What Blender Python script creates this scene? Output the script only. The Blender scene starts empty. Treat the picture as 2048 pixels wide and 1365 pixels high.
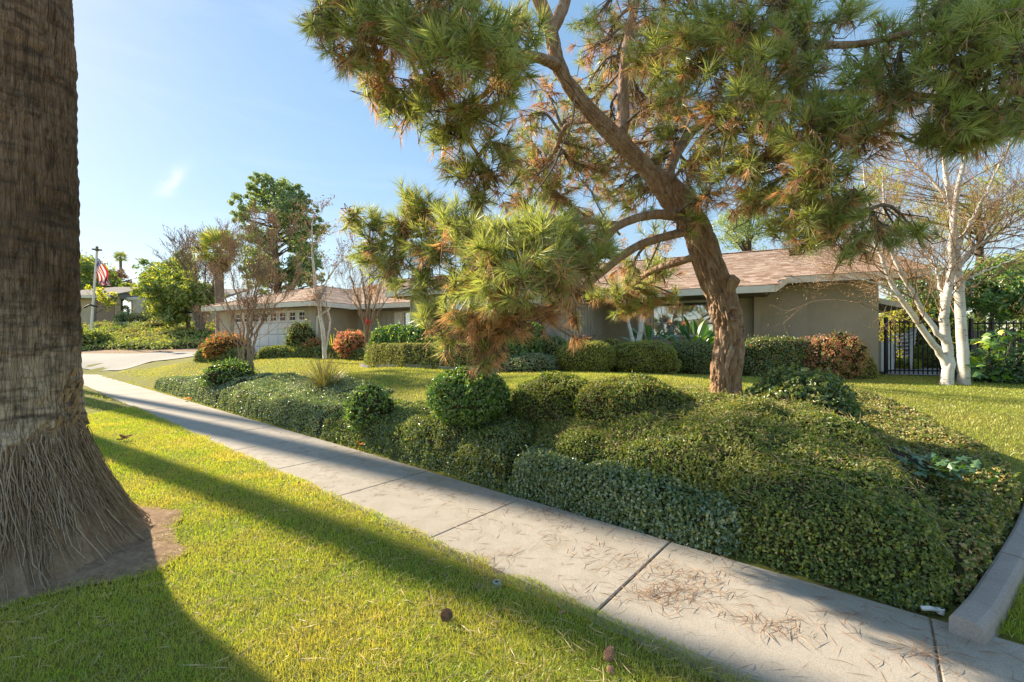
import bpy, math, random
import numpy as np
from mathutils import Vector, Matrix

# ------------------------------------------------------------------ camera, sky, sun, exposure
SC = bpy.context.scene
COL = SC.collection
FPX, HY, CAMZ = 875.0, 687.0, 1.6          # focal length and horizon row in photograph pixels, eye height
cam_d = bpy.data.cameras.new('camera')
cam_d.sensor_width = 36.0
cam_d.lens = FPX / 2048 * 36.0
cam_d.shift_y = 4.5 / 2048
cam_d.clip_start = 0.05
cam_d.clip_end = 3000
cam = bpy.data.objects.new('camera', cam_d)
COL.objects.link(cam)
cam.location = (0, 0, CAMZ)
cam.rotation_euler = (math.radians(90), 0, 0)
SC.camera = cam

SUN_AZ = math.radians(57.5)                # left of the view axis
SUN_EL = math.radians(28)
SUN_DIR = Vector((-math.sin(SUN_AZ) * math.cos(SUN_EL), math.cos(SUN_AZ) * math.cos(SUN_EL), math.sin(SUN_EL)))
world = bpy.data.worlds.new('World')
SC.world = world
world.use_nodes = True
wn = world.node_tree
wn.nodes.clear()
w_out = wn.nodes.new('ShaderNodeOutputWorld')
w_bg = wn.nodes.new('ShaderNodeBackground')
w_sky = wn.nodes.new('ShaderNodeTexSky')
w_sky.sky_type = 'NISHITA'
w_sky.sun_disc = False
w_sky.sun_elevation = SUN_EL
w_sky.sun_rotation = -SUN_AZ
w_sky.altitude = 100
w_sky.air_density = 1.0
w_sky.dust_density = 0.15
w_sky.ozone_density = 1.2
w_bg.inputs['Strength'].default_value = 0.092
# one faint wisp of cloud
w_tc = wn.nodes.new('ShaderNodeTexCoord')
def wmath(op, a, b=None):
    n = wn.nodes.new('ShaderNodeMath'); n.operation = op
    for i, v in enumerate((a, b)):
        if v is None: continue
        if isinstance(v, (int, float)): n.inputs[i].default_value = v
        else: wn.links.new(v, n.inputs[i])
    return n.outputs[0]
def wdot(v):
    n = wn.nodes.new('ShaderNodeVectorMath'); n.operation = 'DOT_PRODUCT'
    wn.links.new(w_tc.outputs['Generated'], n.inputs[0]); n.inputs[1].default_value = v
    return n.outputs['Value']
wc = Vector(((345 - 1024) / FPX, 1, (HY - 362) / FPX)).normalized()
wr = wc.cross(Vector((0, 0, 1))).normalized(); wu = wr.cross(wc)
ax1 = (wr * .55 + wu * .83).normalized(); ax2 = (wr * .83 - wu * .55).normalized()
w_ns = wn.nodes.new('ShaderNodeTexNoise'); w_ns.inputs['Scale'].default_value = 26; w_ns.inputs['Detail'].default_value = 6
w_ns.inputs['Distortion'].default_value = .6
wn.links.new(w_tc.outputs['Generated'], w_ns.inputs['Vector'])
e1 = wmath('POWER', wmath('DIVIDE', wdot(ax1), .030), 2.0); e2 = wmath('POWER', wmath('DIVIDE', wdot(ax2), .012), 2.0)
fall = wmath('POWER', 2.718, wmath('MULTIPLY', wmath('ADD', e1, e2), -1.0))
front = wmath('GREATER_THAN', wdot(wc), 0.0)
wisp = wmath('MULTIPLY', wmath('MULTIPLY', fall, front), wmath('MAXIMUM', wmath('MULTIPLY', wmath('SUBTRACT', w_ns.outputs['Fac'], .32), 2.6), 0.0))
w_mix = wn.nodes.new('ShaderNodeMixRGB'); w_mix.blend_type = 'MIX'
w_mp = wn.nodes.new('ShaderNodeMapping'); w_mp.inputs['Scale'].default_value = (1.2, 1.2, 7.0); w_mp.inputs['Rotation'].default_value = (.25, .15, 0)
wn.links.new(w_tc.outputs['Generated'], w_mp.inputs['Vector'])
w_n2 = wn.nodes.new('ShaderNodeTexNoise'); w_n2.inputs['Scale'].default_value = 2.2; w_n2.inputs['Detail'].default_value = 7; w_n2.inputs['Distortion'].default_value = .8
wn.links.new(w_mp.outputs[0], w_n2.inputs['Vector'])
veil = wmath('MULTIPLY', wmath('MAXIMUM', wmath('SUBTRACT', w_n2.outputs['Fac'], .5), 0.0), .55)
wn.links.new(wmath('ADD', wmath('MULTIPLY', wisp, .7), veil), w_mix.inputs['Fac']); 
# the photograph's sky is flatter from zenith to horizon than the clear-air model: one even contrast curve over the whole dome
w_g0 = wn.nodes.new('ShaderNodeMixRGB'); w_g0.blend_type = 'MULTIPLY'; w_g0.inputs['Fac'].default_value = 1; w_g0.inputs['Color2'].default_value = (.15, .15, .15, 1)
w_gm = wn.nodes.new('ShaderNodeGamma'); w_gm.inputs['Gamma'].default_value = .40
w_g1 = wn.nodes.new('ShaderNodeMixRGB'); w_g1.blend_type = 'MULTIPLY'; w_g1.inputs['Fac'].default_value = 1; w_g1.inputs['Color2'].default_value = (4.75, 4.7, 4.65, 1)
wn.links.new(w_sky.outputs['Color'], w_g0.inputs['Color1']); wn.links.new(w_g0.outputs[0], w_gm.inputs['Color']); wn.links.new(w_gm.outputs[0], w_g1.inputs['Color1'])
w_hs = wn.nodes.new('ShaderNodeHueSaturation'); w_hs.inputs['Saturation'].default_value = 1.95
wn.links.new(w_g1.outputs[0], w_hs.inputs['Color']); wn.links.new(w_hs.outputs[0], w_mix.inputs['Color1'])
w_mix.inputs['Color2'].default_value = (5.0, 5.2, 5.5, 1)
wn.links.new(w_mix.outputs['Color'], w_bg.inputs['Color'])
wn.links.new(w_bg.outputs['Background'], w_out.inputs['Surface'])

sun_d = bpy.data.lights.new('sun', 'SUN')
sun_d.energy = 4.5
sun_d.angle = math.radians(0.9)
sun_d.color = (1.0, 0.86, 0.66)
sun = bpy.data.objects.new('sun', sun_d)
COL.objects.link(sun)
sun.rotation_euler = (-SUN_DIR).to_track_quat('-Z', 'Y').to_euler()
sun.location = (-20, 14, 20)

SC.view_settings.view_transform = 'Standard'
SC.view_settings.look = 'None'
SC.view_settings.gamma = 1.0
SC.view_settings.exposure = 1.38
SC.view_settings.use_curve_mapping = False
SC.render.engine = 'CYCLES'
SC.cycles.max_bounces = 7
SC.cycles.diffuse_bounces = 4
SC.cycles.glossy_bounces = 2
SC.cycles.transmission_bounces = 4
SC.cycles.transparent_max_bounces = 6
SC.cycles.sample_clamp_indirect = 6.0

RNG = np.random.default_rng(11)
random.seed(5)

# ------------------------------------------------------------------ helpers
def P(px, py, Y):
    """point seen at photograph pixel (px, py) at depth Y"""
    return np.array([(px - 1024) / FPX * Y, Y, CAMZ + (HY - py) / FPX * Y])

D_S = np.array([-0.766, 0.643]); D_N = np.array([0.643, 0.766])    # along / across the sidewalk
def SN(s, n): return np.array([n * D_N[0] + s * D_S[0], n * D_N[1] + s * D_S[1]])
def to_sn(x, y): return x * D_S[0] + y * D_S[1], x * D_N[0] + y * D_N[1]

def smooth(a, b, x):
    t = np.clip((x - a) / (b - a), 0, 1)
    return t * t * (3 - 2 * t)

_perm = np.random.default_rng(3).permutation(256)
_perm = np.concatenate([_perm, _perm, _perm])
_grad = np.random.default_rng(4).normal(size=(256, 3)); _grad /= np.linalg.norm(_grad, axis=1)[:, None]
def perlin(x, y, z):
    x, y, z = np.broadcast_arrays(np.asarray(x, float), np.asarray(y, float), np.asarray(z, float))
    xi, yi, zi = np.floor(x).astype(int), np.floor(y).astype(int), np.floor(z).astype(int)
    xf, yf, zf = x - xi, y - yi, z - zi
    xi &= 255; yi &= 255; zi &= 255
    u, v, w = (t * t * t * (t * (t * 6 - 15) + 10) for t in (xf, yf, zf))
    def g(dx, dy, dz):
        h = _perm[_perm[_perm[xi + dx] + yi + dy] + zi + dz] & 255
        gr = _grad[h]
        return gr[..., 0] * (xf - dx) + gr[..., 1] * (yf - dy) + gr[..., 2] * (zf - dz)
    def lerp(a, b, t): return a + t * (b - a)
    x00 = lerp(g(0, 0, 0), g(1, 0, 0), u); x10 = lerp(g(0, 1, 0), g(1, 1, 0), u)
    x01 = lerp(g(0, 0, 1), g(1, 0, 1), u); x11 = lerp(g(0, 1, 1), g(1, 1, 1), u)
    return lerp(lerp(x00, x10, v), lerp(x01, x11, v), w) * 1.6
def fbm(x, y, z, o=3):
    r, a = 0, 1.0
    for i in range(o):
        r = r + a * perlin(x, y, z); a *= .5; x = np.asarray(x) * 2.03; y = np.asarray(y) * 2.03; z = np.asarray(z) * 2.03
    return r

class Buf:
    """collects triangles, quads and a per-vertex value 'rnd'"""
    def __init__(self): self.V = []; self.T = []; self.Q = []; self.R = []; self.n = 0
    def add(self, V, T=None, Q=None, R=None):
        V = np.asarray(V, float).reshape(-1, 3)
        if T is not None and len(T): self.T.append(np.asarray(T, np.int64).reshape(-1, 3) + self.n)
        if Q is not None and len(Q): self.Q.append(np.asarray(Q, np.int64).reshape(-1, 4) + self.n)
        if R is None: R = np.full(len(V), .5)
        elif np.isscalar(R): R = np.full(len(V), R)
        self.V.append(V); self.R.append(np.asarray(R, float)); self.n += len(V)
        return self
    def box(self, x0, x1, y0, y1, z0, z1, R=None):
        V = [(x, y, z) for z in (z0, z1) for y in (y0, y1) for x in (x0, x1)]
        self.add(V, Q=[(0, 2, 3, 1), (4, 5, 7, 6), (0, 1, 5, 4), (2, 6, 7, 3), (0, 4, 6, 2), (1, 3, 7, 5)], R=R)
        return self
    def prism(self, poly, z0, z1, R=None):
        """extrude a convex or fan-able outline (list of xy, or xyz as top) between z0 and z1"""
        p = np.asarray(poly, float); n = len(p)
        a = np.c_[p[:, :2], np.full(n, z0)]; b = np.c_[p[:, :2], np.full(n, z1)]
        self.slab(b, a, R)
        return self
    def slab(self, top, bot, R=None):
        n = len(top)
        V = np.r_[np.asarray(top, float), np.asarray(bot, float)]
        Q = [(i, n + i, n + (i + 1) % n, (i + 1) % n) for i in range(n)]
        T = []
        for a, b, c in _ear(np.asarray(top, float)): T.append((a, b, c)); T.append((n + c, n + b, n + a))
        self.add(V, T=T, Q=Q, R=R)
        return self
    def tube(self, pts, rad, k=5, R=None, cap=True):
        pts = np.asarray(pts, float); m = len(pts)
        rad = np.broadcast_to(np.asarray(rad, float), (m,))
        V, Q = tube_arrays(pts, rad, k)
        T = []
        if cap:
            V = np.r_[V, pts[:1], pts[-1:]]
            for j in range(k):
                T.append((m * k, (j + 1) % k, j)); T.append((m * k + 1, (m - 1) * k + j, (m - 1) * k + (j + 1) % k))
        self.add(V, T=T, Q=Q, R=R)
        return self
    def lathe(self, prof, c=(0, 0), k=20, R=None):
        """profile of (radius, z) turned about a vertical axis"""
        prof = np.asarray(prof, float); m = len(prof)
        a = np.arange(k) / k * 2 * math.pi
        V = np.stack([c[0] + prof[:, None, 0] * np.cos(a), c[1] + prof[:, None, 0] * np.sin(a), np.repeat(prof[:, 1:2], k, 1)], -1).reshape(-1, 3)
        Q = [(i * k + j, i * k + (j + 1) % k, (i + 1) * k + (j + 1) % k, (i + 1) * k + j) for i in range(m - 1) for j in range(k)]
        self.add(V, Q=Q, R=R)
        return self
    def arrays(self):
        V = np.concatenate(self.V) if self.V else np.zeros((0, 3))
        T = np.concatenate(self.T) if self.T else np.zeros((0, 3), np.int64)
        Q = np.concatenate(self.Q) if self.Q else np.zeros((0, 4), np.int64)
        return V, T, Q, (np.concatenate(self.R) if self.R else np.zeros(0))
    def mesh(self, name, mat, smoothed=False):
        V, T, Q, R = self.arrays()
        me = bpy.data.meshes.new(name)
        me.vertices.add(len(V)); me.vertices.foreach_set('co', V.astype(np.float32).ravel())
        nl = len(T) * 3 + len(Q) * 4
        me.loops.add(nl)
        me.loops.foreach_set('vertex_index', np.concatenate([T.ravel(), Q.ravel()]).astype(np.int32))
        me.polygons.add(len(T) + len(Q))
        st = np.concatenate([np.arange(len(T)) * 3, len(T) * 3 + np.arange(len(Q)) * 4]).astype(np.int32)
        me.polygons.foreach_set('loop_start', st)
        me.update(calc_edges=True)
        at = me.attributes.new('rnd', 'FLOAT', 'POINT'); at.data.foreach_set('value', R.astype(np.float32))
        me.polygons.foreach_set('use_smooth', np.full(len(T) + len(Q), bool(smoothed)))
        me.materials.append(mat)
        return me

def _ear(p):
    """ear clipping of a 3d outline that is nearly planar"""
    nrm = np.zeros(3)
    for i in range(len(p)): nrm += np.cross(p[i], p[(i + 1) % len(p)])
    nrm /= (np.linalg.norm(nrm) + 1e-12)
    idx = list(range(len(p))); out = []
    guard = 0
    while len(idx) > 3 and guard < 5000:
        guard += 1
        done = False
        for k in range(len(idx)):
            i, j, l = idx[k - 1], idx[k], idx[(k + 1) % len(idx)]
            if np.dot(np.cross(p[j] - p[i], p[l] - p[j]), nrm) <= 1e-12: continue
            ok = True
            for q in idx:
                if q in (i, j, l): continue
                c1 = np.dot(np.cross(p[j] - p[i], p[q] - p[i]), nrm); c2 = np.dot(np.cross(p[l] - p[j], p[q] - p[j]), nrm); c3 = np.dot(np.cross(p[i] - p[l], p[q] - p[l]), nrm)
                if c1 >= 0 and c2 >= 0 and c3 >= 0: ok = False; break
            if ok:
                out.append((i, j, l)); idx.pop(k); done = True; break
        if not done: break
    if len(idx) == 3: out.append(tuple(idx))
    return out

def tube_arrays(pts, rad, k):
    m = len(pts)
    tg = np.gradient(pts, axis=0); tg /= (np.linalg.norm(tg, axis=1)[:, None] + 1e-9)
    ref = np.array([0.31, 0.22, 0.93])
    mean = np.abs(tg.mean(0))
    ref = np.eye(3)[int(np.argmin(mean))] + .05
    a = np.cross(tg, ref); a /= (np.linalg.norm(a, axis=1)[:, None] + 1e-9)
    b = np.cross(tg, a)
    an = np.arange(k) / k * 2 * math.pi
    V = pts[:, None] + rad[:, None, None] * (a[:, None] * np.cos(an)[None, :, None] + b[:, None] * np.sin(an)[None, :, None])
    i = np.arange(m - 1)[:, None] * k; j = np.arange(k)[None]; j2 = (j + 1) % k
    Q = np.stack([i + j2, i + j, i + k + j, i + k + j2], -1).reshape(-1, 4)
    return V.reshape(-1, 3), Q

def catmull(pts, n):
    """resample control rows (any columns) smoothly to n rows"""
    p = np.asarray(pts, float); m = len(p)
    if m == 2: return p[0] + (p[1] - p[0]) * np.linspace(0, 1, n)[:, None]
    q = np.r_[[2 * p[0] - p[1]], p, [2 * p[-1] - p[-2]]]
    t = np.linspace(0, m - 1 - 1e-6, n); i = t.astype(int); f = (t - i)[:, None]
    a, b, c, d = q[i], q[i + 1], q[i + 2], q[i + 3]
    return .5 * (2 * b + (c - a) * f + (2 * a - 5 * b + 4 * c - d) * f * f + (3 * b - a - 3 * c + d) * f ** 3)

def unit(v):
    v = np.asarray(v, float)
    return v / (np.linalg.norm(v, axis=-1, keepdims=True) + 1e-9)

def leaves(B, Pn, N, L, W, jit=.6, rng=RNG, fold=.25, R=None, D=None, shape=.5):
    """folded leaves (two triangles each) at points Pn facing N"""
    n = len(Pn)
    if n == 0: return
    L = np.broadcast_to(np.asarray(L, float), (n,)) * rng.uniform(.7, 1.25, n); W = np.broadcast_to(np.asarray(W, float), (n,)) * rng.uniform(.75, 1.2, n)
    nn = unit(np.broadcast_to(np.asarray(N, float), (n, 3)) + jit * rng.normal(size=(n, 3)))
    d = rng.normal(size=(n, 3)) if D is None else np.asarray(D) + .35 * rng.normal(size=(n, 3))
    d = unit(d - nn * np.sum(d * nn, 1)[:, None])
    s = np.cross(nn, d)
    base = Pn - d * L[:, None] * .5; tip = Pn + d * L[:, None] * .5
    mid = base + d * (L * shape)[:, None] + nn * (W * fold)[:, None]
    V = np.stack([base, mid + s * W[:, None] * .5, tip, mid - s * W[:, None] * .5], 1).reshape(-1, 3)
    i = np.arange(n)[:, None] * 4
    T = np.concatenate([i + np.array([0, 1, 2]), i + np.array([0, 2, 3])])
    r = rng.random(n) if R is None else R
    B.add(V, T=T, R=np.repeat(r, 4))

def blades(B, base, D, L, W, rng=RNG, R=None, bend=.25, single=False):
    """thin spear-shaped blades (needles, grass), bent a little"""
    n = len(base)
    if n == 0: return
    D = unit(D); L = np.broadcast_to(L, (n,))[:, None]; W = np.broadcast_to(W, (n,))[:, None]
    r3 = rng.normal(size=(n, 3)); s = unit(np.cross(D, r3)); up = np.cross(s, D)
    mid = base + D * L * .5 + up * L * bend * rng.uniform(-.3, .3, (n, 1))
    tip = base + D * L + up * L * bend * rng.uniform(-.4, .4, (n, 1))
    if single:
        B.add(np.stack([base - s * W * .6, base + s * W * .6, tip], 1).reshape(-1, 3), T=np.arange(n * 3).reshape(-1, 3), R=np.repeat(rng.random(n) if R is None else R, 3)); return
    V = np.stack([base, mid + s * W * .5, tip, mid - s * W * .5], 1).reshape(-1, 3)
    i = np.arange(n)[:, None] * 4
    T = np.concatenate([i + np.array([0, 1, 3]), i + np.array([1, 2, 3])])
    B.add(V, T=T, R=np.repeat(rng.random(n) if R is None else R, 4))

def grass_tris(B, base, L, W, lean=.45, rng=RNG, R=None, comb=(0, 0)):
    n = len(base)
    a = rng.uniform(0, 2 * math.pi, n)
    side = np.c_[np.cos(a), np.sin(a), np.zeros(n)]
    b = rng.uniform(0, 2 * math.pi, n); le = np.abs(rng.normal(0, lean, n))
    d = unit(np.c_[np.cos(b) * le + comb[0], np.sin(b) * le + comb[1], np.ones(n)])
    L = np.broadcast_to(L, (n,))[:, None] * rng.uniform(.6, 1.25, (n, 1)); W = np.broadcast_to(W, (n,))[:, None]
    V = np.stack([base - side * W * .5, base + side * W * .5, base + d * L], 1).reshape(-1, 3)
    B.add(V, T=np.arange(n * 3).reshape(-1, 3), R=np.repeat(rng.random(n) if R is None else R, 3))

def sample_surface(V, T, Q, n, rng=RNG):
    F = np.concatenate([T, Q[:, [0, 1, 2]], Q[:, [0, 2, 3]]]) if len(Q) else T
    a, b, c = V[F[:, 0]], V[F[:, 1]], V[F[:, 2]]
    cr = np.cross(b - a, c - a); ar = np.linalg.norm(cr, axis=1)
    i = rng.choice(len(F), n, p=ar / ar.sum())
    u, v = rng.random(n), rng.random(n); fl = u + v > 1; u[fl] = 1 - u[fl]; v[fl] = 1 - v[fl]
    p = a[i] + (b - a)[i] * u[:, None] + (c - a)[i] * v[:, None]
    return p, unit(cr[i]), ar.sum() / 2

# ------------------------------------------------------------------ objects
def tag(o, label=None, cat=None, group=None, kind=None):
    if label: o['label'] = label
    if cat: o['category'] = cat
    if group: o['group'] = group
    if kind: o['kind'] = kind
    return o
def thing(name, label, cat, loc=(0, 0, 0), rotz=0.0, group=None):
    o = bpy.data.objects.new(name, None); COL.objects.link(o)
    o.empty_display_size = .2
    o.location = tuple(float(v) for v in loc); o.rotation_euler = (0, 0, rotz)
    return tag(o, label, cat, group)
def part(name, buf, mat, parent=None, local=False, smoothed=False, kind=None, label=None):
    me = buf.mesh(name, mat, smoothed) if isinstance(buf, Buf) else buf
    o = bpy.data.objects.new(name, me); COL.objects.link(o)
    if parent is not None:
        o.parent = parent
        if not local:
            m = Matrix.LocRotScale(parent.location, parent.rotation_euler, (1, 1, 1))
            pp = parent.parent
            while pp is not None:
                m = Matrix.LocRotScale(pp.location, pp.rotation_euler, (1, 1, 1)) @ m; pp = pp.parent
            o.matrix_parent_inverse = m.inverted()
    if kind: o['kind'] = kind
    if label: o['label'] = label
    return o
def struct(name, buf, mat, label=None, smoothed=False):
    o = part(name, buf, mat, None, smoothed=smoothed); o['kind'] = 'structure'
    if label: o['label'] = label
    return o

# ------------------------------------------------------------------ materials
class NT:
    def __init__(self, name):
        self.m = bpy.data.materials.new(name); self.m.use_nodes = True
        self.t = self.m.node_tree; self.t.nodes.clear()
        self.out = self.t.nodes.new('ShaderNodeOutputMaterial')
    def n(self, ty, ins=None, **kw):
        nd = self.t.nodes.new('ShaderNode' + ty)
        for k, v in kw.items(): setattr(nd, k, v)
        for k, v in (ins or {}).items(): self.set(nd.inputs[k], v)
        return nd
    def set(self, sock, v):
        if hasattr(v, 'is_linked') or isinstance(v, bpy.types.NodeSocket): self.t.links.new(v, sock)
        elif isinstance(v, tuple) and len(v) == 3 and sock.type == 'RGBA': sock.default_value = (*v, 1)
        else: sock.default_value = v
    def coord(self, scale=(1, 1, 1), kind='Object'):
        c = self.n('TexCoord'); mp = self.n('Mapping', {'Vector': c.outputs[kind], 'Scale': scale})
        return mp.outputs[0]
    def noise(self, vec, scale, detail=4, rough=.6, dist=0.0):
        return self.n('TexNoise', {'Vector': vec, 'Scale': scale, 'Detail': detail, 'Roughness': rough, 'Distortion': dist}).outputs['Fac']
    def ramp(self, fac, stops, interp='LINEAR'):
        r = self.n('ValToRGB', {'Fac': fac}); cr = r.color_ramp; cr.interpolation = interp
        while len(cr.elements) > 1: cr.elements.remove(cr.elements[-1])
        for i, (p, c) in enumerate(stops):
            e = cr.elements[0] if i == 0 else cr.elements.new(p)
            e.position = p; e.color = (*c, 1) if not isinstance(c, float) else (c, c, c, 1)
        return r.outputs['Color']
    def mix(self, fac, a, b, blend='MIX'):
        m = self.n('MixRGB', {'Fac': fac, 'Color1': a, 'Color2': b}, blend_type=blend)
        return m.outputs[0]
    def math(self, op, a, b=0.0, clamp=False):
        m = self.n('Math', {0: a, 1: b}, operation=op, use_clamp=clamp)
        return m.outputs[0]
    def bump(self, h, strength=.4, dist=.01):
        return self.n('Bump', {'Height': h, 'Strength': strength, 'Distance': dist}).outputs['Normal']
    def attr(self, name='rnd'): return self.n('Attribute', attribute_name=name).outputs['Fac']
    def principled(self, color, rough=.7, normal=None, spec=.3, metal=0.0):
        p = self.n('BsdfPrincipled', {'Base Color': color, 'Roughness': rough, 'Specular IOR Level': spec, 'Metallic': metal})
        if normal is not None: self.set(p.inputs['Normal'], normal)
        self.t.links.new(p.outputs[0], self.out.inputs['Surface'])
        return self.m

LEAF_GAIN = 2.45
def leaf_mat(name, stops, trans=.4, gloss=.06, rough=.4, tint=(1.25, 1.15, .55), noise=None):
    """thin leaf: diffuse + light through the blade + a little gloss; colour varies leaf by leaf"""
    k = NT(name)
    col = k.ramp(k.attr(), [(p_, tuple(v_ * LEAF_GAIN for v_ in c_)) for p_, c_ in stops])
    if noise:
        noise = (noise[0], tuple(v_ * LEAF_GAIN for v_ in noise[1]))
        nz = k.noise(k.coord(), noise[0], 3)
        col = k.mix(k.ramp(nz, [(.42, (0., 0., 0.)), (.62, (1., 1., 1.))]), col, k.mix(.55, col, noise[1]))
    tcol = k.mix(1.0, col, tint, 'MULTIPLY')
    d = k.n('BsdfDiffuse', {'Color': col}); t = k.n('BsdfTranslucent', {'Color': tcol})
    m1 = k.n('MixShader', {0: trans, 1: d.outputs[0], 2: t.outputs[0]})
    g = k.n('BsdfGlossy', {'Color': (1., 1., 1.), 'Roughness': rough})
    m2 = k.n('MixShader', {0: gloss, 1: m1.outputs[0], 2: g.outputs[0]})
    k.t.links.new(m2.outputs[0], k.out.inputs['Surface'])
    return k.m

def plain(name, color, rough=.7, var=.12, scale=6.0, bump=.15, bscale=60.0, spec=.3, metal=0.0, dist=.004):
    k = NT(name); v = k.coord()
    a = tuple(c * (1 - var) for c in color); b = tuple(min(1, c * (1 + var)) for c in color)
    col = k.ramp(k.noise(v, scale, 5), [(.3, a), (.7, b)])
    nm = k.bump(k.noise(v, bscale, 4), bump, dist) if bump else None
    return k.principled(col, rough, nm, spec, metal)

def by_rnd(name, stops, rough=.8, bump=.2, bscale=80., spec=.25, mul=None):
    k = NT(name); v = k.coord()
    col = k.ramp(k.attr(), stops)
    nz = k.noise(v, mul or 9., 4)
    col = k.mix(1.0, col, k.ramp(nz, [(.3, (.8, .8, .8)), (.7, (1.15, 1.15, 1.15))]), 'MULTIPLY')
    return k.principled(col, rough, k.bump(k.noise(v, bscale, 4), bump, .004), spec)

# ------------------------------------------------------------------ shared materials
M = {}
def _concrete(name, base, warm, joints=False):
    k = NT(name); v = k.coord(kind='Generated') if False else k.coord()
    wv = k.n('NewGeometry').outputs['Position']
    big = k.noise(wv, .9, 6, .62); mid = k.noise(wv, 4.3, 7, .7, .6); fine = k.noise(wv, 150., 3, .75); spot = k.noise(wv, 26., 5, .75)
    col = k.ramp(big, [(.28, tuple(c * .80 for c in base)), (.5, base), (.72, warm)])
    col = k.mix(k.ramp(mid, [(.36, (.7, .7, .7)), (.55, (0., 0., 0.))]), col, tuple(c * f for c, f in zip(base, (.70, .66, .60))))
    col = k.mix(k.ramp(spot, [(.66, (0., 0., 0.)), (.74, (.6, .6, .6))]), col, tuple(c * .5 for c in base))
    col = k.mix(.45, col, k.ramp(fine, [(.35, tuple(c * .5 for c in base)), (.62, tuple(min(1, c * 1.3) for c in base))]))
    wrp = k.n('VectorMath', {0: wv, 1: k.n('TexNoise', {'Vector': wv, 'Scale': 3.0, 'Detail': 5.}).outputs['Color']}, operation='ADD').outputs[0]
    ck = k.n('TexVoronoi', {'Vector': wrp, 'Scale': .55}, feature='DISTANCE_TO_EDGE').outputs['Distance']
    msk = k.math('MULTIPLY', k.ramp(ck, [(.0, (1., 1., 1.)), (.0035, (0., 0., 0.))]), k.ramp(big, [(.5, (0., 0., 0.)), (.56, (.8, .8, .8))]))
    col = k.mix(msk, col, tuple(c * .3 for c in base))
    h = k.math('ADD', k.math('MULTIPLY', fine, .8), mid)
    return k.principled(col, .88, k.bump(h, .4, .005), .2)
M['concrete'] = _concrete('concrete', (.43, .385, .32), (.50, .445, .37))
M['kerb'] = _concrete('kerb_concrete', (.45, .39, .345), (.54, .47, .415))
M['drive'] = _concrete('drive_concrete', (.31, .295, .265), (.36, .34, .305))

def _ground():
    k = NT('ground_soil'); v = k.coord()
    a = k.noise(v, .6, 5); b = k.noise(v, 7., 6, .7); c = k.noise(v, 90., 4, .7)
    col = k.ramp(b, [(.3, (.14, .14, .03)), (.55, (.20, .185, .045)), (.75, (.25, .21, .075))])
    col = k.mix(k.ramp(a, [(.4, (0., 0., 0.)), (.6, (.5, .5, .5))]), col, (.17, .19, .03))
    return k.principled(col, .95, k.bump(k.math('ADD', b, k.math('MULTIPLY', c, .5)), .6, .02), .1)
M['ground'] = _ground()
def _soil():
    k = NT('soil'); v = k.coord()
    b = k.noise(v, 14., 6, .7); c = k.noise(v, 120., 4, .75)
    col = k.ramp(b, [(.3, (.22, .135, .08)), (.5, (.36, .24, .15)), (.7, (.50, .36, .235))])
    return k.principled(col, .95, k.bump(k.math('ADD', b, c), .8, .02), .1)
M['soil'] = _soil()

G = [(.0, (.085, .145, .016)), (.45, (.15, .21, .022)), (.8, (.225, .245, .03)), (.93, (.31, .27, .07)), (1., (.40, .33, .14))]
M['grass'] = leaf_mat('grass_blades', G, .45, .05, .45, (1.4, 1.2, .45), (1.5, (.23, .20, .06)))
GL = [(.0, (.105, .15, .02)), (.45, (.165, .205, .03)), (.8, (.22, .235, .045)), (1., (.31, .27, .11))]
M['lawn'] = leaf_mat('lawn_blades', GL, .45, .05, .45, (1.4, 1.2, .4), (.5, (.22, .20, .055)))
M['cover'] = leaf_mat('ground_cover_leaves', [(0., (.034, .054, .016)), (.5, (.068, .098, .024)), (.8, (.11, .145, .03)), (.93, (.18, .20, .035)), (1., (.22, .15, .07))], .4, .045, .5, (1.5, 1.4, .4), (1.3, (.10, .105, .025)))
M['cover_blue'] = leaf_mat('ground_cover_bluish', [(0., (.05, .075, .042)), (.5, (.098, .132, .075)), (.85, (.16, .19, .10)), (.96, (.20, .21, .09)), (1., (.26, .18, .09))], .34, .11, .38, (1.4, 1.4, .6), (1.6, (.06, .10, .03)))
M['ivy'] = leaf_mat('ivy_leaves', [(0., (.018, .045, .02)), (.6, (.04, .085, .03)), (.9, (.07, .12, .04)), (.95, (.22, .27, .04)), (1., (.30, .33, .06))], .3, .11, .33, (1.4, 1.4, .5))
M['dry_cover'] = leaf_mat('dry_ground_cover', [(0., (.09, .09, .03)), (.4, (.17, .145, .05)), (.75, (.25, .19, .07)), (1., (.33, .22, .10))], .35, .06, .5, (1.3, 1.15, .6))
M['boxwood'] = leaf_mat('boxwood_leaves', [(0., (.07, .10, .018)), (.5, (.135, .165, .025)), (.85, (.21, .22, .035)), (1., (.28, .24, .08))], .35, .06, .42, (1.4, 1.25, .45), (2.2, (.14, .14, .03)))
M['rosemary'] = leaf_mat('fine_hedge_leaves', [(0., (.085, .10, .03)), (.5, (.15, .165, .045)), (.85, (.22, .22, .065)), (1., (.31, .27, .11))], .3, .05, .5, (1.3, 1.2, .5))
M['laurel'] = leaf_mat('glossy_dark_leaves', [(0., (.028, .06, .015)), (.55, (.055, .11, .02)), (.88, (.10, .17, .03)), (.97, (.2, .24, .04)), (1., (.25, .16, .08))], .35, .09, .33, (1.6, 1.5, .45))
M['shrub'] = leaf_mat('shrub_leaves', [(0., (.03, .055, .018)), (.5, (.06, .095, .024)), (.85, (.12, .15, .035)), (1., (.25, .2, .07))], .32, .08, .4, (1.4, 1.3, .5))
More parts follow.
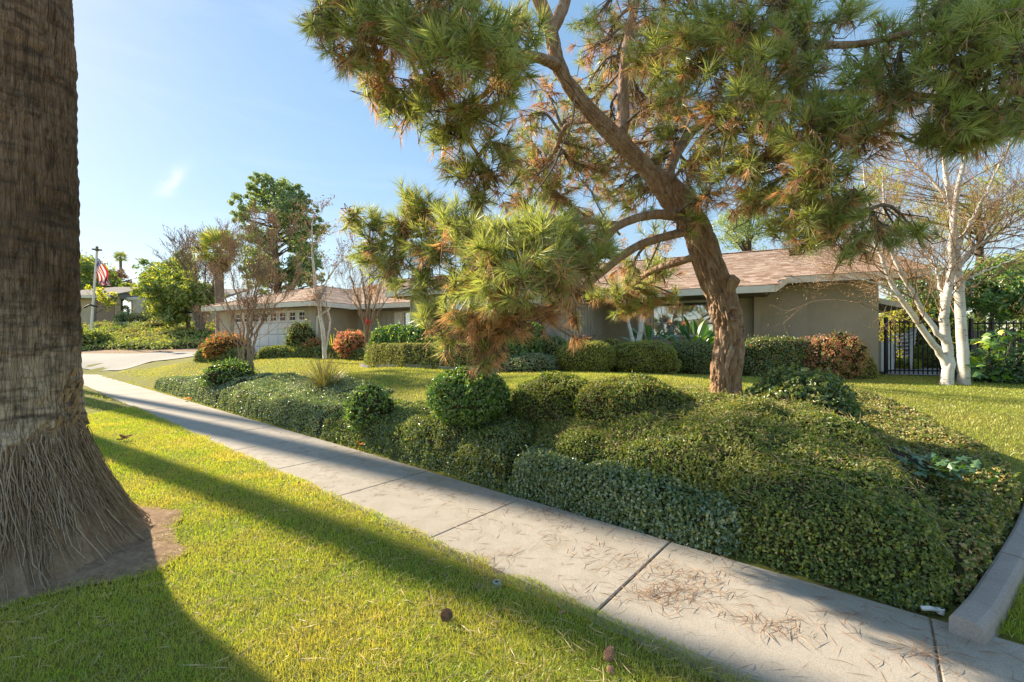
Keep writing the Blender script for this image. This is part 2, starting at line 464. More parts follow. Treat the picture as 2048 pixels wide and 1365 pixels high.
M['nandina'] = leaf_mat('red_nandina_leaves', [(0., (.25, .065, .055)), (.35, (.34, .125, .10)), (.6, (.37, .19, .14)), (.8, (.24, .20, .06)), (1., (.12, .145, .028))], .4, .05, .45, (1.4, 1., .7))
M['nandina_orange'] = leaf_mat('orange_nandina_leaves', [(0., (.20, .055, .025)), (.5, (.26, .11, .045)), (.85, (.20, .14, .045)), (1., (.10, .11, .02))], .4, .05, .45, (1.4, 1., .6))
M['strap'] = leaf_mat('strap_leaves', [(0., (.06, .075, .022)), (.6, (.12, .12, .04)), (1., (.22, .16, .075))], .3, .06, .45, (1.3, 1.2, .5))
M['paradise'] = leaf_mat('paddle_leaves', [(0., (.022, .06, .022)), (.6, (.045, .10, .03)), (1., (.09, .16, .04))], .3, .10, .35, (1.6, 1.6, .5))
M['fig'] = leaf_mat('fig_leaves', [(0., (.03, .07, .02)), (.5, (.06, .12, .025)), (.85, (.16, .22, .03)), (1., (.34, .32, .05))], .4, .06, .42, (1.6, 1.5, .4))
M['bank'] = leaf_mat('bank_cover_leaves', [(0., (.06, .10, .02)), (.5, (.13, .18, .035)), (.85, (.22, .25, .05)), (1., (.33, .27, .10))], .3, .07, .45, (1.3, 1.25, .5), (.35, (.18, .15, .05)))
M['broad'] = leaf_mat('broad_tree_leaves', [(0., (.035, .065, .022)), (.5, (.075, .115, .03)), (.85, (.14, .17, .035)), (1., (.28, .25, .05))], .38, .07, .42, (1.5, 1.35, .45))
M['bluegreen'] = leaf_mat('blue_green_leaves', [(0., (.06, .095, .055)), (.5, (.105, .15, .075)), (.85, (.165, .20, .08)), (1., (.23, .22, .07))], .42, .07, .42, (1.4, 1.3, .5))
M['citrus'] = leaf_mat('light_tree_leaves', [(0., (.05, .08, .022)), (.5, (.095, .13, .034)), (.85, (.16, .185, .045)), (1., (.25, .23, .06))], .42, .07, .42, (1.5, 1.35, .4))
M['yellowgreen'] = leaf_mat('yellow_green_leaves', [(0., (.10, .13, .02)), (.5, (.18, .20, .028)), (1., (.28, .26, .045))], .5, .04, .5, (1.5, 1.35, .35))
M['catkin'] = leaf_mat('dry_birch_catkins', [(0., (.17, .105, .045)), (.5, (.24, .16, .07)), (1., (.30, .215, .11))], .4, .03, .6, (1.4, 1.1, .6))
M['seedhead'] = leaf_mat('dry_seed_heads', [(0., (.075, .048, .032)), (.5, (.125, .082, .052)), (1., (.185, .13, .085))], .25, .03, .6, (1.2, 1., .7))
M['needle'] = leaf_mat('pine_needles_green', [(0., (.085, .12, .05)), (.4, (.14, .18, .062)), (.75, (.19, .215, .065)), (.92, (.25, .24, .08)), (1., (.30, .21, .10))], .5, .07, .38, (1.25, 1.2, .6), (1.4, (.175, .185, .06)))
M['needle_dry'] = leaf_mat('pine_needles_dry', [(0., (.15, .085, .042)), (.5, (.24, .15, .078)), (1., (.34, .23, .13))], .45, .04, .5, (1.25, 1.05, .7))
M['litter'] = leaf_mat('fallen_needles', [(0., (.10, .058, .034)), (.5, (.155, .095, .056)), (1., (.22, .15, .092))], .2, .04, .5, (1.2, 1.05, .7))
M['litter_pale'] = leaf_mat('fallen_needles_pale', [(0., (.16, .11, .056)), (.5, (.235, .17, .09)), (1., (.31, .24, .14))], .25, .04, .5, (1.2, 1.1, .7))
M['palmleaf'] = leaf_mat('palm_fronds', [(0., (.06, .09, .025)), (.6, (.13, .16, .04)), (1., (.24, .23, .06))], .35, .09, .35, (1.4, 1.25, .5))
M['palmdry'] = leaf_mat('dry_palm_fronds', [(0., (.12, .08, .042)), (1., (.23, .165, .09))], .25, .03, .6, (1.2, 1.05, .7))
M['twig'] = plain('dark_twigs', (.07, .05, .032), .9, .3, 20)
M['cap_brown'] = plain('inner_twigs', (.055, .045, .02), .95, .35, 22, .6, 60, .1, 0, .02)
M['iron'] = plain('black_iron', (.018, .018, .02), .45, .2, 20, .1, 80, .4)

def _pine_bark():
    k = NT('pine_bark'); v = k.coord(); vs = k.coord((1, 1, .28))
    a = k.noise(vs, 9., 6, .7, .8); b = k.noise(v, 2.2, 4); c = k.noise(vs, 70., 5, .75); w = k.n('TexVoronoi', {'Vector': vs, 'Scale': 17.}, feature='DISTANCE_TO_EDGE').outputs['Distance']
    col = k.ramp(a, [(.28, (.23, .13, .075)), (.5, (.44, .295, .20)), (.72, (.64, .50, .385))])
    col = k.mix(k.ramp(b, [(.45, (0., 0., 0.)), (.65, (.65, .65, .65))]), col, (.42, .24, .135))
    h = k.math('ADD', k.math('MULTIPLY', k.math('MINIMUM', w, .25), 2.2), k.math('ADD', a, k.math('MULTIPLY', c, .5)))
    return k.principled(col, .95, k.bump(h, .9, .03), .1)
M['bark'] = _pine_bark()
M['bark_grey'] = plain('grey_bark', (.21, .165, .125), .9, .3, 14, .5, 50, .15, 0, .01)
M['twig_brown'] = plain('reddish_twigs', (.30, .195, .13), .9, .3, 9, 0)
M['bark_tan'] = plain('tan_smooth_bark', (.33, .235, .16), .85, .25, 9, .4, 40, .15, 0, .008)
M['bark_dark'] = plain('dark_bark', (.10, .075, .055), .95, .3, 14, .5, 40, .1, 0, .01)
def _birch():
    k = NT('birch_bark'); v = k.coord(); vh = k.coord((1, 1, 5.))
    a = k.noise(vh, 7., 4, .7); b = k.noise(v, 2.3, 5, .65)
    col = k.ramp(b, [(.35, (.58, .52, .44)), (.6, (.76, .72, .66))])
    col = k.mix(k.ramp(a, [(.58, (0., 0., 0.)), (.66, (.9, .9, .9))]), col, (.09, .065, .05))
    return k.principled(col, .75, k.bump(k.math('ADD', a, b), .35, .006), .25)
M['birch'] = _birch()
M['birch_twig'] = plain('birch_twigs', (.30, .20, .125), .85, .3, 12, 0)

# ------------------------------------------------------------------ terrain
_ctl = [SN(s, 3.5).tolist() + [0.0] for s in (-9, -6, -3, -.5, 2, 4, 7, 10, 14, 18, 22, 26, 30)] + [
    (4.2, 3.6, .05), (6.2, 5.3, .32), (9, 4, .25), (12, 6, .42), (10.07, 10, .67), (10.4, 12.2, .73), (14, 13, .75), (20, 20, .9), (16, 9, .6),
    (7.7, 11.9, .73), (4.9, 11.4, .82), (2.7, 10.2, .92), (0, 10, .95), (-1, 10.4, .96), (-4, 12.3, .93), (2.73, 5.6, .72), (-.5, 6.2, .68), (-.25, 7.6, .89),
    (-7.9, 13, .55), (-4, 9.6, .70), (-14.5, 19.5, .93), (-17.4, 21, .69), (-22.7, 23.5, .30), (-10, 18.8, 1.1), (-9, 16.5, 1.07), (-5.3, 16, 1.05), (-13, 18, .96), (-23, 29, 1.0), (-33, 33, 1.0),
    (-30, 31.5, 1.05), (-25, 31, 1.05), (-38, 34, 1.05), (-22, 41, 3.2), (-30, 42, 3.25), (-40, 43, 3.3), (-40, 55, 3.65), (-30, 55, 3.65), (-20, 60, 3.6), (0, 60, 2.5), (20, 40, 1.5), (40, 60, 2),
    (-70, 60, 3.5), (0, 18, 1), (-5, 21, 1), (-40, 26, .3), (-30, 20, 0), (-50, 30, .3), (25, 8, .5), (0, 30, 1.2), (10, 25, 1.0), (-12, 26, 1.0), (-16, 33, 1.3), (-36, 38.5, 2.3), (-26, 36.5, 2.2)]
_ctl = np.array(_ctl, float)
def _tps(r): return np.where(r > 1e-9, r * r * np.log(r + 1e-12), 0)
_n = len(_ctl)
_A = np.zeros((_n + 3, _n + 3)); _A[:_n, :_n] = _tps(np.linalg.norm(_ctl[:, None, :2] - _ctl[None, :, :2], axis=2)) + np.eye(_n) * .05
_A[:_n, _n:] = np.c_[np.ones(_n), _ctl[:, :2]]; _A[_n:, :_n] = _A[:_n, _n:].T
_W = np.linalg.solve(_A, np.r_[_ctl[:, 2], 0, 0, 0])
def gz(x, y):
    x = np.asarray(x, float); y = np.asarray(y, float); sh = np.broadcast(x, y).shape
    xf = np.broadcast_to(x, sh).ravel(); yf = np.broadcast_to(y, sh).ravel()
    out = np.empty(len(xf))
    for i in range(0, len(xf), 20000):
        X, Y = np.clip(xf[i:i + 20000], -75, 45), np.clip(yf[i:i + 20000], -8, 62)
        r = np.sqrt((X[:, None] - _ctl[:, 0]) ** 2 + (Y[:, None] - _ctl[:, 1]) ** 2)
        out[i:i + 20000] = _tps(r) @ _W[:_n] + _W[_n] + _W[_n + 1] * X + _W[_n + 2] * Y
    s, n = to_sn(xf, yf)
    w = np.where(s > 30, np.maximum(smooth(3.5, 4.1, n), smooth(30, 36, s)), smooth(3.5, 4.1, n))
    return (np.clip(out, 0, 4.2) * w).reshape(sh)

def lin(*segs):
    out = []
    for a, b, st in segs: out += list(np.arange(a, b, st))
    return np.array(out)
gx = lin((-1500, -100, 100), (-100, -46, 4), (-46, -16, 1.), (-16, -8, .4), (-8, 9, .2), (9, 16, .4), (16, 50, 2), (50, 1600, 100))
gy = lin((-1500, -12, 100), (-12, 0, 1.), (0, 12, .2), (12, 26, .4), (26, 46, .8), (46, 80, 3), (80, 1800, 100))
XX, YY = np.meshgrid(gx, gy, indexing='ij')
ss, nn_ = to_sn(XX, YY)
ZZ = gz(XX, YY)
ZZ = ZZ - .09 * smooth(2.15, 2.45, nn_) * (1 - smooth(3.42, 3.62, nn_)) * (ss < 31)      # bed under the sidewalk slabs
ZZ = ZZ - .015
b = Buf(); ny = len(gy)
ii, jj = np.meshgrid(np.arange(len(gx) - 1), np.arange(ny - 1), indexing='ij'); i0 = (ii * ny + jj).ravel()
b.add(np.stack([XX, YY, ZZ], -1), Q=np.stack([i0, i0 + ny, i0 + ny + 1, i0 + 1], 1))
ground = struct('ground', b, M['ground'], 'sloping earth under the lawns and beds', smoothed=True)

# sidewalk: one slab per pour
def slab_mesh(L, gap=.0025, e=.006):
    """slab in its own frame: x along the walk, y across"""
    w = 1.225; bf = Buf(); nx, nyy = 12, 10
    x0, x1, y0, y1 = gap, L - gap, 0, w
    o = [(x0, y0), (x1, y0), (x1, y1), (x0, y1)]; i_ = [(x0 + e, y0 + e), (x1 - e, y0 + e), (x1 - e, y1 - e), (x0 + e, y1 - e)]
    V = [(x, y, 0) for x, y in i_] + [(x, y, -e * .8) for x, y in o] + [(x, y, -.12) for x, y in o]
    Q = [(0, 1, 2, 3)]
    for a in range(4):
        c = (a + 1) % 4
        Q += [(4 + a, 4 + c, c, a), (8 + a, 8 + c, 4 + c, 4 + a)]
    bf.add(V, Q=Q)
    return bf.mesh('slab', M['concrete'])
walk = bpy.data.objects.new('sidewalk', None); COL.objects.link(walk); tag(walk, 'pale concrete sidewalk running past the hedges', kind='structure')
walk_rot = math.atan2(D_S[1], D_S[0])
sm = slab_mesh(1.525); sm_end = slab_mesh(1.525, .007, .01)
s_edges = [-.23 + 1.525 * i for i in range(-3, 21)]
for i, s0 in enumerate(s_edges):
    o = bpy.data.objects.new('slab', sm_end if i in (3, 5, 8, 9) else sm); COL.objects.link(o); o.parent = walk
    q = SN(s0, 3.53)
    o.location = (q[0], q[1], .0 + .002 * math.sin(i * 2.1)); o.rotation_euler = (.002 * math.sin(i * 1.7), 0, walk_rot)
# +y of the slab frame points to lower n: walk_rot turns x to D_S and y to -D_N
q = Buf()
for s0 in s_edges:                                       # dirt and dry needles packed in the joints
    for k_ in range(1):
        a = SN(s0 - .006, 2.32); c = SN(s0 + .006, 2.32); d = SN(s0 + .006, 3.52); e = SN(s0 - .006, 3.52)
        q.add([(*a, -.012), (*c, -.012), (*d, -.012), (*e, -.012)], Q=[(0, 1, 2, 3)])
part('joint_dirt', q, M['soil'], walk, kind='stuff')

# curved kerb on the right
kc = catmull(np.array([(2.46, 2.37), (2.92, 2.66), (3.56, 3.10), (4.28, 3.62), (5.2, 4.3), (6.2, 5.0)]), 60)
kerb = bpy.data.objects.new('kerb', None); COL.objects.link(kerb); tag(kerb, 'curved grey concrete kerb round the end of the bed', kind='structure')
prof = [(-.115, -.10), (-.11, .08), (-.095, .098), (-.07, .104), (.06, .100), (.095, .088), (.112, .06), (.125, -.10)]
tg = unit(np.gradient(kc, axis=0)); nr = np.c_[tg[:, 1], -tg[:, 0]]
for a0, a1 in ((0, 22), (22, 41), (41, 59)):
    bb = Buf(); V = []; m_ = a1 - a0 + 1
    for i in range(a0, a1 + 1):
        f = .0015 if i in (a0, a1) else 0
        c_ = kc[i] + tg[i] * (.008 if i == a0 and a0 else (-.008 if i == a1 else 0)); zg = float(gz(c_[0], c_[1])) * .6
        for (u_, w_) in prof: V.append((c_[0] + nr[i][0] * u_ * .62, c_[1] + nr[i][1] * u_ * .62, zg + w_))
    k_ = len(prof)
    Q = [(i * k_ + j, (i + 1) * k_ + j, (i + 1) * k_ + j + 1, i * k_ + j + 1) for i in range(m_ - 1) for j in range(k_ - 1)]
    bb.add(V, Q=Q); bb.add(V[:k_], T=[(0, j, j + 1) for j in range(1, k_ - 1)]); bb.add(V[-k_:], T=[(0, j + 1, j) for j in range(1, k_ - 1)])
    part('kerb_section', bb, M['kerb'], kerb, smoothed=False)
# pale edging round the low hedge bed
ed = catmull(np.array([P(723, 724, 12.9)[:2], P(740, 736, 12.2)[:2], P(800, 742, 11.3)[:2], P(900, 746, 10.55)[:2], P(1000, 748, 10.15)[:2]]), 40)
tg = unit(np.gradient(ed, axis=0)); nr = np.c_[tg[:, 1], -tg[:, 0]]; zg = gz(ed[:, 0], ed[:, 1])
bb = Buf(); V = np.stack([np.c_[ed - nr * .06, zg - .1], np.c_[ed - nr * .06, zg + .07], np.c_[ed + nr * .06, zg + .07], np.c_[ed + nr * .06, zg - .1]], 1).reshape(-1, 3)
bb.add(V, Q=[(i * 4 + j, (i + 1) * 4 + j, (i + 1) * 4 + j + 1, i * 4 + j + 1) for i in range(39) for j in range(3)])
struct('bed_edging', bb, M['drive'], 'pale curved concrete edging in front of the low clipped hedge')

# driveway, mulch strip and gate paving: sheets laid over the terrain
def sheet(name, poly, mat, lift, label, res=.5, jag=0.0):
    poly = np.asarray(poly, float)
    x0, y0 = poly.min(0); x1, y1 = poly.max(0)
    xs = np.arange(x0 - res, x1 + res, res); ys = np.arange(y0 - res, y1 + res, res)
    X, Y = np.meshgrid(xs, ys, indexing='ij'); d, near = poly_dist(poly, X.ravel(), Y.ravel())
    pts = np.c_[X.ravel(), Y.ravel()]; pts = np.where((d < 0)[:, None], near, pts)
    if jag: d = d + jag
    m_ = len(ys); a, c_ = np.meshgrid(np.arange(len(xs) - 1), np.arange(m_ - 1), indexing='ij'); i0 = (a * m_ + c_).ravel()
    Q = np.stack([i0, i0 + m_, i0 + m_ + 1, i0 + 1], 1); Q = Q[(d[Q] > 0).any(1)]
    bf = Buf(); bf.add(np.c_[pts, gz(pts[:, 0], pts[:, 1]) + lift], Q=Q)
    return struct(name, bf, mat, label, smoothed=True)
def poly_dist(poly, x, y):
    """signed distance (inside positive) and nearest outline point"""
    x = np.asarray(x, float); y = np.asarray(y, float)
    best = np.full(len(x), 1e9); nx_ = np.zeros((len(x), 2)); ins = np.zeros(len(x), bool)
    for i in range(len(poly)):
        a, b_ = poly[i], poly[(i + 1) % len(poly)]
        d = b_ - a; t = np.clip(((x - a[0]) * d[0] + (y - a[1]) * d[1]) / (d @ d + 1e-12), 0, 1)
        qx, qy = a[0] + d[0] * t, a[1] + d[1] * t; r = np.hypot(x - qx, y - qy); m_ = r < best
        best[m_] = r[m_]; nx_[m_, 0] = qx[m_]; nx_[m_, 1] = qy[m_]
        cr = ((a[1] > y) != (b_[1] > y)) & (x < (b_[0] - a[0]) * (y - a[1]) / (b_[1] - a[1] + 1e-12) + a[0]); ins ^= cr
    return np.where(ins, best, -best), nx_
DRIVE = np.array([(-10.2, 18.6), (-12.2, 18.4), (-14.6, 19.9), (-17.4, 21.1), (-22.7, 23.7), (-31, 26), (-44, 28), (-44, 32), (-34, 30.8), (-26, 30), (-19, 29), (-15.5, 22.5), (-14.0, 21.0)])
sheet('driveway', DRIVE, M['drive'], .012, 'pale sunlit concrete driveway beyond the lawn')
sheet('mulch_strip', [(-44, 31.6), (-34, 30.5), (-26, 29.7), (-19, 28.7), (-17.5, 31.2), (-25, 32), (-34, 33), (-44, 34)], M['soil'], .02, 'brown bare strip at the foot of the planted bank')
sheet('gate_path', [(10.3, 12.1), (13.6, 11.3), (14.5, 13.5), (15.5, 18), (11.5, 18), (10.8, 12.6)], M['kerb'], .015, 'grey paved path under the iron gate')

# ------------------------------------------------------------------ palms
PALM = np.array([-3.81, 3.24])
def palm_r(z):
    return np.interp(z, [-.2, 0, .06, .2, .4, .6, .8, 1.0, 1.13, 1.6, 2.45, 4.4, 8, 13], [1.0, .92, .855, .755, .655, .57, .505, .465, .452, .44, .435, .40, .36, .33])
def _palm_bark():
    k = NT('palm_bark'); v = k.coord(); vv = k.coord((1, 1, .12)); vh = k.coord((.25, .25, 1))
    sep = k.n('SeparateXYZ', {0: k.n('TexCoord').outputs['Object']}).outputs[2]
    wob = k.math('ADD', sep, k.math('MULTIPLY', k.math('SUBTRACT', k.noise(v, 2.2, 6, .7), .5), 2.2))
    fib = k.noise(vv, 60., 6, .75, .3); ring = k.noise(vh, 16., 5, .65); spot = k.noise(v, 3.2, 5, .6)
    grey = k.ramp(fib, [(.3, (.38, .28, .195)), (.5, (.62, .48, .35)), (.72, (.76, .62, .47))])
    dark = k.ramp(fib, [(.3, (.19, .11, .065)), (.55, (.36, .225, .14)), (.75, (.55, .37, .245))])
    char = k.ramp(fib, [(.3, (.07, .045, .030)), (.6, (.19, .12, .075)), (.8, (.38, .25, .16))])
    up = k.ramp(k.math('DIVIDE', wob, 5.0), [(.2, (0., 0., 0.)), (.5, (.8, .8, .8)), (.7, (1., 1., 1.))])
    mid = k.ramp(k.math('DIVIDE', wob, 5.0), [(.22, (0., 0., 0.)), (.40, (1., 1., 1.)), (.52, (1., 1., 1.)), (.72, (0., 0., 0.))])
    col = k.mix(up, grey, dark); col = k.mix(k.math('MULTIPLY', mid, .75), col, char)
    col = k.mix(k.ramp(ring, [(.48, (0., 0., 0.)), (.64, (.8, .8, .8))]), col, (.10, .072, .052))
    col = k.mix(k.ramp(spot, [(.60, (0., 0., 0.)), (.72, (.5, .5, .5))]), col, (.36, .25, .15))
    cr = k.n('TexVoronoi', {'Vector': k.coord((1, 1, .10)), 'Scale': 40., 'Randomness': 1.0}, feature='DISTANCE_TO_EDGE').outputs['Distance']
    crk = k.ramp(cr, [(.0, (1., 1., 1.)), (.06, (0., 0., 0.))])
    col = k.mix(k.math('MULTIPLY', crk, .5), col, (.10, .068, .048))
    h = k.math('ADD', k.math('ADD', k.math('MULTIPLY', fib, 1.2), k.math('MULTIPLY', ring, .9)), k.math('MULTIPLY', k.math('MINIMUM', cr, .1), 4.0))
    return k.principled(col, .95, k.bump(h, .9, .02), .1)
M['palm'] = _palm_bark()
def _root_mat():
    k = NT('palm_roots'); v = k.coord((1, 1, .2)); a = k.noise(v, 50., 5, .7); r = k.attr()
    col = k.ramp(r, [(0., (.27, .18, .11)), (.5, (.40, .285, .19)), (.85, (.50, .38, .265)), (1., (.60, .48, .35))])
    col = k.mix(1.0, col, k.ramp(a, [(.3, (.7, .7, .7)), (.7, (1.2, 1.2, 1.2))]), 'MULTIPLY')
    return k.principled(col, .95, k.bump(a, .7, .008), .1)
M['roots'] = _root_mat()
M['peel'] = plain('peeled_trunk_wood', (.40, .27, .16), .95, .3, 11, .8, 45, .1, 0, .02)

def skirt_top(th): return .93 + .07 * np.sin(th * 2.0 + .8) + .07 * perlin(th * 3.0, 2.2, .4) + .05 * perlin(th * 11.0, 5.2, .4) + .03 * perlin(th * 37.0, 1.2, .4)
def make_near_palm():
    t = thing('palm_tree', 'huge palm trunk with fibrous flared base at the left edge', 'palm tree', (*PALM, 0), group='palms along the parkway')
    # bark above the root skirt
    nu = 240; th = np.arange(nu) / nu * 2 * math.pi
    zs = np.concatenate([np.linspace(0, 1, 200) ** 1.0 * 3.6 + .82, np.linspace(4.5, 13, 24)])
    TH, Z = np.meshgrid(th, zs); cx, sx = np.cos(TH), np.sin(TH)
    crack = 1 - np.abs(perlin(cx * 17, sx * 17, Z * 2.0 + .6 * perlin(cx * 4, sx * 4, Z * 3))) * 2
    crack = np.clip(crack, 0, 1) ** 3.5
    ring = np.sin((Z + .02 * perlin(cx * 2, sx * 2, Z * 1.5)) * 2 * math.pi / .085)
    r = palm_r(Z) + .016 * perlin(cx * 2.2, sx * 2.2, Z * 1.3) + .0022 * ring * (1 - smooth(3.5, 4.5, Z) * .6) - .022 * crack + .007 * perlin(cx * 26, sx * 26, Z * 9) + .010 * perlin(cx * .8, sx * .8, Z * 9) * smooth(1.2, 2.2, Z)
    # gouged, peeled patch on the lower right
    thp = math.atan2(-PALM[1] * 0 - .45, .9)
    dth = np.arctan2(np.sin(TH - .36), np.cos(TH - .36))
    gz_ = np.exp(-((dth / .32) ** 2 + ((Z - 1.17) / .22) ** 2)); gn = perlin(cx * 5, sx * 5, Z * 9)
    r = r - .05 * np.clip(gz_ * 1.5 - .4 + .35 * gn, 0, 1)
    # lower rim follows a slanting line and overhangs the roots
    rim = smooth(0, .05, Z - skirt_top(TH)); r = np.where(Z < skirt_top(TH), palm_r(Z) - .03, r + .004 * (1 - smooth(.0, .25, Z - skirt_top(TH))))
    V = np.stack([PALM[0] + r * cx, PALM[1] + r * sx, Z], -1).reshape(-1, 3)
    m_ = len(zs); i, j = np.meshgrid(np.arange(m_ - 1), np.arange(nu), indexing='ij'); j2 = (j + 1) % nu
    bf = Buf(); bf.add(V, Q=np.stack([i * nu + j, i * nu + j2, (i + 1) * nu + j2, (i + 1) * nu + j], -1).reshape(-1, 4))
    part('trunk', bf, M['palm'], t, smoothed=True)
    # root mass
    zs = np.linspace(-.1, 1.06, 100); TH, Z = np.meshgrid(th, zs); cx, sx = np.cos(TH), np.sin(TH)
    f = np.abs(perlin(cx * 15, sx * 15, Z * 2.2)) + .6 * np.abs(perlin(cx * 34, sx * 34, Z * 3.5)) + .35 * perlin(cx * 3, sx * 3, Z * 2)
    r = palm_r(Z) - .045 + .045 * f + .05 * smooth(.3, .0, Z) * perlin(cx * 4, sx * 4, 3.3)
    r = np.where(Z > skirt_top(TH) + .02, palm_r(Z) - .06, r)
    V = np.stack([PALM[0] + r * cx, PALM[1] + r * sx, Z], -1).reshape(-1, 3)
    m_ = len(zs); i, j = np.meshgrid(np.arange(m_ - 1), np.arange(nu), indexing='ij'); j2 = (j + 1) % nu
    bf = Buf(); bf.add(V, Q=np.stack([i * nu + j, i * nu + j2, (i + 1) * nu + j2, (i + 1) * nu + j], -1).reshape(-1, 4), R=.25 + .3 * perlin(V[:, 0] * 5, V[:, 1] * 5, V[:, 2] * 5))
    part('root_mass', bf, M['roots'], t, smoothed=True)
    bf = Buf(); rg = np.random.default_rng(8)
    for q_ in range(1500):                              # rope-like aerial roots hanging down the flare
        a = rg.uniform(-math.pi * .95, math.pi * .45); z1 = skirt_top(a) - abs(rg.normal(0, .28)); z0 = max(-.05, z1 - rg.uniform(.12, .6))
        if z1 < .05: z1 = rg.uniform(.1, .5); z0 = -.04
        n_ = 7; zz = np.linspace(z1, z0, n_); aa = a + np.cumsum(rg.normal(0, .012, n_)) + .02 * np.sin(np.linspace(0, 5, n_) + q_)
        rr = palm_r(zz) + rg.uniform(-.015, .02) + np.linspace(-.02, .008, n_) + rg.normal(0, .004, n_)
        pts = np.c_[PALM[0] + rr * np.cos(aa), PALM[1] + rr * np.sin(aa), zz]
        w = rg.uniform(.0022, .0060); bf.tube(pts, w * np.linspace(1, .55, n_), 3, R=rg.random(), cap=False)
    part('aerial_roots', bf, M['roots'], t, smoothed=True, kind='stuff')
    bf = Buf(); rg = np.random.default_rng(9)            # loose peeling bark flakes
    for q_ in range(60):
        a = rg.normal(.36, .22); z = rg.normal(1.15, .16)
        if z < .8: continue
        rr = palm_r(z) - .02 + rg.uniform(-.006, .02); c_, s_ = math.cos(a), math.sin(a); w, h = rg.uniform(.008, .022), rg.uniform(.012, .04)
        o = np.array([PALM[0] + rr * c_, PALM[1] + rr * s_, z]); ta = np.array([-s_, c_, 0]); up = unit(np.array([c_ * .3, s_ * .3, 1.]))
        out = np.array([c_, s_, 0]) * .007
        V = np.array([o - ta * w - up * h, o + ta * w * .8 - up * h * .7 + out, o + ta * w + up * h * .8, o - ta * w * .9 + up * h + out * .5])
        bf.slab(V + out * .5, V, R=rg.random())
    part('peeling_bark', bf, M['peel'], t, kind='stuff')
    return t
near_palm = make_near_palm()

def frond_mesh(name, mat, R=.75, nb=22, pet=.7, droop=.5, seed=1):
    """fan-palm frond in its own frame: petiole along +x, then a fan of pleated blades"""
    rg = np.random.default_rng(seed); bf = Buf()
    n_ = 6; x = np.linspace(0, pet, n_); pts = np.c_[x, np.zeros(n_), -.12 * (x / pet) ** 2 * pet]
    bf.tube(pts, np.linspace(.022, .012, n_), 4, R=.8)
    o = pts[-1]
    for i in range(nb):
        a = (i / (nb - 1) - .5) * math.radians(250); L = R * (1 - .25 * abs(a) / 2.2) * rg.uniform(.9, 1.08)
        d = np.array([math.cos(a), math.sin(a), 0]); s_ = np.array([-math.sin(a), math.cos(a), 0]); w = R * .055
        m1 = o + d * L * .55 + np.array([0, 0, .02 - .04 * droop]); m2 = o + d * L * .8 + np.array([0, 0, -.12 * droop * R]); tip = o + d * L + np.array([0, 0, -.42 * droop * R])
        V = [o, m1 + s_ * w, m1 - s_ * w, m2 + s_ * w * .6, m2 - s_ * w * .6, tip]
        bf.add(V, T=[(0, 2, 1), (3, 4, 5)], Q=[(1, 2, 4, 3)], R=rg.random())
    return bf.mesh(name, mat)
def place_frond(me, top, az, tilt, parent, name='frond', sc=1.0):
    o = bpy.data.objects.new(name, me); COL.objects.link(o); o.parent = parent
    o.location = Vector(top) - parent.location
    o.rotation_euler = (random.uniform(-.3, .3), -tilt, az); o.scale = (sc, sc, sc)
    return o

def street_palm(xy, h, label, lean=0.0, seed=0, girth=1.0):
    """tall fan palm: ringed trunk, dead skirt, fan crown"""
    z0 = float(gz(xy[0], xy[1])); t = thing('palm_tree', label, 'palm tree', (*xy, z0), group='palms along the parkway')
    rg = np.random.default_rng(seed); bf = Buf(); n_ = 60
    z = np.linspace(-.1, h, n_); r = np.interp(z, [-.1, 0, .3, .8, 1.4, h], [.6, .5, .36, .28, .24, .17]) * girth * (1 + .02 * np.sin(z * 60))
    bf.tube(np.c_[xy[0] + lean * (z / h) ** 2, np.full(n_, xy[1]), z0 + z], r, 18)
    part('trunk', bf, M['palm'], t, smoothed=True)
    top = (xy[0] + lean, xy[1], z0 + h)
    fm = frond_mesh('frond', M['palmleaf'], .95, 20, 1.1, .8, seed + 3)
    for i in range(26):
        place_frond(fm, top, i * 2.4, math.radians(75 - i * 4.6), t)
    dm = frond_mesh('dead_frond', M['palmdry'], .8, 14, .8, .6, seed + 5)
    for i in range(16): place_frond(dm, (top[0], top[1], top[2] - .25 - .03 * i), i * 2.1, math.radians(-55 - i * 1.5), t, 'dead_frond')
    return t
street_palm((-12.0, 10.35), 20.0, 'second palm up the parkway, behind the huge near trunk', .2, 1)
street_palm((-19.3, 16.9), 23.0, 'third palm up the parkway, behind the huge near trunk', -.2, 2, 1.5)
street_palm((-26.4, 22.3), 24.0, 'fourth palm up the parkway, behind the huge near trunk', .3, 3)

# bare soil round the palm
ang = np.linspace(0, 2 * math.pi, 90, endpoint=False)
sr = 1.04 + .16 * perlin(np.cos(ang) * 1.6, np.sin(ang) * 1.6, 1.7) + .06 * perlin(np.cos(ang) * 6, np.sin(ang) * 6, 4.) + .28 * np.exp(-((ang - (2 * math.pi - .08)) / .3) ** 2) + .25 * np.exp(-((ang - .02) / .25) ** 2)
bf = Buf(); V = [(*PALM, .012)]; T = []
for rr_, zz_ in ((.6, .05), (.85, .03), (1.0, .006)):
    V += [(PALM[0] + sr[i] * rr_ * math.cos(ang[i]), PALM[1] + sr[i] * rr_ * math.sin(ang[i]), zz_ + .012 * float(perlin(ang[i] * 9, rr_ * 8, 2))) for i in range(90)]
for i in range(90): T.append((0, 1 + i, 1 + (i + 1) % 90))
Q = [(1 + 90 * a + i, 1 + 90 * (a + 1) + i, 1 + 90 * (a + 1) + (i + 1) % 90, 1 + 90 * a + (i + 1) % 90) for a in range(2) for i in range(90)]
bf.add(V, T=T, Q=Q)
struct('soil_patch', bf, M['soil'], 'bare brown soil round the foot of the palm', smoothed=True)
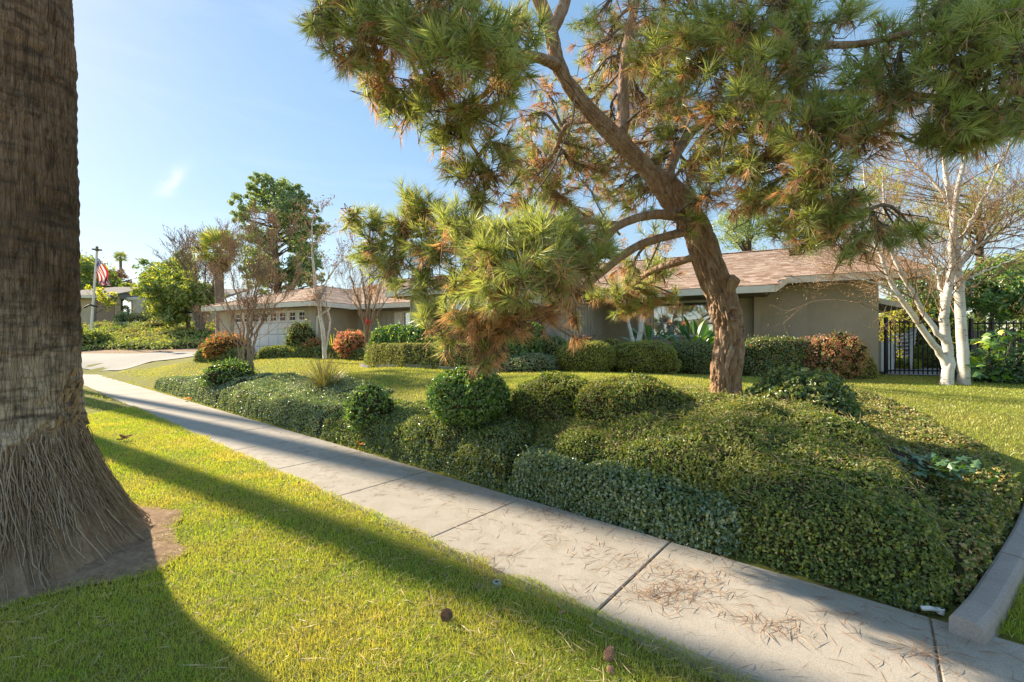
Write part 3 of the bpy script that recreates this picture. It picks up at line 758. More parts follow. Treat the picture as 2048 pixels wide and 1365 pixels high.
def in_soil(x, y):
    a = np.arctan2(y - PALM[1], x - PALM[0]) % (2 * math.pi); r = np.hypot(x - PALM[0], y - PALM[1])
    return r < np.interp(a, np.r_[ang, 2 * math.pi], np.r_[sr, sr[0]]) * .97

# the street behind the camera
bf = Buf(); A_ = [SN(s, n) for s, n in ((-60, -11), (36, -11), (36, -1.75), (-60, -1.75))]
bf.slab([(*p, .006) for p in A_], [(*p, -.2) for p in A_]); struct('road', bf, M['drive'], 'pale street surface along the parkway')
bf = Buf(); A_ = [SN(s, n) for s, n in ((-60, -1.75), (36, -1.75), (36, -1.6), (-60, -1.6))]
bf.slab([(*p, .12) for p in A_], [(*p, -.2) for p in A_]); struct('street_kerb', bf, M['concrete'], 'concrete kerb between the street and the parkway grass')

# ------------------------------------------------------------------ house
def _stucco():
    k = NT('olive_stucco'); v = k.coord(); vs = k.coord((1, 1, .18))
    a_ = k.noise(v, .9, 6, .65); s_ = k.noise(vs, 3.4, 5, .65); g_ = k.noise(v, 120., 4, .7); h_ = k.noise(v, 22., 4, .6)
    col = k.ramp(a_, [(.3, (.42, .37, .27)), (.55, (.49, .435, .325)), (.75, (.55, .49, .375))])
    col = k.mix(k.ramp(s_, [(.52, (0., 0., 0.)), (.72, (.5, .5, .5))]), col, (.36, .32, .245))
    return k.principled(col, .95, k.bump(k.math('ADD', g_, h_), .8, .008), .12)
M['stucco'] = _stucco()
M['stucco_lit'] = plain('lit_stucco', (.50, .44, .335), .92, .10, 1.5, .5, 130, .15, 0, .006)  # lighter copy of the stucco: the lit look is put into its colour
M['siding'] = plain('grey_painted_boards', (.46, .425, .345), .8, .12, 3, .2, 60, .2)
M['trim'] = plain('cream_paint', (.84, .78, .65), .6, .08, 4, .1, 60, .3)
M['white'] = plain('white_paint', (.84, .82, .78), .55, .06, 4, .08, 60, .35)
M['soffit'] = plain('soffit_boards', (.24, .20, .14), .85, .15, 4, .2, 40)
M['shingle'] = by_rnd('brown_shingles', [(0., (.36, .22, .15)), (.35, (.46, .31, .22)), (.7, (.55, .39, .29)), (1., (.62, .48, .37))], .9, .5, 160, .15, 3.)
M['roofdeck'] = plain('roof_felt', (.25, .16, .11), .95, .2, 5)
M['dark_room'] = plain('dark_interior', (.035, .035, .04), .9, .2, 2, 0)
M['blind'] = plain('white_blinds', (.72, .72, .70), .7, .05, 4, 0)
M['brick_red'] = plain('red_brick', (.30, .13, .085), .9, .2, 8, .4, 60)
def _glass():
    k = NT('window_glass')
    tr = k.n('BsdfTransparent', {'Color': (.85, .9, .92)}); gl = k.n('BsdfGlossy', {'Color': (.95, .97, 1.), 'Roughness': .015})
    fr = k.n('Fresnel', {'IOR': 1.5}); f = k.math('ADD', fr.outputs[0], .30, True)
    m = k.n('MixShader', {0: f, 1: tr.outputs[0], 2: gl.outputs[0]}); k.t.links.new(m.outputs[0], k.out.inputs['Surface'])
    return k.m
M['glass'] = _glass()

HC, HROT = np.array([10.39, 12.4]), math.atan2(-.43, .902)
house = thing('house', 'low ranch house of olive stucco with brown shingle roof', 'house', (*HC, 0), HROT)
def H(x, y, z=0.0):
    c, s = math.cos(HROT), math.sin(HROT)
    return np.array([HC[0] + c * x - s * y, HC[1] + s * x + c * y, z])
def hp(name, buf, mat, parent=house, **kw): return part(name, buf, mat, parent, local=True, **kw)
GZ0 = .35
def wall(x0, x1, y0, y1, z1, mat, name='wall', holes=(), axis='x', parent=house):
    """straight wall with rectangular openings (a0, a1, z0, z1) along its axis"""
    bf = Buf(); cuts = sorted(holes); a0, a1 = (x0, x1) if axis == 'x' else (y0, y1)
    def bx(p, q, r, s):
        if q - p < 1e-4 or s - r < 1e-4: return
        if axis == 'x': bf.box(p, q, y0, y1, r, s)
        else: bf.box(x0, x1, p, q, r, s)
    cur = a0
    for h0, h1, z0, zz in cuts:
        bx(cur, h0, GZ0, z1); bx(h0, h1, GZ0, z0); bx(h0, h1, zz, z1); cur = h1
    bx(cur, a1, GZ0, z1)
    return hp(name, bf, mat, parent)

wall(-2.93, 0.0, 0.0, .2, 3.60, M['stucco'])
wall(-7.82, -2.93, .10, .3, 3.55, M['stucco'], holes=[(-6.15, -4.25, 1.89, 2.95)])
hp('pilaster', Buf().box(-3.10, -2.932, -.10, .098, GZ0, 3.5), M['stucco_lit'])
wall(-.2, 0.0, .2, 9.6, 3.6, M['stucco'], axis='y')
bf = Buf(); bf.slab([(-.004, 0, 3.6), (-.004, 9.6, 3.6), (-.004, 4.8, 5.2)], [(-.196, 0, 3.6), (-.196, 9.6, 3.6), (-.196, 4.8, 5.2)]); hp('gable_wall', bf, M['stucco'])
# projecting wing
wall(-8.02, -7.82, -4.76, .1, 3.1, M['siding'], axis='y')
wall(-12.75, -8.02, -4.76, -4.56, 3.1, M['siding'], holes=[(-11.7, -8.85, 1.75, 2.95)])
wall(-12.75, -12.55, -4.56, -.7, 3.1, M['siding'], axis='y')
for i in range(15):
    y = -4.72 + .31 * i
    hp('batten', Buf().box(-7.818, -7.795, y - .022, y + .022, .5, 3.09), M['siding'])
for x in (-8.1, -8.28, -11.95, -12.2, -12.45, -12.7): hp('batten', Buf().box(x - .022, x + .022, -4.785, -4.762, .5, 3.09), M['siding'])
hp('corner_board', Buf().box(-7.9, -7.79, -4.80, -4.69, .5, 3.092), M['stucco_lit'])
# recess between wing and garage
wall(-19.09, -12.75, -.7, -.5, 3.4, M['siding'], holes=[(-16.3, -14.5, 1.3, 3.0)])
for i in range(8):
    x = -17.0 - .28 * i
    hp('batten', Buf().box(x - .02, x + .02, -.725, -.702, .6, 3.3), M['siding'])
# garage
wall(-19.29, -19.09, -2.9, -.7, 3.25, M['stucco'], axis='y')
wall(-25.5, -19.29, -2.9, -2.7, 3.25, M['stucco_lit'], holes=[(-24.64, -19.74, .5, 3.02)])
wall(-25.5, -25.3, -2.7, 6, 3.25, M['stucco'], axis='y')
hp('back_wall', Buf().box(-25.3, -.2, 9.4, 9.6, GZ0, 3.6), M['stucco'])

def zmain(y): return 3.57 + .33 * (y + .6)
def shingles(bf, poly, rg, ex=.15):
    """rows of overlapping tabs over a roof plane given as a 3d outline whose first edge is the eave"""
    p = np.asarray(poly, float); o = p[0]
    e = unit(p[1] - p[0]); nrm = np.zeros(3)
    for i in range(1, len(p) - 1): nrm += np.cross(p[i] - p[0], p[i + 1] - p[0])
    nrm = unit(nrm); nrm = nrm if nrm[2] > 0 else -nrm
    g = unit(np.cross(nrm, e)); g = g if g[2] > 0 else -g
    q = np.c_[(p - o) @ e, (p - o) @ g]
    (a0, b0), (a1, b1) = q.min(0), q.max(0)
    for r_, bb_ in enumerate(np.arange(b0, b1, ex)):
        xs = [a0 - rg.uniform(0, .3)]
        while xs[-1] < a1: xs.append(xs[-1] + rg.uniform(.14, .36))
        xs = np.array(xs); cx = (xs[:-1] + xs[1:]) / 2
        d, _ = poly_dist(q, cx, np.full(len(cx), bb_ + ex * .5))
        for i in np.nonzero(d > -.02)[0]:
            x0_, x1_ = max(xs[i] + .003, a0), min(xs[i + 1] - .003, a1); h0 = .010 + rg.uniform(0, .006); lo = bb_ - rg.uniform(0, .02)
            V = [o + e * x0_ + g * lo + nrm * h0, o + e * x1_ + g * lo + nrm * h0, o + e * x1_ + g * (bb_ + ex + .02) + nrm * .004, o + e * x0_ + g * (bb_ + ex + .02) + nrm * .004,
                 o + e * x0_ + g * lo + nrm * .0, o + e * x1_ + g * lo + nrm * .0]
            bf.add(V, Q=[(0, 1, 2, 3), (4, 5, 1, 0)], R=rg.random())
def roof(name_list_planes, thick=.07):
    deck = Buf(); sh = Buf(); rg = np.random.default_rng(21)
    for pl in name_list_planes:
        top = np.asarray(pl, float); nz_ = top.copy(); nz_[:, 2] -= thick
        deck.slab(top, nz_); shingles(sh, top, rg)
    return deck, sh
main_front = [(-2.75, -1.93), (.91, -.6)]   # (outline below)
mf = [(-8.3, -1.64), (-2.70, -1.64), (-2.3, -.6), (.91, -.6), (.91, 4.8), (-21, 4.8), (-27, -1.5), (-8.3, -1.5)]
planes_main = [[(x, y, zmain(y)) for x, y in mf],
               [(.91, 10.2, 3.57), (-26, 10.2, 3.57), (-21, 4.8, zmain(4.8)), (.91, 4.8, zmain(4.8))]]
dk, sh = roof(planes_main)
rf = hp('roof', dk, M['roofdeck']); hp('shingles', sh, M['shingle'], rf, kind='stuff')
ez = 3.22; hw = 2.965; pk = ez + .33 * hw
wing = [[(-13.25, -5.26, ez), (-7.32, -5.26, ez), (-10.285, -2.295, pk)],
        [(-7.32, -5.26, ez), (-7.32, -1.60, ez), (-10.285, 1.36, pk), (-10.285, -2.295, pk)],
        [(-13.25, -1.60, ez), (-13.25, -5.26, ez), (-10.285, -2.295, pk), (-10.285, 1.36, pk)]]
dk, sh = roof(wing); rf2 = hp('roof', dk, M['roofdeck']); hp('shingles', sh, M['shingle'], rf2, kind='stuff')
ez3 = 3.30; hw = 3.7; pk = ez3 + .33 * hw
gar = [[(-26., -3.4, ez3), (-18.6, -3.4, ez3), (-22.3, .3, pk)],
       [(-18.6, -3.4, ez3), (-18.6, -1.36, ez3), (-22.3, 2.35, pk), (-22.3, .3, pk)],
       [(-26., -1.36, ez3), (-26., -3.4, ez3), (-22.3, .3, pk), (-22.3, 2.35, pk)]]
dk, sh = roof(gar); rf3 = hp('roof', dk, M['roofdeck']); hp('shingles', sh, M['shingle'], rf3, kind='stuff')
for vx, vy in ((-4.6, 2.4), (-6.1, 3.2)):
    zz = zmain(vy); b2 = Buf(); b2.tube([(vx, vy, zz - .05), (vx, vy, zz + .30)], .045, 8); hp('vent_pipe', b2, M['iron'])
b2 = Buf(); b2.box(-1.75, -1.4, 3.0, 3.3, zmain(3.0) - .05, zmain(3.3) + .13); hp('roof_vent', b2, M['nroof'] if 'nroof' in M else M['iron'])
# ridge and hip caps
def capline(a, b_, parent):
    a, b_ = np.array(a, float), np.array(b_, float); n_ = max(2, int(np.linalg.norm(b_ - a) / .16)); bf = Buf(); rg = np.random.default_rng(5)
    d = unit(b_ - a); s_ = unit(np.cross(d, (0, 0, 1)))
    for i in range(n_):
        p0 = a + (b_ - a) * i / n_; p1 = a + (b_ - a) * (i + 1.1) / n_; up = np.array([0, 0, .05]); dn = np.array([0, 0, -.01])
        V = [p0 + up, p1 + up * .8, p0 + s_ * .13 + dn + up * .4, p1 + s_ * .13 + dn + up * .2, p0 - s_ * .13 + dn + up * .4, p1 - s_ * .13 + dn + up * .2]
        bf.add(V, Q=[(0, 1, 3, 2), (1, 0, 4, 5)], R=rg.random() * .6)
    hp('ridge_cap', bf, M['shingle'], parent, kind='stuff')
capline((.91, 4.8, zmain(4.8)), (-21, 4.8, zmain(4.8)), rf)
capline((-18.6, -3.4, ez3), (-22.3, .3, ez3 + .33 * 3.7), rf3); capline((-26, -3.4, ez3), (-22.3, .3, ez3 + .33 * 3.7), rf3)
capline((-7.32, -5.26, ez), (-10.285, -2.295, ez + .33 * 2.965), rf2)
# fascia boards
def fascia(a, b_, z, za=None, h=.19, t=.04, name='fascia', mat=None):
    a, b_ = np.array(a, float), np.array(b_, float); d = unit(b_ - a); nn2 = np.array([d[1], -d[0]]) * t; zb = z if za is None else za
    top = [(*a, z), (*b_, zb), (*(b_ + nn2), zb), (*(a + nn2), z)]; bot = [(x, y, zz - h) for x, y, zz in top]
    bf = Buf(); bf.slab(top, bot); return hp(name, bf, mat or M['trim'])
fascia((-2.3, -.6), (.95, -.6), 3.55); fascia((-8.3, -1.64), (-2.70, -1.64), zmain(-1.64) - .02); fascia((-2.70, -1.64), (-2.3, -.6), zmain(-1.64) - .02, 3.55)
fascia((.91, -.6), (.91, 4.8), 3.55, zmain(4.8) - .02, h=.2)
fascia((-13.25, -5.26), (-7.32, -5.26), ez - .02); fascia((-7.32, -5.26), (-7.32, -1.6), ez - .02); fascia((-13.25, -1.6), (-13.25, -5.26), ez - .02)
fascia((-18.6, -1.5), (-13.0, -1.5), zmain(-1.5) - .02, t=.05)
fascia((-26, -3.4), (-18.6, -3.4), ez3 - .02); fascia((-18.6, -3.4), (-18.6, -1.36), ez3 - .02)
# flat soffits
bf = Buf(); bf.box(-2.5, .88, -.56, -.002, 3.36, 3.385); bf.box(-7.79, -2.75, -1.6, .098, 3.045, 3.065); hp('soffit', bf, M['soffit'])
bf = Buf(); bf.box(-13.2, -7.36, -5.22, -4.79, 3.02, 3.04); bf.box(-7.79, -7.36, -4.79, -1.9, 3.02, 3.04); hp('soffit', bf, M['soffit'])
bf = Buf(); bf.box(-25.9, -18.65, -3.36, -2.902, 3.10, 3.12); bf.box(-19.08, -18.65, -2.9, -1.5, 3.10, 3.12); bf.box(-18.6, -13.2, -1.45, -.702, 3.02, 3.04); hp('soffit', bf, M['soffit'])
# side patio roof seen past the right corner
bf = Buf(); bf.slab([(.05, 1.2, 2.98), (.92, 1.2, 2.72), (.92, 8, 2.72), (.05, 8, 2.98)], [(.05, 1.2, 2.9), (.92, 1.2, 2.64), (.92, 8, 2.64), (.05, 8, 2.9)]); hp('side_awning', bf, M['soffit'])
bf = Buf(); bf.slab([(.02, 1.14, 3.06), (.98, 1.14, 2.78), (.98, 1.19, 2.78), (.02, 1.19, 3.06)], [(.02, 1.14, 2.90), (.98, 1.14, 2.62), (.98, 1.19, 2.62), (.02, 1.19, 2.90)]); hp('awning_fascia', bf, M['trim'])

def window(x0, x1, yf, z0, z1, mull=1, blinds=True, parent=house, mat=None, name='window'):
    """frame, mullions, panes and blinds in a wall facing -y"""
    mat = mat or M['white']; bf = Buf(); w = .075
    bf.box(x0 - w, x1 + w, yf - .035, yf + .06, z1, z1 + w); bf.box(x0 - w - .03, x1 + w + .03, yf - .07, yf + .06, z0 - w, z0)
    bf.box(x0 - w, x0, yf - .035, yf + .06, z0, z1); bf.box(x1, x1 + w, yf - .035, yf + .06, z0, z1)
    fr = hp(name, bf, mat, parent)
    nx_ = mull + 1; dx = (x1 - x0) / nx_
    for i in range(1, nx_): hp('mullion', Buf().box(x0 + i * dx - .025, x0 + i * dx + .025, yf - .015, yf + .05, z0, z1), mat, fr)
    for i in range(nx_): hp('pane', Buf().box(x0 + i * dx + .02, x0 + (i + 1) * dx - .02, yf + .03, yf + .036, z0, z1), M['glass'], fr)
    if blinds:
        bf = Buf(); z = z0 + .03
        while z < z1:
            bf.slab([(x0, yf + .085, z), (x1, yf + .085, z), (x1, yf + .105, z + .043), (x0, yf + .105, z + .043)], [(x0, yf + .088, z - .001), (x1, yf + .088, z - .001), (x1, yf + .108, z + .042), (x0, yf + .108, z + .042)]); z += .046
        hp('blinds', bf, M['blind'], fr)
    hp('room_backing', Buf().box(x0 - .1, x1 + .1, yf + .55, yf + .57, z0 - .1, z1 + .1), M['dark_room'], fr)
    return fr
def shutter(x0, x1, yf, z0, z1, parent=house):
    """white board shutter with a Z brace"""
    n_ = 3; g = .008; w = (x1 - x0) / n_; o = None
    o = hp('shutter', Buf().box(x0, x1, yf - .012, yf - .002, z0, z1), M['dark_room'], parent)
    for i in range(n_): hp('board', Buf().box(x0 + i * w + g, x0 + (i + 1) * w - g, yf - .035, yf - .013, z0, z1), M['white'], o)
    for zc in (z0 + .12, z1 - .12): hp('rail', Buf().box(x0, x1, yf - .058, yf - .036, zc - .05, zc + .05), M['white'], o)
    a, b_ = np.array([x0 + .05, z0 + .2]), np.array([x1 - .05, z1 - .2]); d = unit(b_ - a); s_ = np.array([-d[1], d[0]]) * .04
    q_ = [a - s_, b_ - s_, b_ + s_, a + s_]
    bf = Buf(); bf.slab([(x, yf - .056, z) for x, z in q_], [(x, yf - .036, z) for x, z in q_]); hp('brace', bf, M['white'], o)
    return o
window(-6.15, -4.25, .10, 1.89, 2.95, 1)
shutter(-6.68, -6.24, .10, 1.82, 2.99); shutter(-4.16, -3.72, .10, 1.82, 2.99)
window(-11.7, -8.85, -4.76, 1.75, 2.95, 2)
shutter(-8.76, -8.36, -4.76, 1.7, 3.0); shutter(-12.2, -11.79, -4.785, 1.7, 3.0)
window(-16.3, -14.5, -.7, 1.3, 2.9, 1)
shutter(-16.82, -16.39, -.70, 1.25, 2.95)
# garage door
gd = hp('garage_door', Buf().box(-24.64, -19.74, -2.74, -2.70, .5, 3.02), M['white'])
for r_ in range(4):
    z0 = .95 + r_ * .515
    for c_ in range(8):
        x0 = -24.60 + c_ * .6085
        if r_ < 3: hp('panel', Buf().box(x0 + .03, x0 + .58, -2.765, -2.742, z0 + .05, z0 + .47), M['white'], gd)
        else:
            bf = Buf(); a0, a1, b0_, b1_ = x0 + .13, x0 + .48, z0 + .10, z0 + .42
            bf.box(a0 - .04, a1 + .04, -2.768, -2.742, b1_, b1_ + .04); bf.box(a0 - .04, a1 + .04, -2.768, -2.742, b0_ - .04, b0_); bf.box(a0 - .04, a0, -2.768, -2.742, b0_, b1_); bf.box(a1, a1 + .04, -2.768, -2.742, b0_, b1_)
            wn_ = hp('door_window', bf, M['white'], gd); mx, mz = (a0 + a1) / 2, (b0_ + b1_) / 2
            for (p0, p1) in ((a0, mx - .018), (mx + .018, a1)):
                for (q0, q1) in ((b0_, mz - .018), (mz + .018, b1_)): hp('pane', Buf().box(p0, p1, -2.748, -2.743, q0, q1), M['dark_room'], wn_)
for z0 in (1.465, 1.98, 2.495): hp('panel_seam', Buf().box(-24.6, -19.78, -2.7445, -2.741, z0 - .006, z0 + .006), M['dark_room'], gd)
# downspout
bf = Buf(); bf.tube([(-18.62, -2.6, 3.13), (-18.62, -2.6, 3.02), (-19.02, -2.86, 2.68), (-19.04, -2.86, 2.5), (-19.04, -2.86, .7)], .045, 6); hp('downspout', bf, M['trim'])
# small vent hood and wall lamp by the right corner
hp('wall_lamp', Buf().box(.02, .16, .5, .62, 2.0, 2.3).box(.05, .13, .53, .59, 1.9, 2.0), M['iron'])

# ------------------------------------------------------------------ neighbour's house
NX = lambda px: (px - 1024) / FPX * 47.0
nh = thing('neighbour_house', 'far tan ranch house with grey hip roof above the bank', 'house', (NX(250), 47, 3.6))
M['ntan'] = plain('tan_wall', (.60, .49, .35), .9, .1, 2, .2, 60); M['nbrown'] = plain('brown_boards', (.38, .27, .20), .9, .12, 2, .2, 60)
M['nstone'] = plain('pale_stone', (.66, .58, .45), .9, .15, 3, .5, 30); M['nroof'] = plain('grey_roof', (.27, .24, .215), .95, .15, 2, .5, 25, .1, 0, .03)
NZ = 3.3; ne = 6.35
def npart(name, x0, x1, y0, y1, z0, z1, mat, parent=nh): return part(name, Buf().box(x0, x1, y0, y1, z0, z1), mat, parent)
npart('wall', NX(100), NX(238), 46.6, 47.2, NZ, ne, M['ntan'])
npart('garage_door', NX(196), NX(236), 46.5, 46.59, NZ + .2, ne - .12, M['nbrown'])
npart('wall', NX(238), NX(420), 48.6, 49.0, NZ, ne + .3, M['ntan'])
npart('door', NX(243), NX(258), 48.5, 48.59, NZ + .2, NZ + 2.6, M['stucco_lit'])
npart('pillar', NX(262), NX(281), 47.2, 47.7, NZ, ne, M['nstone'])
for a, c_ in ((297, 330), (352, 362), (385, 398)):
    z0, z1 = (4.15, 5.75) if a < 340 else (4.6, 5.6)
    fr = npart('window', NX(a - 1), NX(c_ + 1), 48.48, 48.58, z0 - .1, z1 + .1, M['white'])
    n_ = 3 if a < 340 else 1
    for i in range(n_):
        w = (NX(c_) - NX(a)) / n_
        npart('pane', NX(a) + i * w + .05, NX(a) + (i + 1) * w - .05, 48.42, 48.475, z0, z1, M['glass'] if i != 1 else M['blind'], fr)
npart('window_box', NX(291), NX(336), 48.2, 48.47, 3.75, 4.0, M['brick_red'])
# roofs
def nroof(pl, name='roof'):
    bf = Buf(); top = np.array(pl, float); bt = top.copy(); bt[:, 2] -= .25; bf.slab(top, bt); return part(name, bf, M['nroof'], nh)
e0 = 45.7
nroof([(NX(80), e0, ne + .3), (NX(243), e0, ne + .3), (NX(222) + 1.5, 50.5, 8.1), (NX(170), 50.5, 8.1)])
nroof([(NX(243), e0, ne + .3), (NX(243), 47.9, ne + .3), (NX(222) + 1.5, 50.5, 8.1)])
nroof([(NX(243), 47.7, ne + .35), (NX(440), 47.7, ne + .35), (NX(430), 53, 8.2), (NX(222) + 1.5, 53, 8.2)])
for a, c_, y in ((80, 243, e0), (243, 440, 47.66)):
    npart('fascia', NX(a), NX(c_), y - .08, y - .01, ne - .02, ne + .28, M['trim'])
# wreath on the neighbour's door
M['wreath'] = leaf_mat('wreath_leaves', [(0., (.008, .02, .01)), (1., (.03, .06, .03))], .1, .05)
wr_ = thing('wreath', 'dark round wreath with red bow on the far front door', 'wreath', P(251, 622, 48.4))
bf = Buf(); a = RNG.uniform(0, 2 * math.pi, 700); q0 = P(251, 622, 48.4); rr = RNG.normal(.42, .10, 700)
leaves(bf, np.c_[q0[0] + rr * np.cos(a), 48.4 + RNG.normal(0, .05, 700) - .05, q0[2] + rr * np.sin(a)], (0, -1, 0), .16, .07)
part('ring', bf, M['wreath'], wr_)
M['red'] = plain('red_ribbon', (.55, .03, .03), .6, .1, 8, 0)
bf = Buf(); bf.tube([q0 + (-.28, -.15, -.5), q0 + (-.1, -.2, -.36), q0 + (0, -.2, -.45), q0 + (.1, -.2, -.36), q0 + (.28, -.15, -.5)], .07, 6); bf.tube([q0 + (0, -.2, -.45), q0 + (-.1, -.18, -.7)], .05, 5); bf.tube([q0 + (0, -.2, -.45), q0 + (.1, -.18, -.7)], .05, 5)
part('bow', bf, M['red'], wr_)

# ------------------------------------------------------------------ flagpole and flag
pb, pt = P(180.5, 678, 36.), P(194, 503, 36.)
fp = thing('flagpole', 'tall white flagpole standing on the green bank', 'flagpole', pb)
bf = Buf(); bf.tube(np.linspace(pb - (0, 0, .3), pt, 12), np.linspace(.095, .075, 12), 10); part('pole', bf, M['white'], fp, smoothed=True)
bf = Buf(); bf.lathe([(.0, pt[2] + .02), (.10, pt[2] + .02), (.11, pt[2] + .06), (.33, pt[2] + .10), (.34, pt[2] + .16), (.12, pt[2] + .2), (.07, pt[2] + .26), (.11, pt[2] + .33), (.07, pt[2] + .4), (0, pt[2] + .42)], pt[:2], 14); part('finial', bf, M['bark_grey'], fp, smoothed=True)
br = P(184.5, 612, 36.)
bf = Buf(); bf.tube([br + (-.55, -.1, -.15), br + (-.1, -.1, .08), br + (.05, -.1, .02), br + (.5, -.1, -.1)], .07, 6); part('lamp_bracket', bf, M['iron'], fp)
def _flag():
    k = NT('flag_cloth'); uv = k.n('UVMap', uv_map='UVMap').outputs[0]; s_ = k.n('SeparateXYZ', {0: uv}); u, v = s_.outputs[0], s_.outputs[1]
    st = k.math('MODULO', k.math('FLOOR', k.math('MULTIPLY', v, 13.0)), 2.0)
    col = k.mix(st, (.50, .035, .045), (.78, .76, .74))
    can = k.math('MULTIPLY', k.math('LESS_THAN', u, .4), k.math('LESS_THAN', v, 7 / 13))
    su = k.math('SUBTRACT', k.math('FRACT', k.math('MULTIPLY', u, 6 / .4)), .5); sv = k.math('SUBTRACT', k.math('FRACT', k.math('MULTIPLY', v, 5 / (7 / 13))), .5)
    star = k.math('LESS_THAN', k.math('ADD', k.math('MULTIPLY', su, su), k.math('MULTIPLY', sv, sv)), .075)
    col = k.mix(can, col, k.mix(star, (.03, .045, .17), (.8, .8, .8)))
    d = k.n('BsdfDiffuse', {'Color': col}); t = k.n('BsdfTranslucent', {'Color': col}); m = k.n('MixShader', {0: .4, 1: d.outputs[0], 2: t.outputs[0]}); k.t.links.new(m.outputs[0], k.out.inputs['Surface'])
    return k.m
M['flag'] = _flag()
fa, fb = P(190, 513, 36.), P(186, 543, 36.)            # hoist edge on the pole
fc, fd = P(209, 541, 36.), P(219, 572, 36.)
nu, nv = 40, 26; UU, VV = np.meshgrid(np.linspace(0, 1, nu), np.linspace(0, 1, nv), indexing='ij')
top_c = catmull(np.array([fa, P(198, 522, 36), fc * .5 + P(213, 545, 36) * .5, P(219.5, 572, 36)]), nu); bot_c = catmull(np.array([fb, P(195, 551, 36), P(200, 568, 36), P(211, 571, 36)]), nu)
FV = top_c[:, None] * (1 - VV[..., None]) + bot_c[:, None] * VV[..., None]
FV[..., 1] += .28 * np.sin(VV * 9 + UU * 4) * UU + .15 * np.sin(UU * 11 + VV * 2) * UU
FV[..., 0] += .10 * np.sin(VV * 8 + UU * 5) * UU + .08
bf = Buf(); i, j = np.meshgrid(np.arange(nu - 1), np.arange(nv - 1), indexing='ij'); i0 = (i * nv + j).ravel()
bf.add(FV, Q=np.stack([i0, i0 + 1, i0 + nv + 1, i0 + nv], 1)); fl = part('flag', bf, M['flag'], smoothed=True)
uvl = fl.data.uv_layers.new(name='UVMap'); vi = np.empty(len(fl.data.loops), np.int32); fl.data.loops.foreach_get('vertex_index', vi)
uvl.data.foreach_set('uv', np.c_[UU.ravel()[vi], VV.ravel()[vi]].astype(np.float32).ravel())
tag(fl, 'stars and stripes flag hanging from the white pole', 'flag')

# ------------------------------------------------------------------ iron gate, fences, chairs behind
def bars(name, label, a, b_, z0, z1, n_, cat, r=.011, posts=True, gzoff=True):
    a, b_ = np.array(a, float), np.array(b_, float)
    t = thing(name, label, cat, ((a + b_)[0] / 2, (a + b_)[1] / 2, z0))
    for z in (z0 + .12, z1 - .06): 
        bf = Buf(); bf.tube([(*a, z), (*b_, z)], .02, 4); part('rail', bf, M['iron'], t)
    me = None
    for i in range(n_ + 1):
        p = a + (b_ - a) * i / n_
        if posts and i in (0, n_):
            bf = Buf(); bf.box(p[0] - .035, p[0] + .035, p[1] - .035, p[1] + .035, z0 - .1, z1 + .08); part('post', bf, M['iron'], t)
            continue
        if me is None:
            bf = Buf(); bf.box(-r, r, -r, r, z0 + .02, z1); me = bf.mesh('bar', M['iron'])
        o = bpy.data.objects.new('bar', me); COL.objects.link(o); o.parent = t; o.location = Vector((p[0], p[1], 0)) - t.location
    return t
ga, gb = P(1772, 745, 12.3)[:2], P(1884, 745, 12.0)[:2]
bars('iron_gate', 'black iron bar gate between the house corner and the white birch', ga, gb, .72, 2.25, 12, 'gate')
bars('iron_fence', 'black iron fence to the right of the white birch trunks', P(1942, 745, 11.9)[:2], (17.5, 11.2), .75, 2.2, 30, 'fence')
M['oldwood'] = by_rnd('weathered_boards', [(0., (.10, .07, .05)), (1., (.24, .19, .15))], .9, .5, 40)
wf = thing('board_fence', 'weathered brown board fence behind the iron fence', 'fence', (14.5, 12.9, .75))
for i in range(26):
    x = 13.05 + i * .21; y = 12.66 - .05 * i; h = 1.95 + random.uniform(-.04, .04)
    bf = Buf(); bf.box(x, x + .195, y, y + .025, .6, h, R=random.random()); part('board', bf, M['oldwood'], wf)
for z in (1.0, 1.7): 
    bf = Buf(); bf.tube([(13.05, 12.72, z), (18.4, 11.45, z)], .04, 4); part('rail', bf, M['oldwood'], wf)
# pale utility box and stacked chairs
ub = thing('utility_cabinet', 'pale upright cabinet just behind the gate by the house corner', 'cabinet', P(1776, 745, 13.2))
c0 = P(1776, 742, 13.2)
part('body', Buf().box(c0[0] - .2, c0[0] + .16, c0[1], c0[1] + .35, .7, 1.62), M['white'], ub); part('lid', Buf().box(c0[0] - .22, c0[0] + .18, c0[1] - .02, c0[1] + .37, 1.621, 1.66), M['white'], ub)
def chair(loc, rz, label):
    t = thing('stacking_chair', label, 'chair', loc, rz, group='stacked white chairs')
    pl = M['white']
    bf = Buf(); n_ = 8; s_ = np.linspace(-1, 1, n_)
    for xx in (-.22, .22):
        leg = [(xx, .22, 0), (xx * .95, .2, .42)]; b2 = Buf(); b2.tube(leg, .018, 5); part('leg', b2, pl, t, local=True)
        b2 = Buf(); b2.tube([(xx, -.24, 0), (xx * .95, -.2, .42)], .018, 5); part('leg', b2, pl, t, local=True)
        b2 = Buf(); b2.tube([(xx * 1.1, .2, .42), (xx * 1.15, .22, .62), (xx * 1.1, -.15, .66), (xx, -.27, .72)], .02, 5); part('armrest', b2, pl, t, local=True)
    bf.slab([(-.22, -.2, .43), (.22, -.2, .43), (.24, .24, .45), (-.24, .24, .45)], [(-.22, -.2, .41), (.22, -.2, .41), (.24, .24, .42), (-.24, .24, .42)]); part('seat', bf, pl, t, local=True)
    bf = Buf(); bf.slab([(-.22, -.2, .45), (.22, -.2, .45), (.20, -.34, .85), (-.2, -.34, .85)], [(-.22, -.22, .45), (.22, -.22, .45), (.20, -.36, .85), (-.2, -.36, .85)]); part('backrest', bf, pl, t, local=True)
    return t
cc = P(1797, 745, 13.9); gzc = float(gz(cc[0], cc[1])) + .016
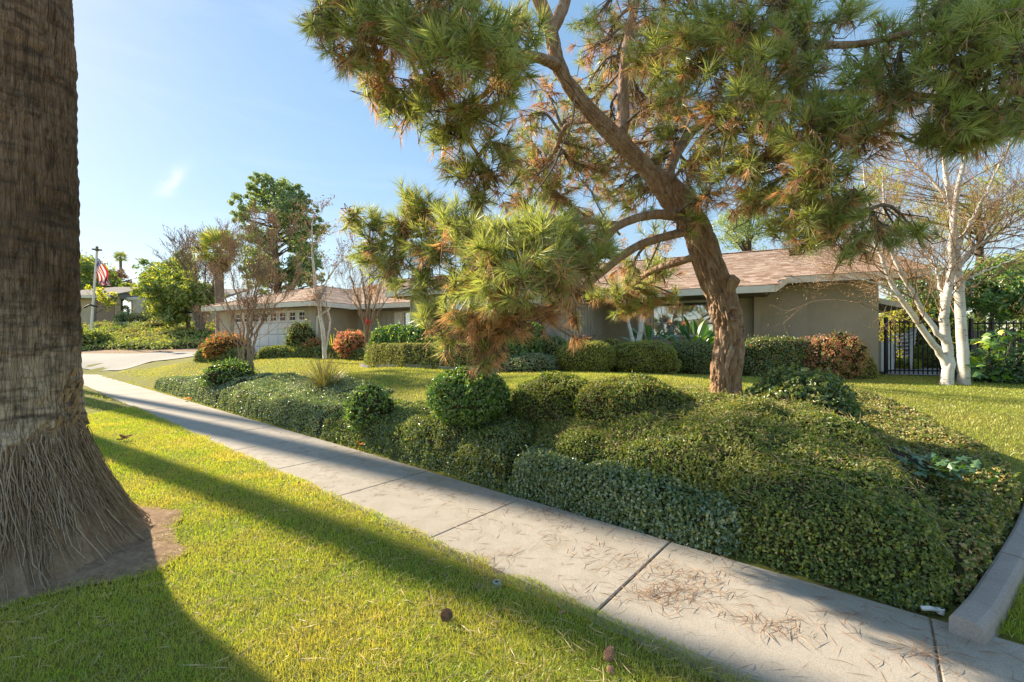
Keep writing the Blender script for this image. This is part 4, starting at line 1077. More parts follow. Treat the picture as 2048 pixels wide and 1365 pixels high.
for i, lb in enumerate(('lowest', 'second', 'third', 'fourth', 'topmost')):
    chair((cc[0] + .01 * i, cc[1], gzc + .11 * i), 1.2, f'white stacking chair behind the gate, {lb} of the five stacked')

# ------------------------------------------------------------------ plant builders
def mound(poly, top, r=.18, res=.05, lump=.03, seed=0, base=None):
    """clipped planting over an outline: steep cut sides, rounded shoulder, top surface given by top(x, y)"""
    poly = np.asarray(poly, float)
    x0, y0 = poly.min(0) - res; x1, y1 = poly.max(0) + res
    xs = np.arange(x0, x1 + res, res); ys = np.arange(y0, y1 + res, res)
    X, Y = np.meshgrid(xs, ys, indexing='ij'); x, y = X.ravel(), Y.ravel()
    d, near = poly_dist(poly, x, y)
    d = d + .04 * perlin(x * 3, y * 3, seed + .3) * (d > 0)
    px_ = np.where(d < 0, near[:, 0], x); py_ = np.where(d < 0, near[:, 1], y)
    g = gz(px_, py_) if base is None else base(px_, py_)
    t = top(px_, py_) + lump * (perlin(px_ * 2.3, py_ * 2.3, seed + .7) + .6 * perlin(px_ * 6, py_ * 6, seed + 2.7))
    f = np.sqrt(np.clip(1 - (1 - np.clip(d / r, 0, 1)) ** 2, 0, 1))
    z = g - .02 + np.maximum(t - g, .02) * f
    m_ = len(ys); a, c_ = np.meshgrid(np.arange(len(xs) - 1), np.arange(m_ - 1), indexing='ij'); i0 = (a * m_ + c_).ravel()
    Q = np.stack([i0, i0 + m_, i0 + m_ + 1, i0 + 1], 1); Q = Q[(d[Q] > 0).any(1)]
    return np.c_[px_, py_, z], Q

def planting(name, label, cat, V, Q, mat, n, L, W, jit=.7, group=None, depth=.03, core=None, seed=1, mix=None, cull=True, noise_mix=None):
    """core of dark twigs plus leaves scattered over its surface"""
    rg = np.random.default_rng(seed)
    used = np.unique(Q); c = V[used].mean(0); lo = V[used].min(0)
    t = thing(name, label, cat, (c[0], c[1], lo[2]), group=group)
    bf = Buf(); bf.add(V, Q=Q); part('inner_growth', bf, core or M['cap_brown'], t, smoothed=True)
    p, nrm, area = sample_surface(V, np.zeros((0, 3), int), Q, n * 2 if cull else n, rg)
    if cull:                                     # leaves nobody on the camera's side can see are dropped
        vd = np.array([0, 0, CAMZ]) - p; face = np.sum(unit(vd) * nrm, 1)
        p, nrm = p[face > -.25][:n], nrm[face > -.25][:n]
    thin = perlin(p[:, 0] * 5, p[:, 1] * 5, p[:, 2] * 5) + .6 * perlin(p[:, 0] * 13, p[:, 1] * 13, p[:, 2] * 13)
    kk = rg.random(len(p)) < np.clip(1.25 + thin * .9, .25, 1); p, nrm, thin = p[kk], nrm[kk], thin[kk]      # uneven growth
    p = p + nrm * (rg.uniform(-depth * .3, depth, (len(p), 1)) + depth * .5 * np.clip(thin, -1, 1)[:, None])
    L = L * (1 + .25 * np.clip(perlin(p[:, 0] * 2.1, p[:, 1] * 2.1, 9.), -1, 1)); W = W * L / L.mean()
    bf = Buf()
    if mix is not None:
        sel = rg.random(len(p)) < mix[1]; b2 = Buf()
        leaves(b2, p[sel], nrm[sel], L[sel], W[sel], jit, rg); part('foliage', b2, mix[0], t); p, nrm, L, W = p[~sel], nrm[~sel], L[~sel], W[~sel]
    leaves(bf, p, nrm, L, W, jit, rg)
    m_ = max(6, int(len(p) * .006)); i_ = rg.integers(0, len(p), m_)                    # stray shoots standing proud of the clipped surface
    sd = unit(nrm[i_] * .6 + rg.normal(0, .35, (m_, 3)) + (0, 0, .7)); sl = np.mean(L) * rg.uniform(1.2, 3.6, m_)
    for q_ in range(5): leaves(bf, p[i_] + sd * (sl * (q_ + 1) / 5)[:, None], sd, L[i_] * .9, W[i_] * .9, 1.0, rg, R=rg.uniform(.6, 1.0, m_))
    part('foliage', bf, mat, t)
    return t

def blob_mesh(c, r, e=2.0, lump=.08, seed=0, nu=48, nv=28, zmin=-1.0):
    """lumpy rounded (e=2) to boxy (e=6) solid"""
    th = np.arange(nu) / nu * 2 * math.pi; ph = np.linspace(math.asin(max(-1, zmin)), math.pi / 2, nv)
    TH, PH = np.meshgrid(th, ph)
    d = np.stack([np.cos(PH) * np.cos(TH), np.cos(PH) * np.sin(TH), np.sin(PH)], -1)
    k = (np.abs(d) ** e).sum(-1) ** (-1 / e)
    k = k * (1 + lump * fbm(d[..., 0] * 2.2 + seed, d[..., 1] * 2.2, d[..., 2] * 2.2, 3))
    V = np.asarray(c) + d * k[..., None] * np.asarray(r)
    i, j = np.meshgrid(np.arange(nv - 1), np.arange(nu), indexing='ij'); j2 = (j + 1) % nu
    return V.reshape(-1, 3), np.stack([i * nu + j, i * nu + j2, (i + 1) * nu + j2, (i + 1) * nu + j], -1).reshape(-1, 4)

def bush(name, label, cat, px, ptop, pbot, wpx, Y, mat, n, L, W, e=2.6, lump=.07, dy=None, jit=.7, seed=1, group=None, mix=None, core=None, depth=.04):
    """bush given by where it stands: centre column, top and foot rows, width, depth"""
    c = P(px, pbot, Y); zt = P(px, ptop, Y)[2]; g = float(gz(c[0], c[1])); zb = min(c[2], g + .05) if g < c[2] + .4 else c[2]
    rx = wpx / FPX * Y / 2; ry = dy or rx; rz = (zt - zb) / 2 * 1.04
    V, Q = blob_mesh((c[0], c[1], zb + rz), (rx, ry, rz), e, lump, seed)
    return planting(name, label, cat, V, Q, mat, n, L, W, jit, group, depth, core, seed, mix)

class Tree:
    """branching wood grown from given limbs; twig tips are kept for leaves"""
    def __init__(self, seed): self.rg = np.random.default_rng(seed); self.wood = Buf(); self.tips = []; self.paths = []
    def limb(self, pts, r0, r1, k=7, n=14, wob=.0):
        p = catmull(pts, n); p[1:-1] += self.rg.normal(0, wob, (n - 2, 3)) if wob else 0
        r = np.linspace(r0, r1, n); self.wood.tube(p, r, k, R=self.rg.random()); self.paths.append((p, r)); return p, r
    def sprout(self, p, d, L, r, lev, spread=.6, kids=3, up=.15, wob=.12, shrink=.62, minr=.002, k=4, tipev=1, start=.3):
        rg = self.rg; n = 6 if lev > 1 else 4; d = unit(d); pts = [np.array(p, float)]
        for i in range(n - 1):
            d = unit(d + rg.normal(0, wob, 3) + (0, 0, up * .3)); pts.append(pts[-1] + d * L / (n - 1))
        pts = np.array(pts); rr = np.maximum(np.linspace(r, r * .45, n), minr); self.wood.tube(pts, rr, k if lev > 1 else 3, R=rg.random(), cap=False)
        if lev == 0:
            self.tips.append((pts[-1], d)); self.tips.append((pts[2], d)); return
        for i in range(kids):
            f = rg.uniform(start, 1.0) if i else 1.0; j = f * (n - 1); a = int(min(j, n - 2)); q = pts[a] + (pts[a + 1] - pts[a]) * (j - a)
            ax = unit(np.cross(d, rg.normal(size=3))); an = spread * rg.uniform(.5, 1.3)
            nd = d * math.cos(an) + ax * math.sin(an); nd = unit(nd + (0, 0, up))
            self.sprout(q, nd, L * shrink * rg.uniform(.75, 1.2), max(rr[a] * .62, minr), lev - 1, spread, kids, up, wob, shrink, minr, k, tipev, start)
    def tip_arrays(self): return np.array([t[0] for t in self.tips]), np.array([t[1] for t in self.tips])

def crown_tree(name, label, clumps, trunk, mat, n, L, W, bark, seed=1, group=None, spread=1.0, droop=0.0, D=None):
    """tree whose crown is many leaf clumps (centre, radius) fed by limbs from a trunk polyline (xyz + radius rows)"""
    T = Tree(seed); rg = T.rg; trunk = np.asarray(trunk, float)
    t = thing(name, label, 'tree', trunk[0, :3], group=group)
    p = catmull(trunk, 24); bf = Buf(); bf.tube(p[:, :3], p[:, 3], 9); part('trunk', bf, bark, t, smoothed=True)
    pts, nrm = [], []
    tot = sum(r[0] * r[2] if hasattr(r, '__len__') else r * r for c, r in clumps)
    for c, r in clumps:
        c = np.asarray(c, float); r = np.asarray(r if hasattr(r, '__len__') else (r, r, r), float)
        i = int(np.clip(np.argmin(np.linalg.norm(p[:, :3] - (c - (0, 0, r[2] * 1.3)), axis=1)), 6, 23)); a = p[i, :3]
        T.limb(np.array([a, a * .55 + c * .45 + rg.normal(0, .12, 3) * r[0], c]), max(p[i, 3] * .45, .02), .015, 5, 8)
        m_ = max(8, int(n * r[0] * r[2] / tot)); k = max(5, int(m_ / 30))
        sub = unit(rg.normal(size=(k, 3))) * rg.uniform(.35, 1.0, (k, 1)) ** .5 * r                 # small sprays inside a clump
        for s_ in sub[::3]: T.wood.tube(np.array([c, c + s_ * .5 + rg.normal(0, .05, 3) * r[0], c + s_]), np.array([.02, .012, .006]), 3, cap=False)
        q = c + sub[rg.integers(0, k, m_)] + rg.normal(0, .16, (m_, 3)) * r * spread
        if droop: q[:, 2] -= np.abs(rg.normal(0, droop, m_)) * r[2]
        pts.append(q); nrm.append(unit(q - c) + (0, 0, .5))
    bf = Buf(); pts = np.concatenate(pts); nrm = np.concatenate(nrm)
    leaves(bf, pts, nrm, L, W, .9, rg, D=D)
    part('limbs', T.wood, bark, t, smoothed=True)
    part('crown', bf, mat, t)
    return t
def scat(n, px, py, rx, ry, Y, dY, r, seed, py_bias=0):
    """clump list spread over an oval of the picture at a depth"""
    rg = np.random.default_rng(seed); out = []
    while len(out) < n:
        a, b_ = rg.uniform(-1, 1, 2)
        if a * a + b_ * b_ > 1: continue
        rr = r * rg.uniform(.7, 1.3)
        out.append((P(px + a * rx, py + b_ * ry, Y + rg.uniform(-dY, dY)), (rr, rr, rr * .85)))
    return out

# ------------------------------------------------------------------ clipped ground cover along the sidewalk
def idw(pts, p=3.0):
    pts = np.asarray(pts, float)
    def f(x, y):
        d = np.sqrt((np.asarray(x)[:, None] - pts[:, 0]) ** 2 + (np.asarray(y)[:, None] - pts[:, 1]) ** 2) + .08
        w = d ** -p
        return (w * pts[:, 2]).sum(1) / w.sum(1)
    return f
def snz(rows): return [(*SN(s, n), z) for s, n, z in rows]
H1 = np.array([SN(19.4, 3.66), SN(12.75, 3.62), SN(12.7, 4.4), SN(12.8, 5.2), SN(15, 5.0), SN(17.5, 4.6), SN(19.2, 4.2)])
V, Q = mound(H1, idw(snz([(19, 3.8, .40), (16, 3.7, .42), (13, 3.7, .42), (13, 4.4, .68), (16, 4.3, .60), (18.5, 4.2, .46), (13, 5.1, .80), (15, 4.9, .74)])), .16, .07, .03, 1)
planting('ground_cover', 'silvery clipped ground cover farthest up the sidewalk, under the bare crape myrtle', 'ground cover', V, Q, M['cover_blue'], 16000, .042, .028, .7, 'clipped ground cover beds', seed=1)
H2 = np.array([SN(12.6, 3.62), SN(7.4, 3.62), SN(7.25, 4.2), SN(7.3, 5.1), SN(9, 5.25), SN(11, 5.4), SN(12.7, 5.3)])
V, Q = mound(H2, idw(snz([(12, 3.7, .42), (10, 3.7, .40), (7.5, 3.7, .38), (12, 4.3, .62), (10, 4.3, .58), (7.6, 4.3, .50), (12, 5.1, .80), (10, 5.1, .78), (7.6, 5.0, .72)])), .16, .06, .035, 2)
planting('ground_cover', 'silvery clipped ground cover beside the sidewalk, below the clump of strappy grass', 'ground cover', V, Q, M['cover_blue'], 34000, .036, .024, .75, 'clipped ground cover beds', seed=2, mix=(M['cover'], .25))
H3 = np.array([SN(7.3, 3.62), SN(3.15, 3.62), SN(3.2, 4.2), SN(3.6, 5.2), (-.9, 7.0), (-2.2, 7.9), SN(7.3, 4.8)])
V, Q = mound(H3, idw(snz([(7, 3.7, .36), (5.5, 3.7, .33), (4, 3.7, .32), (3.3, 3.7, .36), (7, 4.3, .58), (5.5, 4.2, .64), (5.0, 3.95, .58), (4.2, 3.95, .64), (3.6, 3.95, .58), (3.4, 4.2, .62), (6.5, 4.9, .72), (5, 4.9, .80), (3.8, 5.0, .82), (5, 5.4, .82)]), 2.0), .22, .05, .04, 3)
planting('ground_cover', 'green clipped ground cover round the foot of the round ball shrub', 'ground cover', V, Q, M['cover'], 42000, .034, .022, .75, 'clipped ground cover beds', seed=3, mix=(M['cover_blue'], .3))
H4S = np.array([SN(3.08, 3.60), SN(.95, 3.60), SN(.75, 3.8), SN(1.0, 4.05), SN(3.05, 4.1)])
V, Q = mound(H4S, idw(snz([(3, 3.7, .35), (2, 3.7, .36), (1.1, 3.7, .30), (3, 4.0, .42), (2, 4.0, .40), (1, 4.0, .36)])), .13, .035, .04, 4)
planting('ground_cover', 'low bluish ivy strip along the sidewalk in front of the big mound', 'ground cover', V, Q, M['cover_blue'], 22000, .034, .024, .9, 'clipped ground cover beds', depth=.06, seed=4, mix=(M['cover'], .3))
H4 = np.array([SN(3.05, 3.95), SN(1.05, 3.88), SN(.85, 3.66), SN(-.1, 3.62), (2.52, 2.62), (2.76, 2.76), (3.12, 3.2), (3.32, 3.8), (3.42, 4.4), (3.35, 5.0), (3.2, 5.7), (2.9, 6.5), (1.9, 6.9), (.8, 6.9), (-.3, 6.7), SN(3.55, 4.9), SN(3.15, 4.3)])
V, Q = mound(H4, idw(snz([(.8, 3.72, .44), (.2, 3.7, .46), (-.1, 3.7, .42), (3, 4.1, .50), (2, 4.1, .54), (1, 4.0, .55), (.3, 4.1, .58), (-.1, 4.1, .50), (3, 4.6, .68), (2, 4.6, .78), (1, 4.6, .85), (.4, 4.6, .74), (.1, 4.6, .64), (3, 5.2, .78), (2, 5.2, .90), (1, 5.2, .98), (.4, 5.2, .88), (1.5, 5.8, .96), (.8, 5.8, .96), (3, 6, .82), (2, 6.3, .90), (1, 6.4, .86), (3.8, 5.8, .80)])), .20, .04, .05, 5)
planting('ground_cover', 'big dark green clipped mound under the pine at the sidewalk corner', 'ground cover', V, Q, M['cover'], 128000, .029, .02, .8, 'clipped ground cover beds', depth=.04, seed=5, mix=(M['boxwood'], .10))
H5 = np.array([(2.70, 2.64), (3.2, 2.95), (3.75, 3.36), (4.3, 3.76), (5.0, 4.3), (5.4, 4.9), (5.8, 5.7), (6.3, 6.9), (6.5, 8.2), (5.0, 7.6), (4.0, 6.8), (3.3, 6.3), (3.25, 5.0), (3.38, 4.2), (3.2, 3.6)])
V, Q = mound(H5, idw([(2.95, 2.85, .30), (3.45, 3.4, .26), (3.45, 3.8, .16), (4, 3.8, .33), (4.5, 4.5, .38), (3.55, 4.2, .18), (3.55, 4.7, .28), (3.9, 4.6, .44), (4.8, 5.3, .44), (5.5, 6, .50), (4.3, 5.6, .62), (3.8, 6, .78), (5, 6.8, .66), (6.2, 7.9, .72)]), .12, .05, .06, 6)
planting('ivy_bed', 'dark ivy and dry leaves filling the dip behind the kerb', 'ground cover', V, Q, M['cover'], 40000, .036, .025, .8, seed=6, mix=(M['dry_cover'], .42), depth=.03)
# broad ivy leaves along the dip, each its own leaf
def ivy_leaf(seed):
    bf = Buf(); o = np.array([(0, 0), (.35, -.3), (.55, -.1), (.8, -.38), (.9, -.1), (1.25, 0), (.9, .1), (.8, .38), (.55, .1), (.35, .3)]) - (.55, 0)
    V = [(0, 0, .03)] + [(x, y, -.06 * (x * x) + (.0 if abs(y) < .15 else -.05)) for x, y in o]
    bf.add(V, T=[(0, i + 1, (i + 1) % 10 + 1) for i in range(10)], R=seed)
    return bf.mesh('leaf', M['ivy'])
ivy_me = [ivy_leaf(r) for r in (.1, .35, .6, .75, .92, .99)]
iv = thing('ivy_plant', 'broad-leaved ivy trailing down the dip right of the big mound', 'ivy', (3.5, 5.0, .5))
rg = np.random.default_rng(14)
ivp = catmull(np.array([(3.25, 5.5), (3.5, 5.0), (3.75, 4.6), (3.95, 4.2), (4.1, 4.0)]), 40)
for i in range(210):
    c_ = ivp[rg.integers(0, 40)] + rg.normal(0, .17, 2)
    hgt = idw([(3.25, 5.4, .86), (3.55, 4.8, .46), (4.0, 4.2, .40), (3.5, 4.2, .28)])(np.array([c_[0]]), np.array([c_[1]]))[0] + rg.uniform(.0, .10)
    o = bpy.data.objects.new('leaf', ivy_me[int(rg.choice(6, p=[.22, .28, .25, .13, .07, .05]))]); COL.objects.link(o); o.parent = iv
    o.location = Vector((c_[0], c_[1], hgt)) - iv.location; s_ = rg.uniform(.06, .125); o.scale = (s_, s_, s_)
    o.rotation_euler = (rg.normal(0, .5), rg.normal(.0, .5), rg.uniform(0, 6.28))
bf = Buf()
for a in range(4): bf.tube(np.c_[ivp[::6] + rg.normal(0, .05, (7, 2)), np.linspace(.8, .36, 7)], .008, 4)
part('vine', bf, M['twig'], iv)

bush('ball_shrub', 'dark round ball shrub beside the sidewalk mounds', 'shrub', 937, 746, 846, 146, 5.9, M['laurel'], 14000, .042, .027, 2.1, .15, seed=11, jit=.8, depth=.06, group='round clipped shrubs')
bush('mound_shrub', 'small domed mound between the ball shrub and the pine', 'shrub', 1112, 757, 868, 168, 6.0, M['cover'], 12000, .03, .02, 2.1, .13, seed=12, group='round clipped shrubs')
bush('mound_shrub', 'broad flat domed mound just left of the pine trunk', 'shrub', 1262, 764, 890, 228, 5.5, M['cover'], 17000, .03, .02, 2.1, .13, dy=.62, seed=13, group='round clipped shrubs', mix=(M['dry_cover'], .08))
bush('leafy_shrub', 'small leafy green shrub poking up left of the ball shrub', 'shrub', 742, 784, 832, 84, 6.9, M['laurel'], 3000, .042, .028, 2., .3, seed=14, depth=.09, jit=1.)
bush('ivy_shrub', 'light green ivy shrub mounded just right of the pine trunk', 'shrub', 1596, 758, 900, 175, 5.35, M['shrub'], 11000, .05, .036, 2.1, .2, dy=.5, seed=15, depth=.09, jit=.9)
bush('leafy_shrub', 'dark leafy tuft at the foot of the bare crape myrtle', 'shrub', 462, 731, 782, 84, 12.2, M['laurel'], 2800, .06, .04, 2., .3, seed=16, depth=.15, jit=1.)
# strappy grass clump
og = thing('grass_clump', 'strappy half-dry grass clump on the ground cover', 'grass clump', P(652, 772, 9.6))
def fountain(parent, base, n, L, w, mat, rg, spread=1.0, arch=.8, seg=6, name='blade_tuft', rbase=.12):
    bf = Buf()
    for i in range(n):
        a = rg.uniform(0, 2 * math.pi); e = rg.uniform(.15, 1.0) * spread; l = L * rg.uniform(.6, 1.1); o = base + np.array([math.cos(a), math.sin(a), 0]) * rg.uniform(0, rbase)
        t_ = np.linspace(0, 1, seg); h = np.array([math.cos(a), math.sin(a), 0])
        pts = o + h * (t_ * math.sin(e) * l)[:, None] + np.array([0, 0, 1]) * (l * (t_ * math.cos(e) - arch * .5 * e * t_ ** 2.4))[:, None]
        s_ = np.array([-math.sin(a), math.cos(a), 0]) * w * .5; ww = (1 - t_ ** 3)[:, None]
        V = np.stack([pts - s_ * ww, pts + s_ * ww], 1).reshape(-1, 3)
        bf.add(V, Q=[(2 * k, 2 * k + 1, 2 * k + 3, 2 * k + 2) for k in range(seg - 1)], R=rg.random())
    return part(name, bf, mat, parent)
rg = np.random.default_rng(31); fountain(og, P(652, 772, 9.6), 340, .85, .012, M['strap'], rg, 1.15, .9, rbase=.24)
bf = Buf(); o0 = P(652, 772, 9.6)
for i in range(14):
    a = rg.uniform(0, 6.28); l = rg.uniform(.5, .85); e = rg.uniform(.1, .7); pts = o0 + np.array([[math.cos(a) * math.sin(e) * l * t, math.sin(a) * math.sin(e) * l * t, math.cos(e) * l * t] for t in (0, .5, 1)]); bf.tube(pts, .004, 3)
part('seed_stalks', bf, M['litter_pale'], og, kind='stuff')

# ------------------------------------------------------------------ planting in front of the house
hv = lambda x, y: H(x, y)[:2]
LOW = np.array([P(727, 730, 12.6)[:2], P(742, 737, 12.0)[:2], P(800, 741, 11.2)[:2], P(870, 744, 10.65)[:2], P(965, 746, 10.2)[:2], P(985, 742, 10.7)[:2], P(880, 738, 11.3)[:2], P(800, 730, 12.0)[:2], P(775, 720, 13.0)[:2], P(742, 718, 13.4)[:2]])
V, Q = mound(LOW, lambda x, y: np.full(len(x), 1.60), .09, .05, .012, 7)
planting('low_hedge', 'low light green flat-topped hedge curving behind the pale edging', 'hedge', V, Q, M['rosemary'], 19000, .04, .016, .7, seed=17, depth=.03)
TALL = np.array([hv(-13.1, -5.9), hv(-13.0, -6.3), hv(-10.5, -6.5), hv(-8.6, -6.5), hv(-7.95, -6.3), hv(-7.9, -5.6), hv(-8.2, -5.25), hv(-12.9, -5.25)])
V, Q = mound(TALL, lambda x, y: np.full(len(x), 2.02), .2, .06, .05, 8)
planting('tall_hedge', 'taller glossy dark green hedge under the front windows', 'hedge', V, Q, M['laurel'], 22000, .065, .042, .9, seed=18, depth=.09)
bush('round_shrub', 'small round green shrub at the right end of the tall hedge', 'shrub', 1103, 680, 735, 68, 10.9, M['shrub'], 4500, .05, .035, 2.2, .09, seed=19, depth=.07)
bush('low_shrub', 'low pale variegated ground shrub in front of the small round shrub', 'shrub', 1064, 714, 752, 100, 10.15, M['cover_blue'], 5000, .045, .03, 2.2, .12, dy=.35, seed=20, depth=.08, mix=(M['nandina'], .05))
bush('box_hedge', 'rounded yellow-green box hedge, left one of the clipped pair', 'hedge', 1169, 687, 752, 112, 10.3, M['boxwood'], 13000, .03, .02, 2.7, .12, dy=.6, seed=21, group='pair of clipped box hedges', depth=.03)
bush('box_hedge', 'rounded box hedge, right one of the clipped pair, below the small birch', 'hedge', 1285, 688, 752, 124, 10.5, M['boxwood'], 14000, .03, .02, 2.9, .13, dy=.65, seed=22, group='pair of clipped box hedges', depth=.03)
bush('back_shrub', 'low dark shrub peeping up behind the pair of box hedges', 'shrub', 1222, 683, 730, 60, 11.9, M['boxwood'], 2500, .035, .024, 2.5, .06, seed=23)
bush('ball_hedge', 'dark round shrub right of the pair of box hedges', 'shrub', 1380, 688, 752, 84, 11.3, M['shrub'], 7000, .04, .028, 2.4, .12, seed=24)
bush('ball_hedge', 'green clipped shrub half hidden by the pine trunk, on its left', 'shrub', 1432, 696, 752, 62, 11.6, M['boxwood'], 4500, .035, .024, 2.6, .05, seed=25)
bush('block_hedge', 'square hedge with reddish top leaves just right of the pine trunk', 'hedge', 1541, 682, 757, 122, 11.5, M['shrub'], 13000, .045, .03, 4.2, .09, dy=.5, seed=26, mix=(M['nandina'], .07), depth=.05)
bush('nandina', 'red and green nandina bush against the olive wall', 'shrub', 1640, 686, 752, 76, 11.2, M['nandina'], 5500, .05, .024, 2.2, .3, seed=27, depth=.14, jit=1., mix=(M['citrus'], .4))
bush('nandina', 'taller red and green nandina bush nearest the house corner', 'shrub', 1684, 676, 752, 72, 11.35, M['nandina'], 5500, .05, .024, 2.2, .3, seed=28, depth=.14, jit=1., mix=(M['citrus'], .5))
V, Q = mound(np.array([P(1600, 752, 11.45)[:2], P(1700, 756, 11.25)[:2], P(1752, 757, 11.2)[:2], P(1750, 750, 11.9)[:2], P(1690, 748, 12.2)[:2], P(1610, 748, 12.2)[:2]]), idw([(*P(1610, 0, 11.7)[:2], .95), (*P(1680, 0, 11.6)[:2], 1.15), (*P(1715, 0, 11.6)[:2], 1.38), (*P(1748, 0, 11.6)[:2], 1.05)]), .15, .06, .04, 9)
planting('corner_shrub', 'dark sloping shrub at the foot of the house corner, beside the nandina', 'shrub', V, Q, M['boxwood'], 7000, .04, .028, .8, seed=29, mix=(M['cover'], .5), depth=.05)
V, Q = mound(np.array([hv(-1, -1.25), hv(-4, -1.15), hv(-6, -1.6), hv(-6.6, -4.6), hv(-5.9, -4.9), hv(-5.2, -1.9), hv(-3.9, -1.5), hv(-1.1, -1.7)]), lambda x, y: gz(x, y) + .14, .1, .07, .03, 10)
planting('edging_plants', 'low dark ground cover along the lawn edge of the house bed', 'ground cover', V, Q, M['cover'], 12000, .04, .028, .9, seed=30, depth=.06)
# left beds
def strip(name, label, rows, zt, w, mat, n, seed, **kw):
    a = np.array([P(px, 700, Y)[:2] for px, Y in rows]); d = np.array([0, w]); poly = np.r_[a, a[::-1] + d]
    V, Q = mound(poly, lambda x, y: gz(x, y) + zt, .1, .08, .03, seed)
    return planting(name, label, 'hedge', V, Q, mat, n, .055, .035, .9, seed=seed, depth=.07, **kw)
strip('border_hedge', 'low border hedge by the driveway, left of the orange nandina', [(388, 17.6), (430, 17.2), (485, 16.6)], .40, .7, M['shrub'], 6000, 41, mix=(M['citrus'], .45))
strip('border_hedge', 'long low border hedge in front of the garage', [(512, 16.5), (580, 16.3), (650, 16.0), (728, 15.2)], .36, .7, M['shrub'], 11000, 42, mix=(M['citrus'], .45))
bush('nandina', 'orange-red nandina bush left of the garage door', 'shrub', 455, 677, 710, 66, 17.6, M['nandina_orange'], 3600, .09, .045, 2., .35, seed=43, depth=.2, jit=1., mix=(M['citrus'], .3), group='red shrubs by the garage')
bush('nandina', 'small red nandina bush at the foot of the leaning white sapling', 'shrub', 628, 684, 712, 36, 16.6, M['nandina_orange'], 1800, .08, .04, 2., .35, seed=44, depth=.16, jit=1., mix=(M['citrus'], .35), group='red shrubs by the garage')
bush('nandina', 'dusky red nandina bush left of the low curved hedge', 'shrub', 704, 671, 712, 54, 15.9, M['nandina'], 3600, .08, .04, 2., .3, seed=45, depth=.16, jit=1., mix=(M['citrus'], .2), group='red shrubs by the garage')
bush('corner_shrub', 'dark umbrella-shaped shrub on thin stems in front of the garage corner', 'shrub', 602, 652, 675, 48, 17.0, M['shrub'], 1700, .09, .04, 2., .35, seed=46, depth=.18, jit=1.)
ts = bpy.data.objects['corner_shrub.001'] if 'corner_shrub.001' in bpy.data.objects else None
bf = Buf(); b0 = P(602, 712, 17.0)
for i in range(6): bf.tube([b0 + (RNG.uniform(-.1, .1), RNG.uniform(-.1, .1), -.05), P(602 + (i - 2.5) * 4, 690, 17), P(602 + (i - 2.5) * 9, 664, 17)], [.03, .025, .02], 4)
if ts: part('stems', bf, M['bark_grey'], ts)
for i, (px, tp) in enumerate(((592, 690), (668, 664), (684, 672))):
    o = thing('leafy_perennial', ['thin yellow-green perennial below the umbrella-shaped shrub', 'tall thin perennial between the sapling and the dusky red nandina', 'shorter thin perennial beside the dusky red nandina'][i], 'plant', P(px, 714, 16.4))
    fountain(o, P(px, 714, 16.4), 40, (714 - tp) / FPX * 16.4 * 1.05, .03, M['yellowgreen'], RNG, .5, .5, name='blades')
# bird of paradise
def paddle(seed):
    bf = Buf(); n_ = 9; t = np.linspace(0, 1, n_); w = .085 * np.sin(np.clip(t * 1.02 + .02, 0, 1) * math.pi) ** .7
    x = .5 * t; z = -.08 * t * t; V = np.stack([np.c_[x, -w, z + w * .45], np.c_[x, 0 * w, z], np.c_[x, w, z + w * .45]], 1).reshape(-1, 3)
    bf.add(V, Q=[(3 * i + j, 3 * (i + 1) + j, 3 * (i + 1) + j + 1, 3 * i + j + 1) for i in range(n_ - 1) for j in range(2)], R=seed)
    bf.tube(np.c_[np.linspace(-.75, .0, 5), np.zeros(5), np.linspace(-.02, 0, 5)], .011, 4, R=seed)
    return bf.mesh('leaf', M['paradise'])
pad = [paddle(r) for r in (.1, .4, .7, 1.)]
M['strelitzia'] = plain('orange_petals', (.75, .22, .03), .5, .1, 9, 0)
def flower_mesh():
    bf = Buf(); bf.tube([(0, 0, 0), (.05, 0, .01), (.2, 0, .05)], [.012, .02, .003], 5, R=0.)
    for a in (1.1, 1.45, 1.8): bf.slab([(.05, -.008, .02), (.09, -.01, .02), (.06 + .16 * math.cos(a), 0, .17 * math.sin(a) + .03)], [(.05, .008, .02), (.09, .01, .02), (.06 + .16 * math.cos(a), .004, .17 * math.sin(a) + .03)])
    return bf.mesh('flower', M['strelitzia'])
flm = flower_mesh()
def paradise(px, py, Y, n, label, flowers, seed, sc=1.0):
    b0 = P(px, py, Y); b0[2] = min(b0[2], float(gz(b0[0], b0[1])) + .35); t = thing('bird_of_paradise', label, 'plant', b0, group='bird of paradise plants'); rg = np.random.default_rng(seed)
    for i in range(n):
        o = bpy.data.objects.new('leaf', pad[i % 4]); COL.objects.link(o); o.parent = t; az = rg.uniform(0, 6.28); el = rg.uniform(.55, 1.35); s_ = sc * rg.uniform(.85, 1.2)
        d = np.array([math.cos(az) * math.cos(el), math.sin(az) * math.cos(el), math.sin(el)]); o.location = tuple(d * .75 * s_ + rg.normal(0, .05, 3) * (1, 1, 0)); o.scale = (s_, s_, s_); o.rotation_euler = (rg.uniform(-.6, .6), -el, az)
    for (fx, fy) in flowers:
        q = P(fx, fy, Y - .2); o = bpy.data.objects.new('flower', flm); COL.objects.link(o); o.parent = t; o.location = tuple(q - b0); o.rotation_euler = (0, 0, rg.uniform(-.6, .6) + (math.pi if rg.random() < .5 else 0)); o.scale = (.75,) * 3
        bf = Buf(); bf.tube([b0, b0 * .5 + q * .5 + (0, 0, .1), q], .012, 4); part('flower_stalk', bf, M['paradise'], t)
paradise(1298, 706, 12.2, 15, 'smaller bird of paradise plant beside the small white birch', [(1304, 652)], 3, .78)
paradise(1388, 700, 12.2, 26, 'larger bird of paradise plant with orange flowers below the window', [(1343, 650), (1372, 652), (1366, 648)], 4, .9)

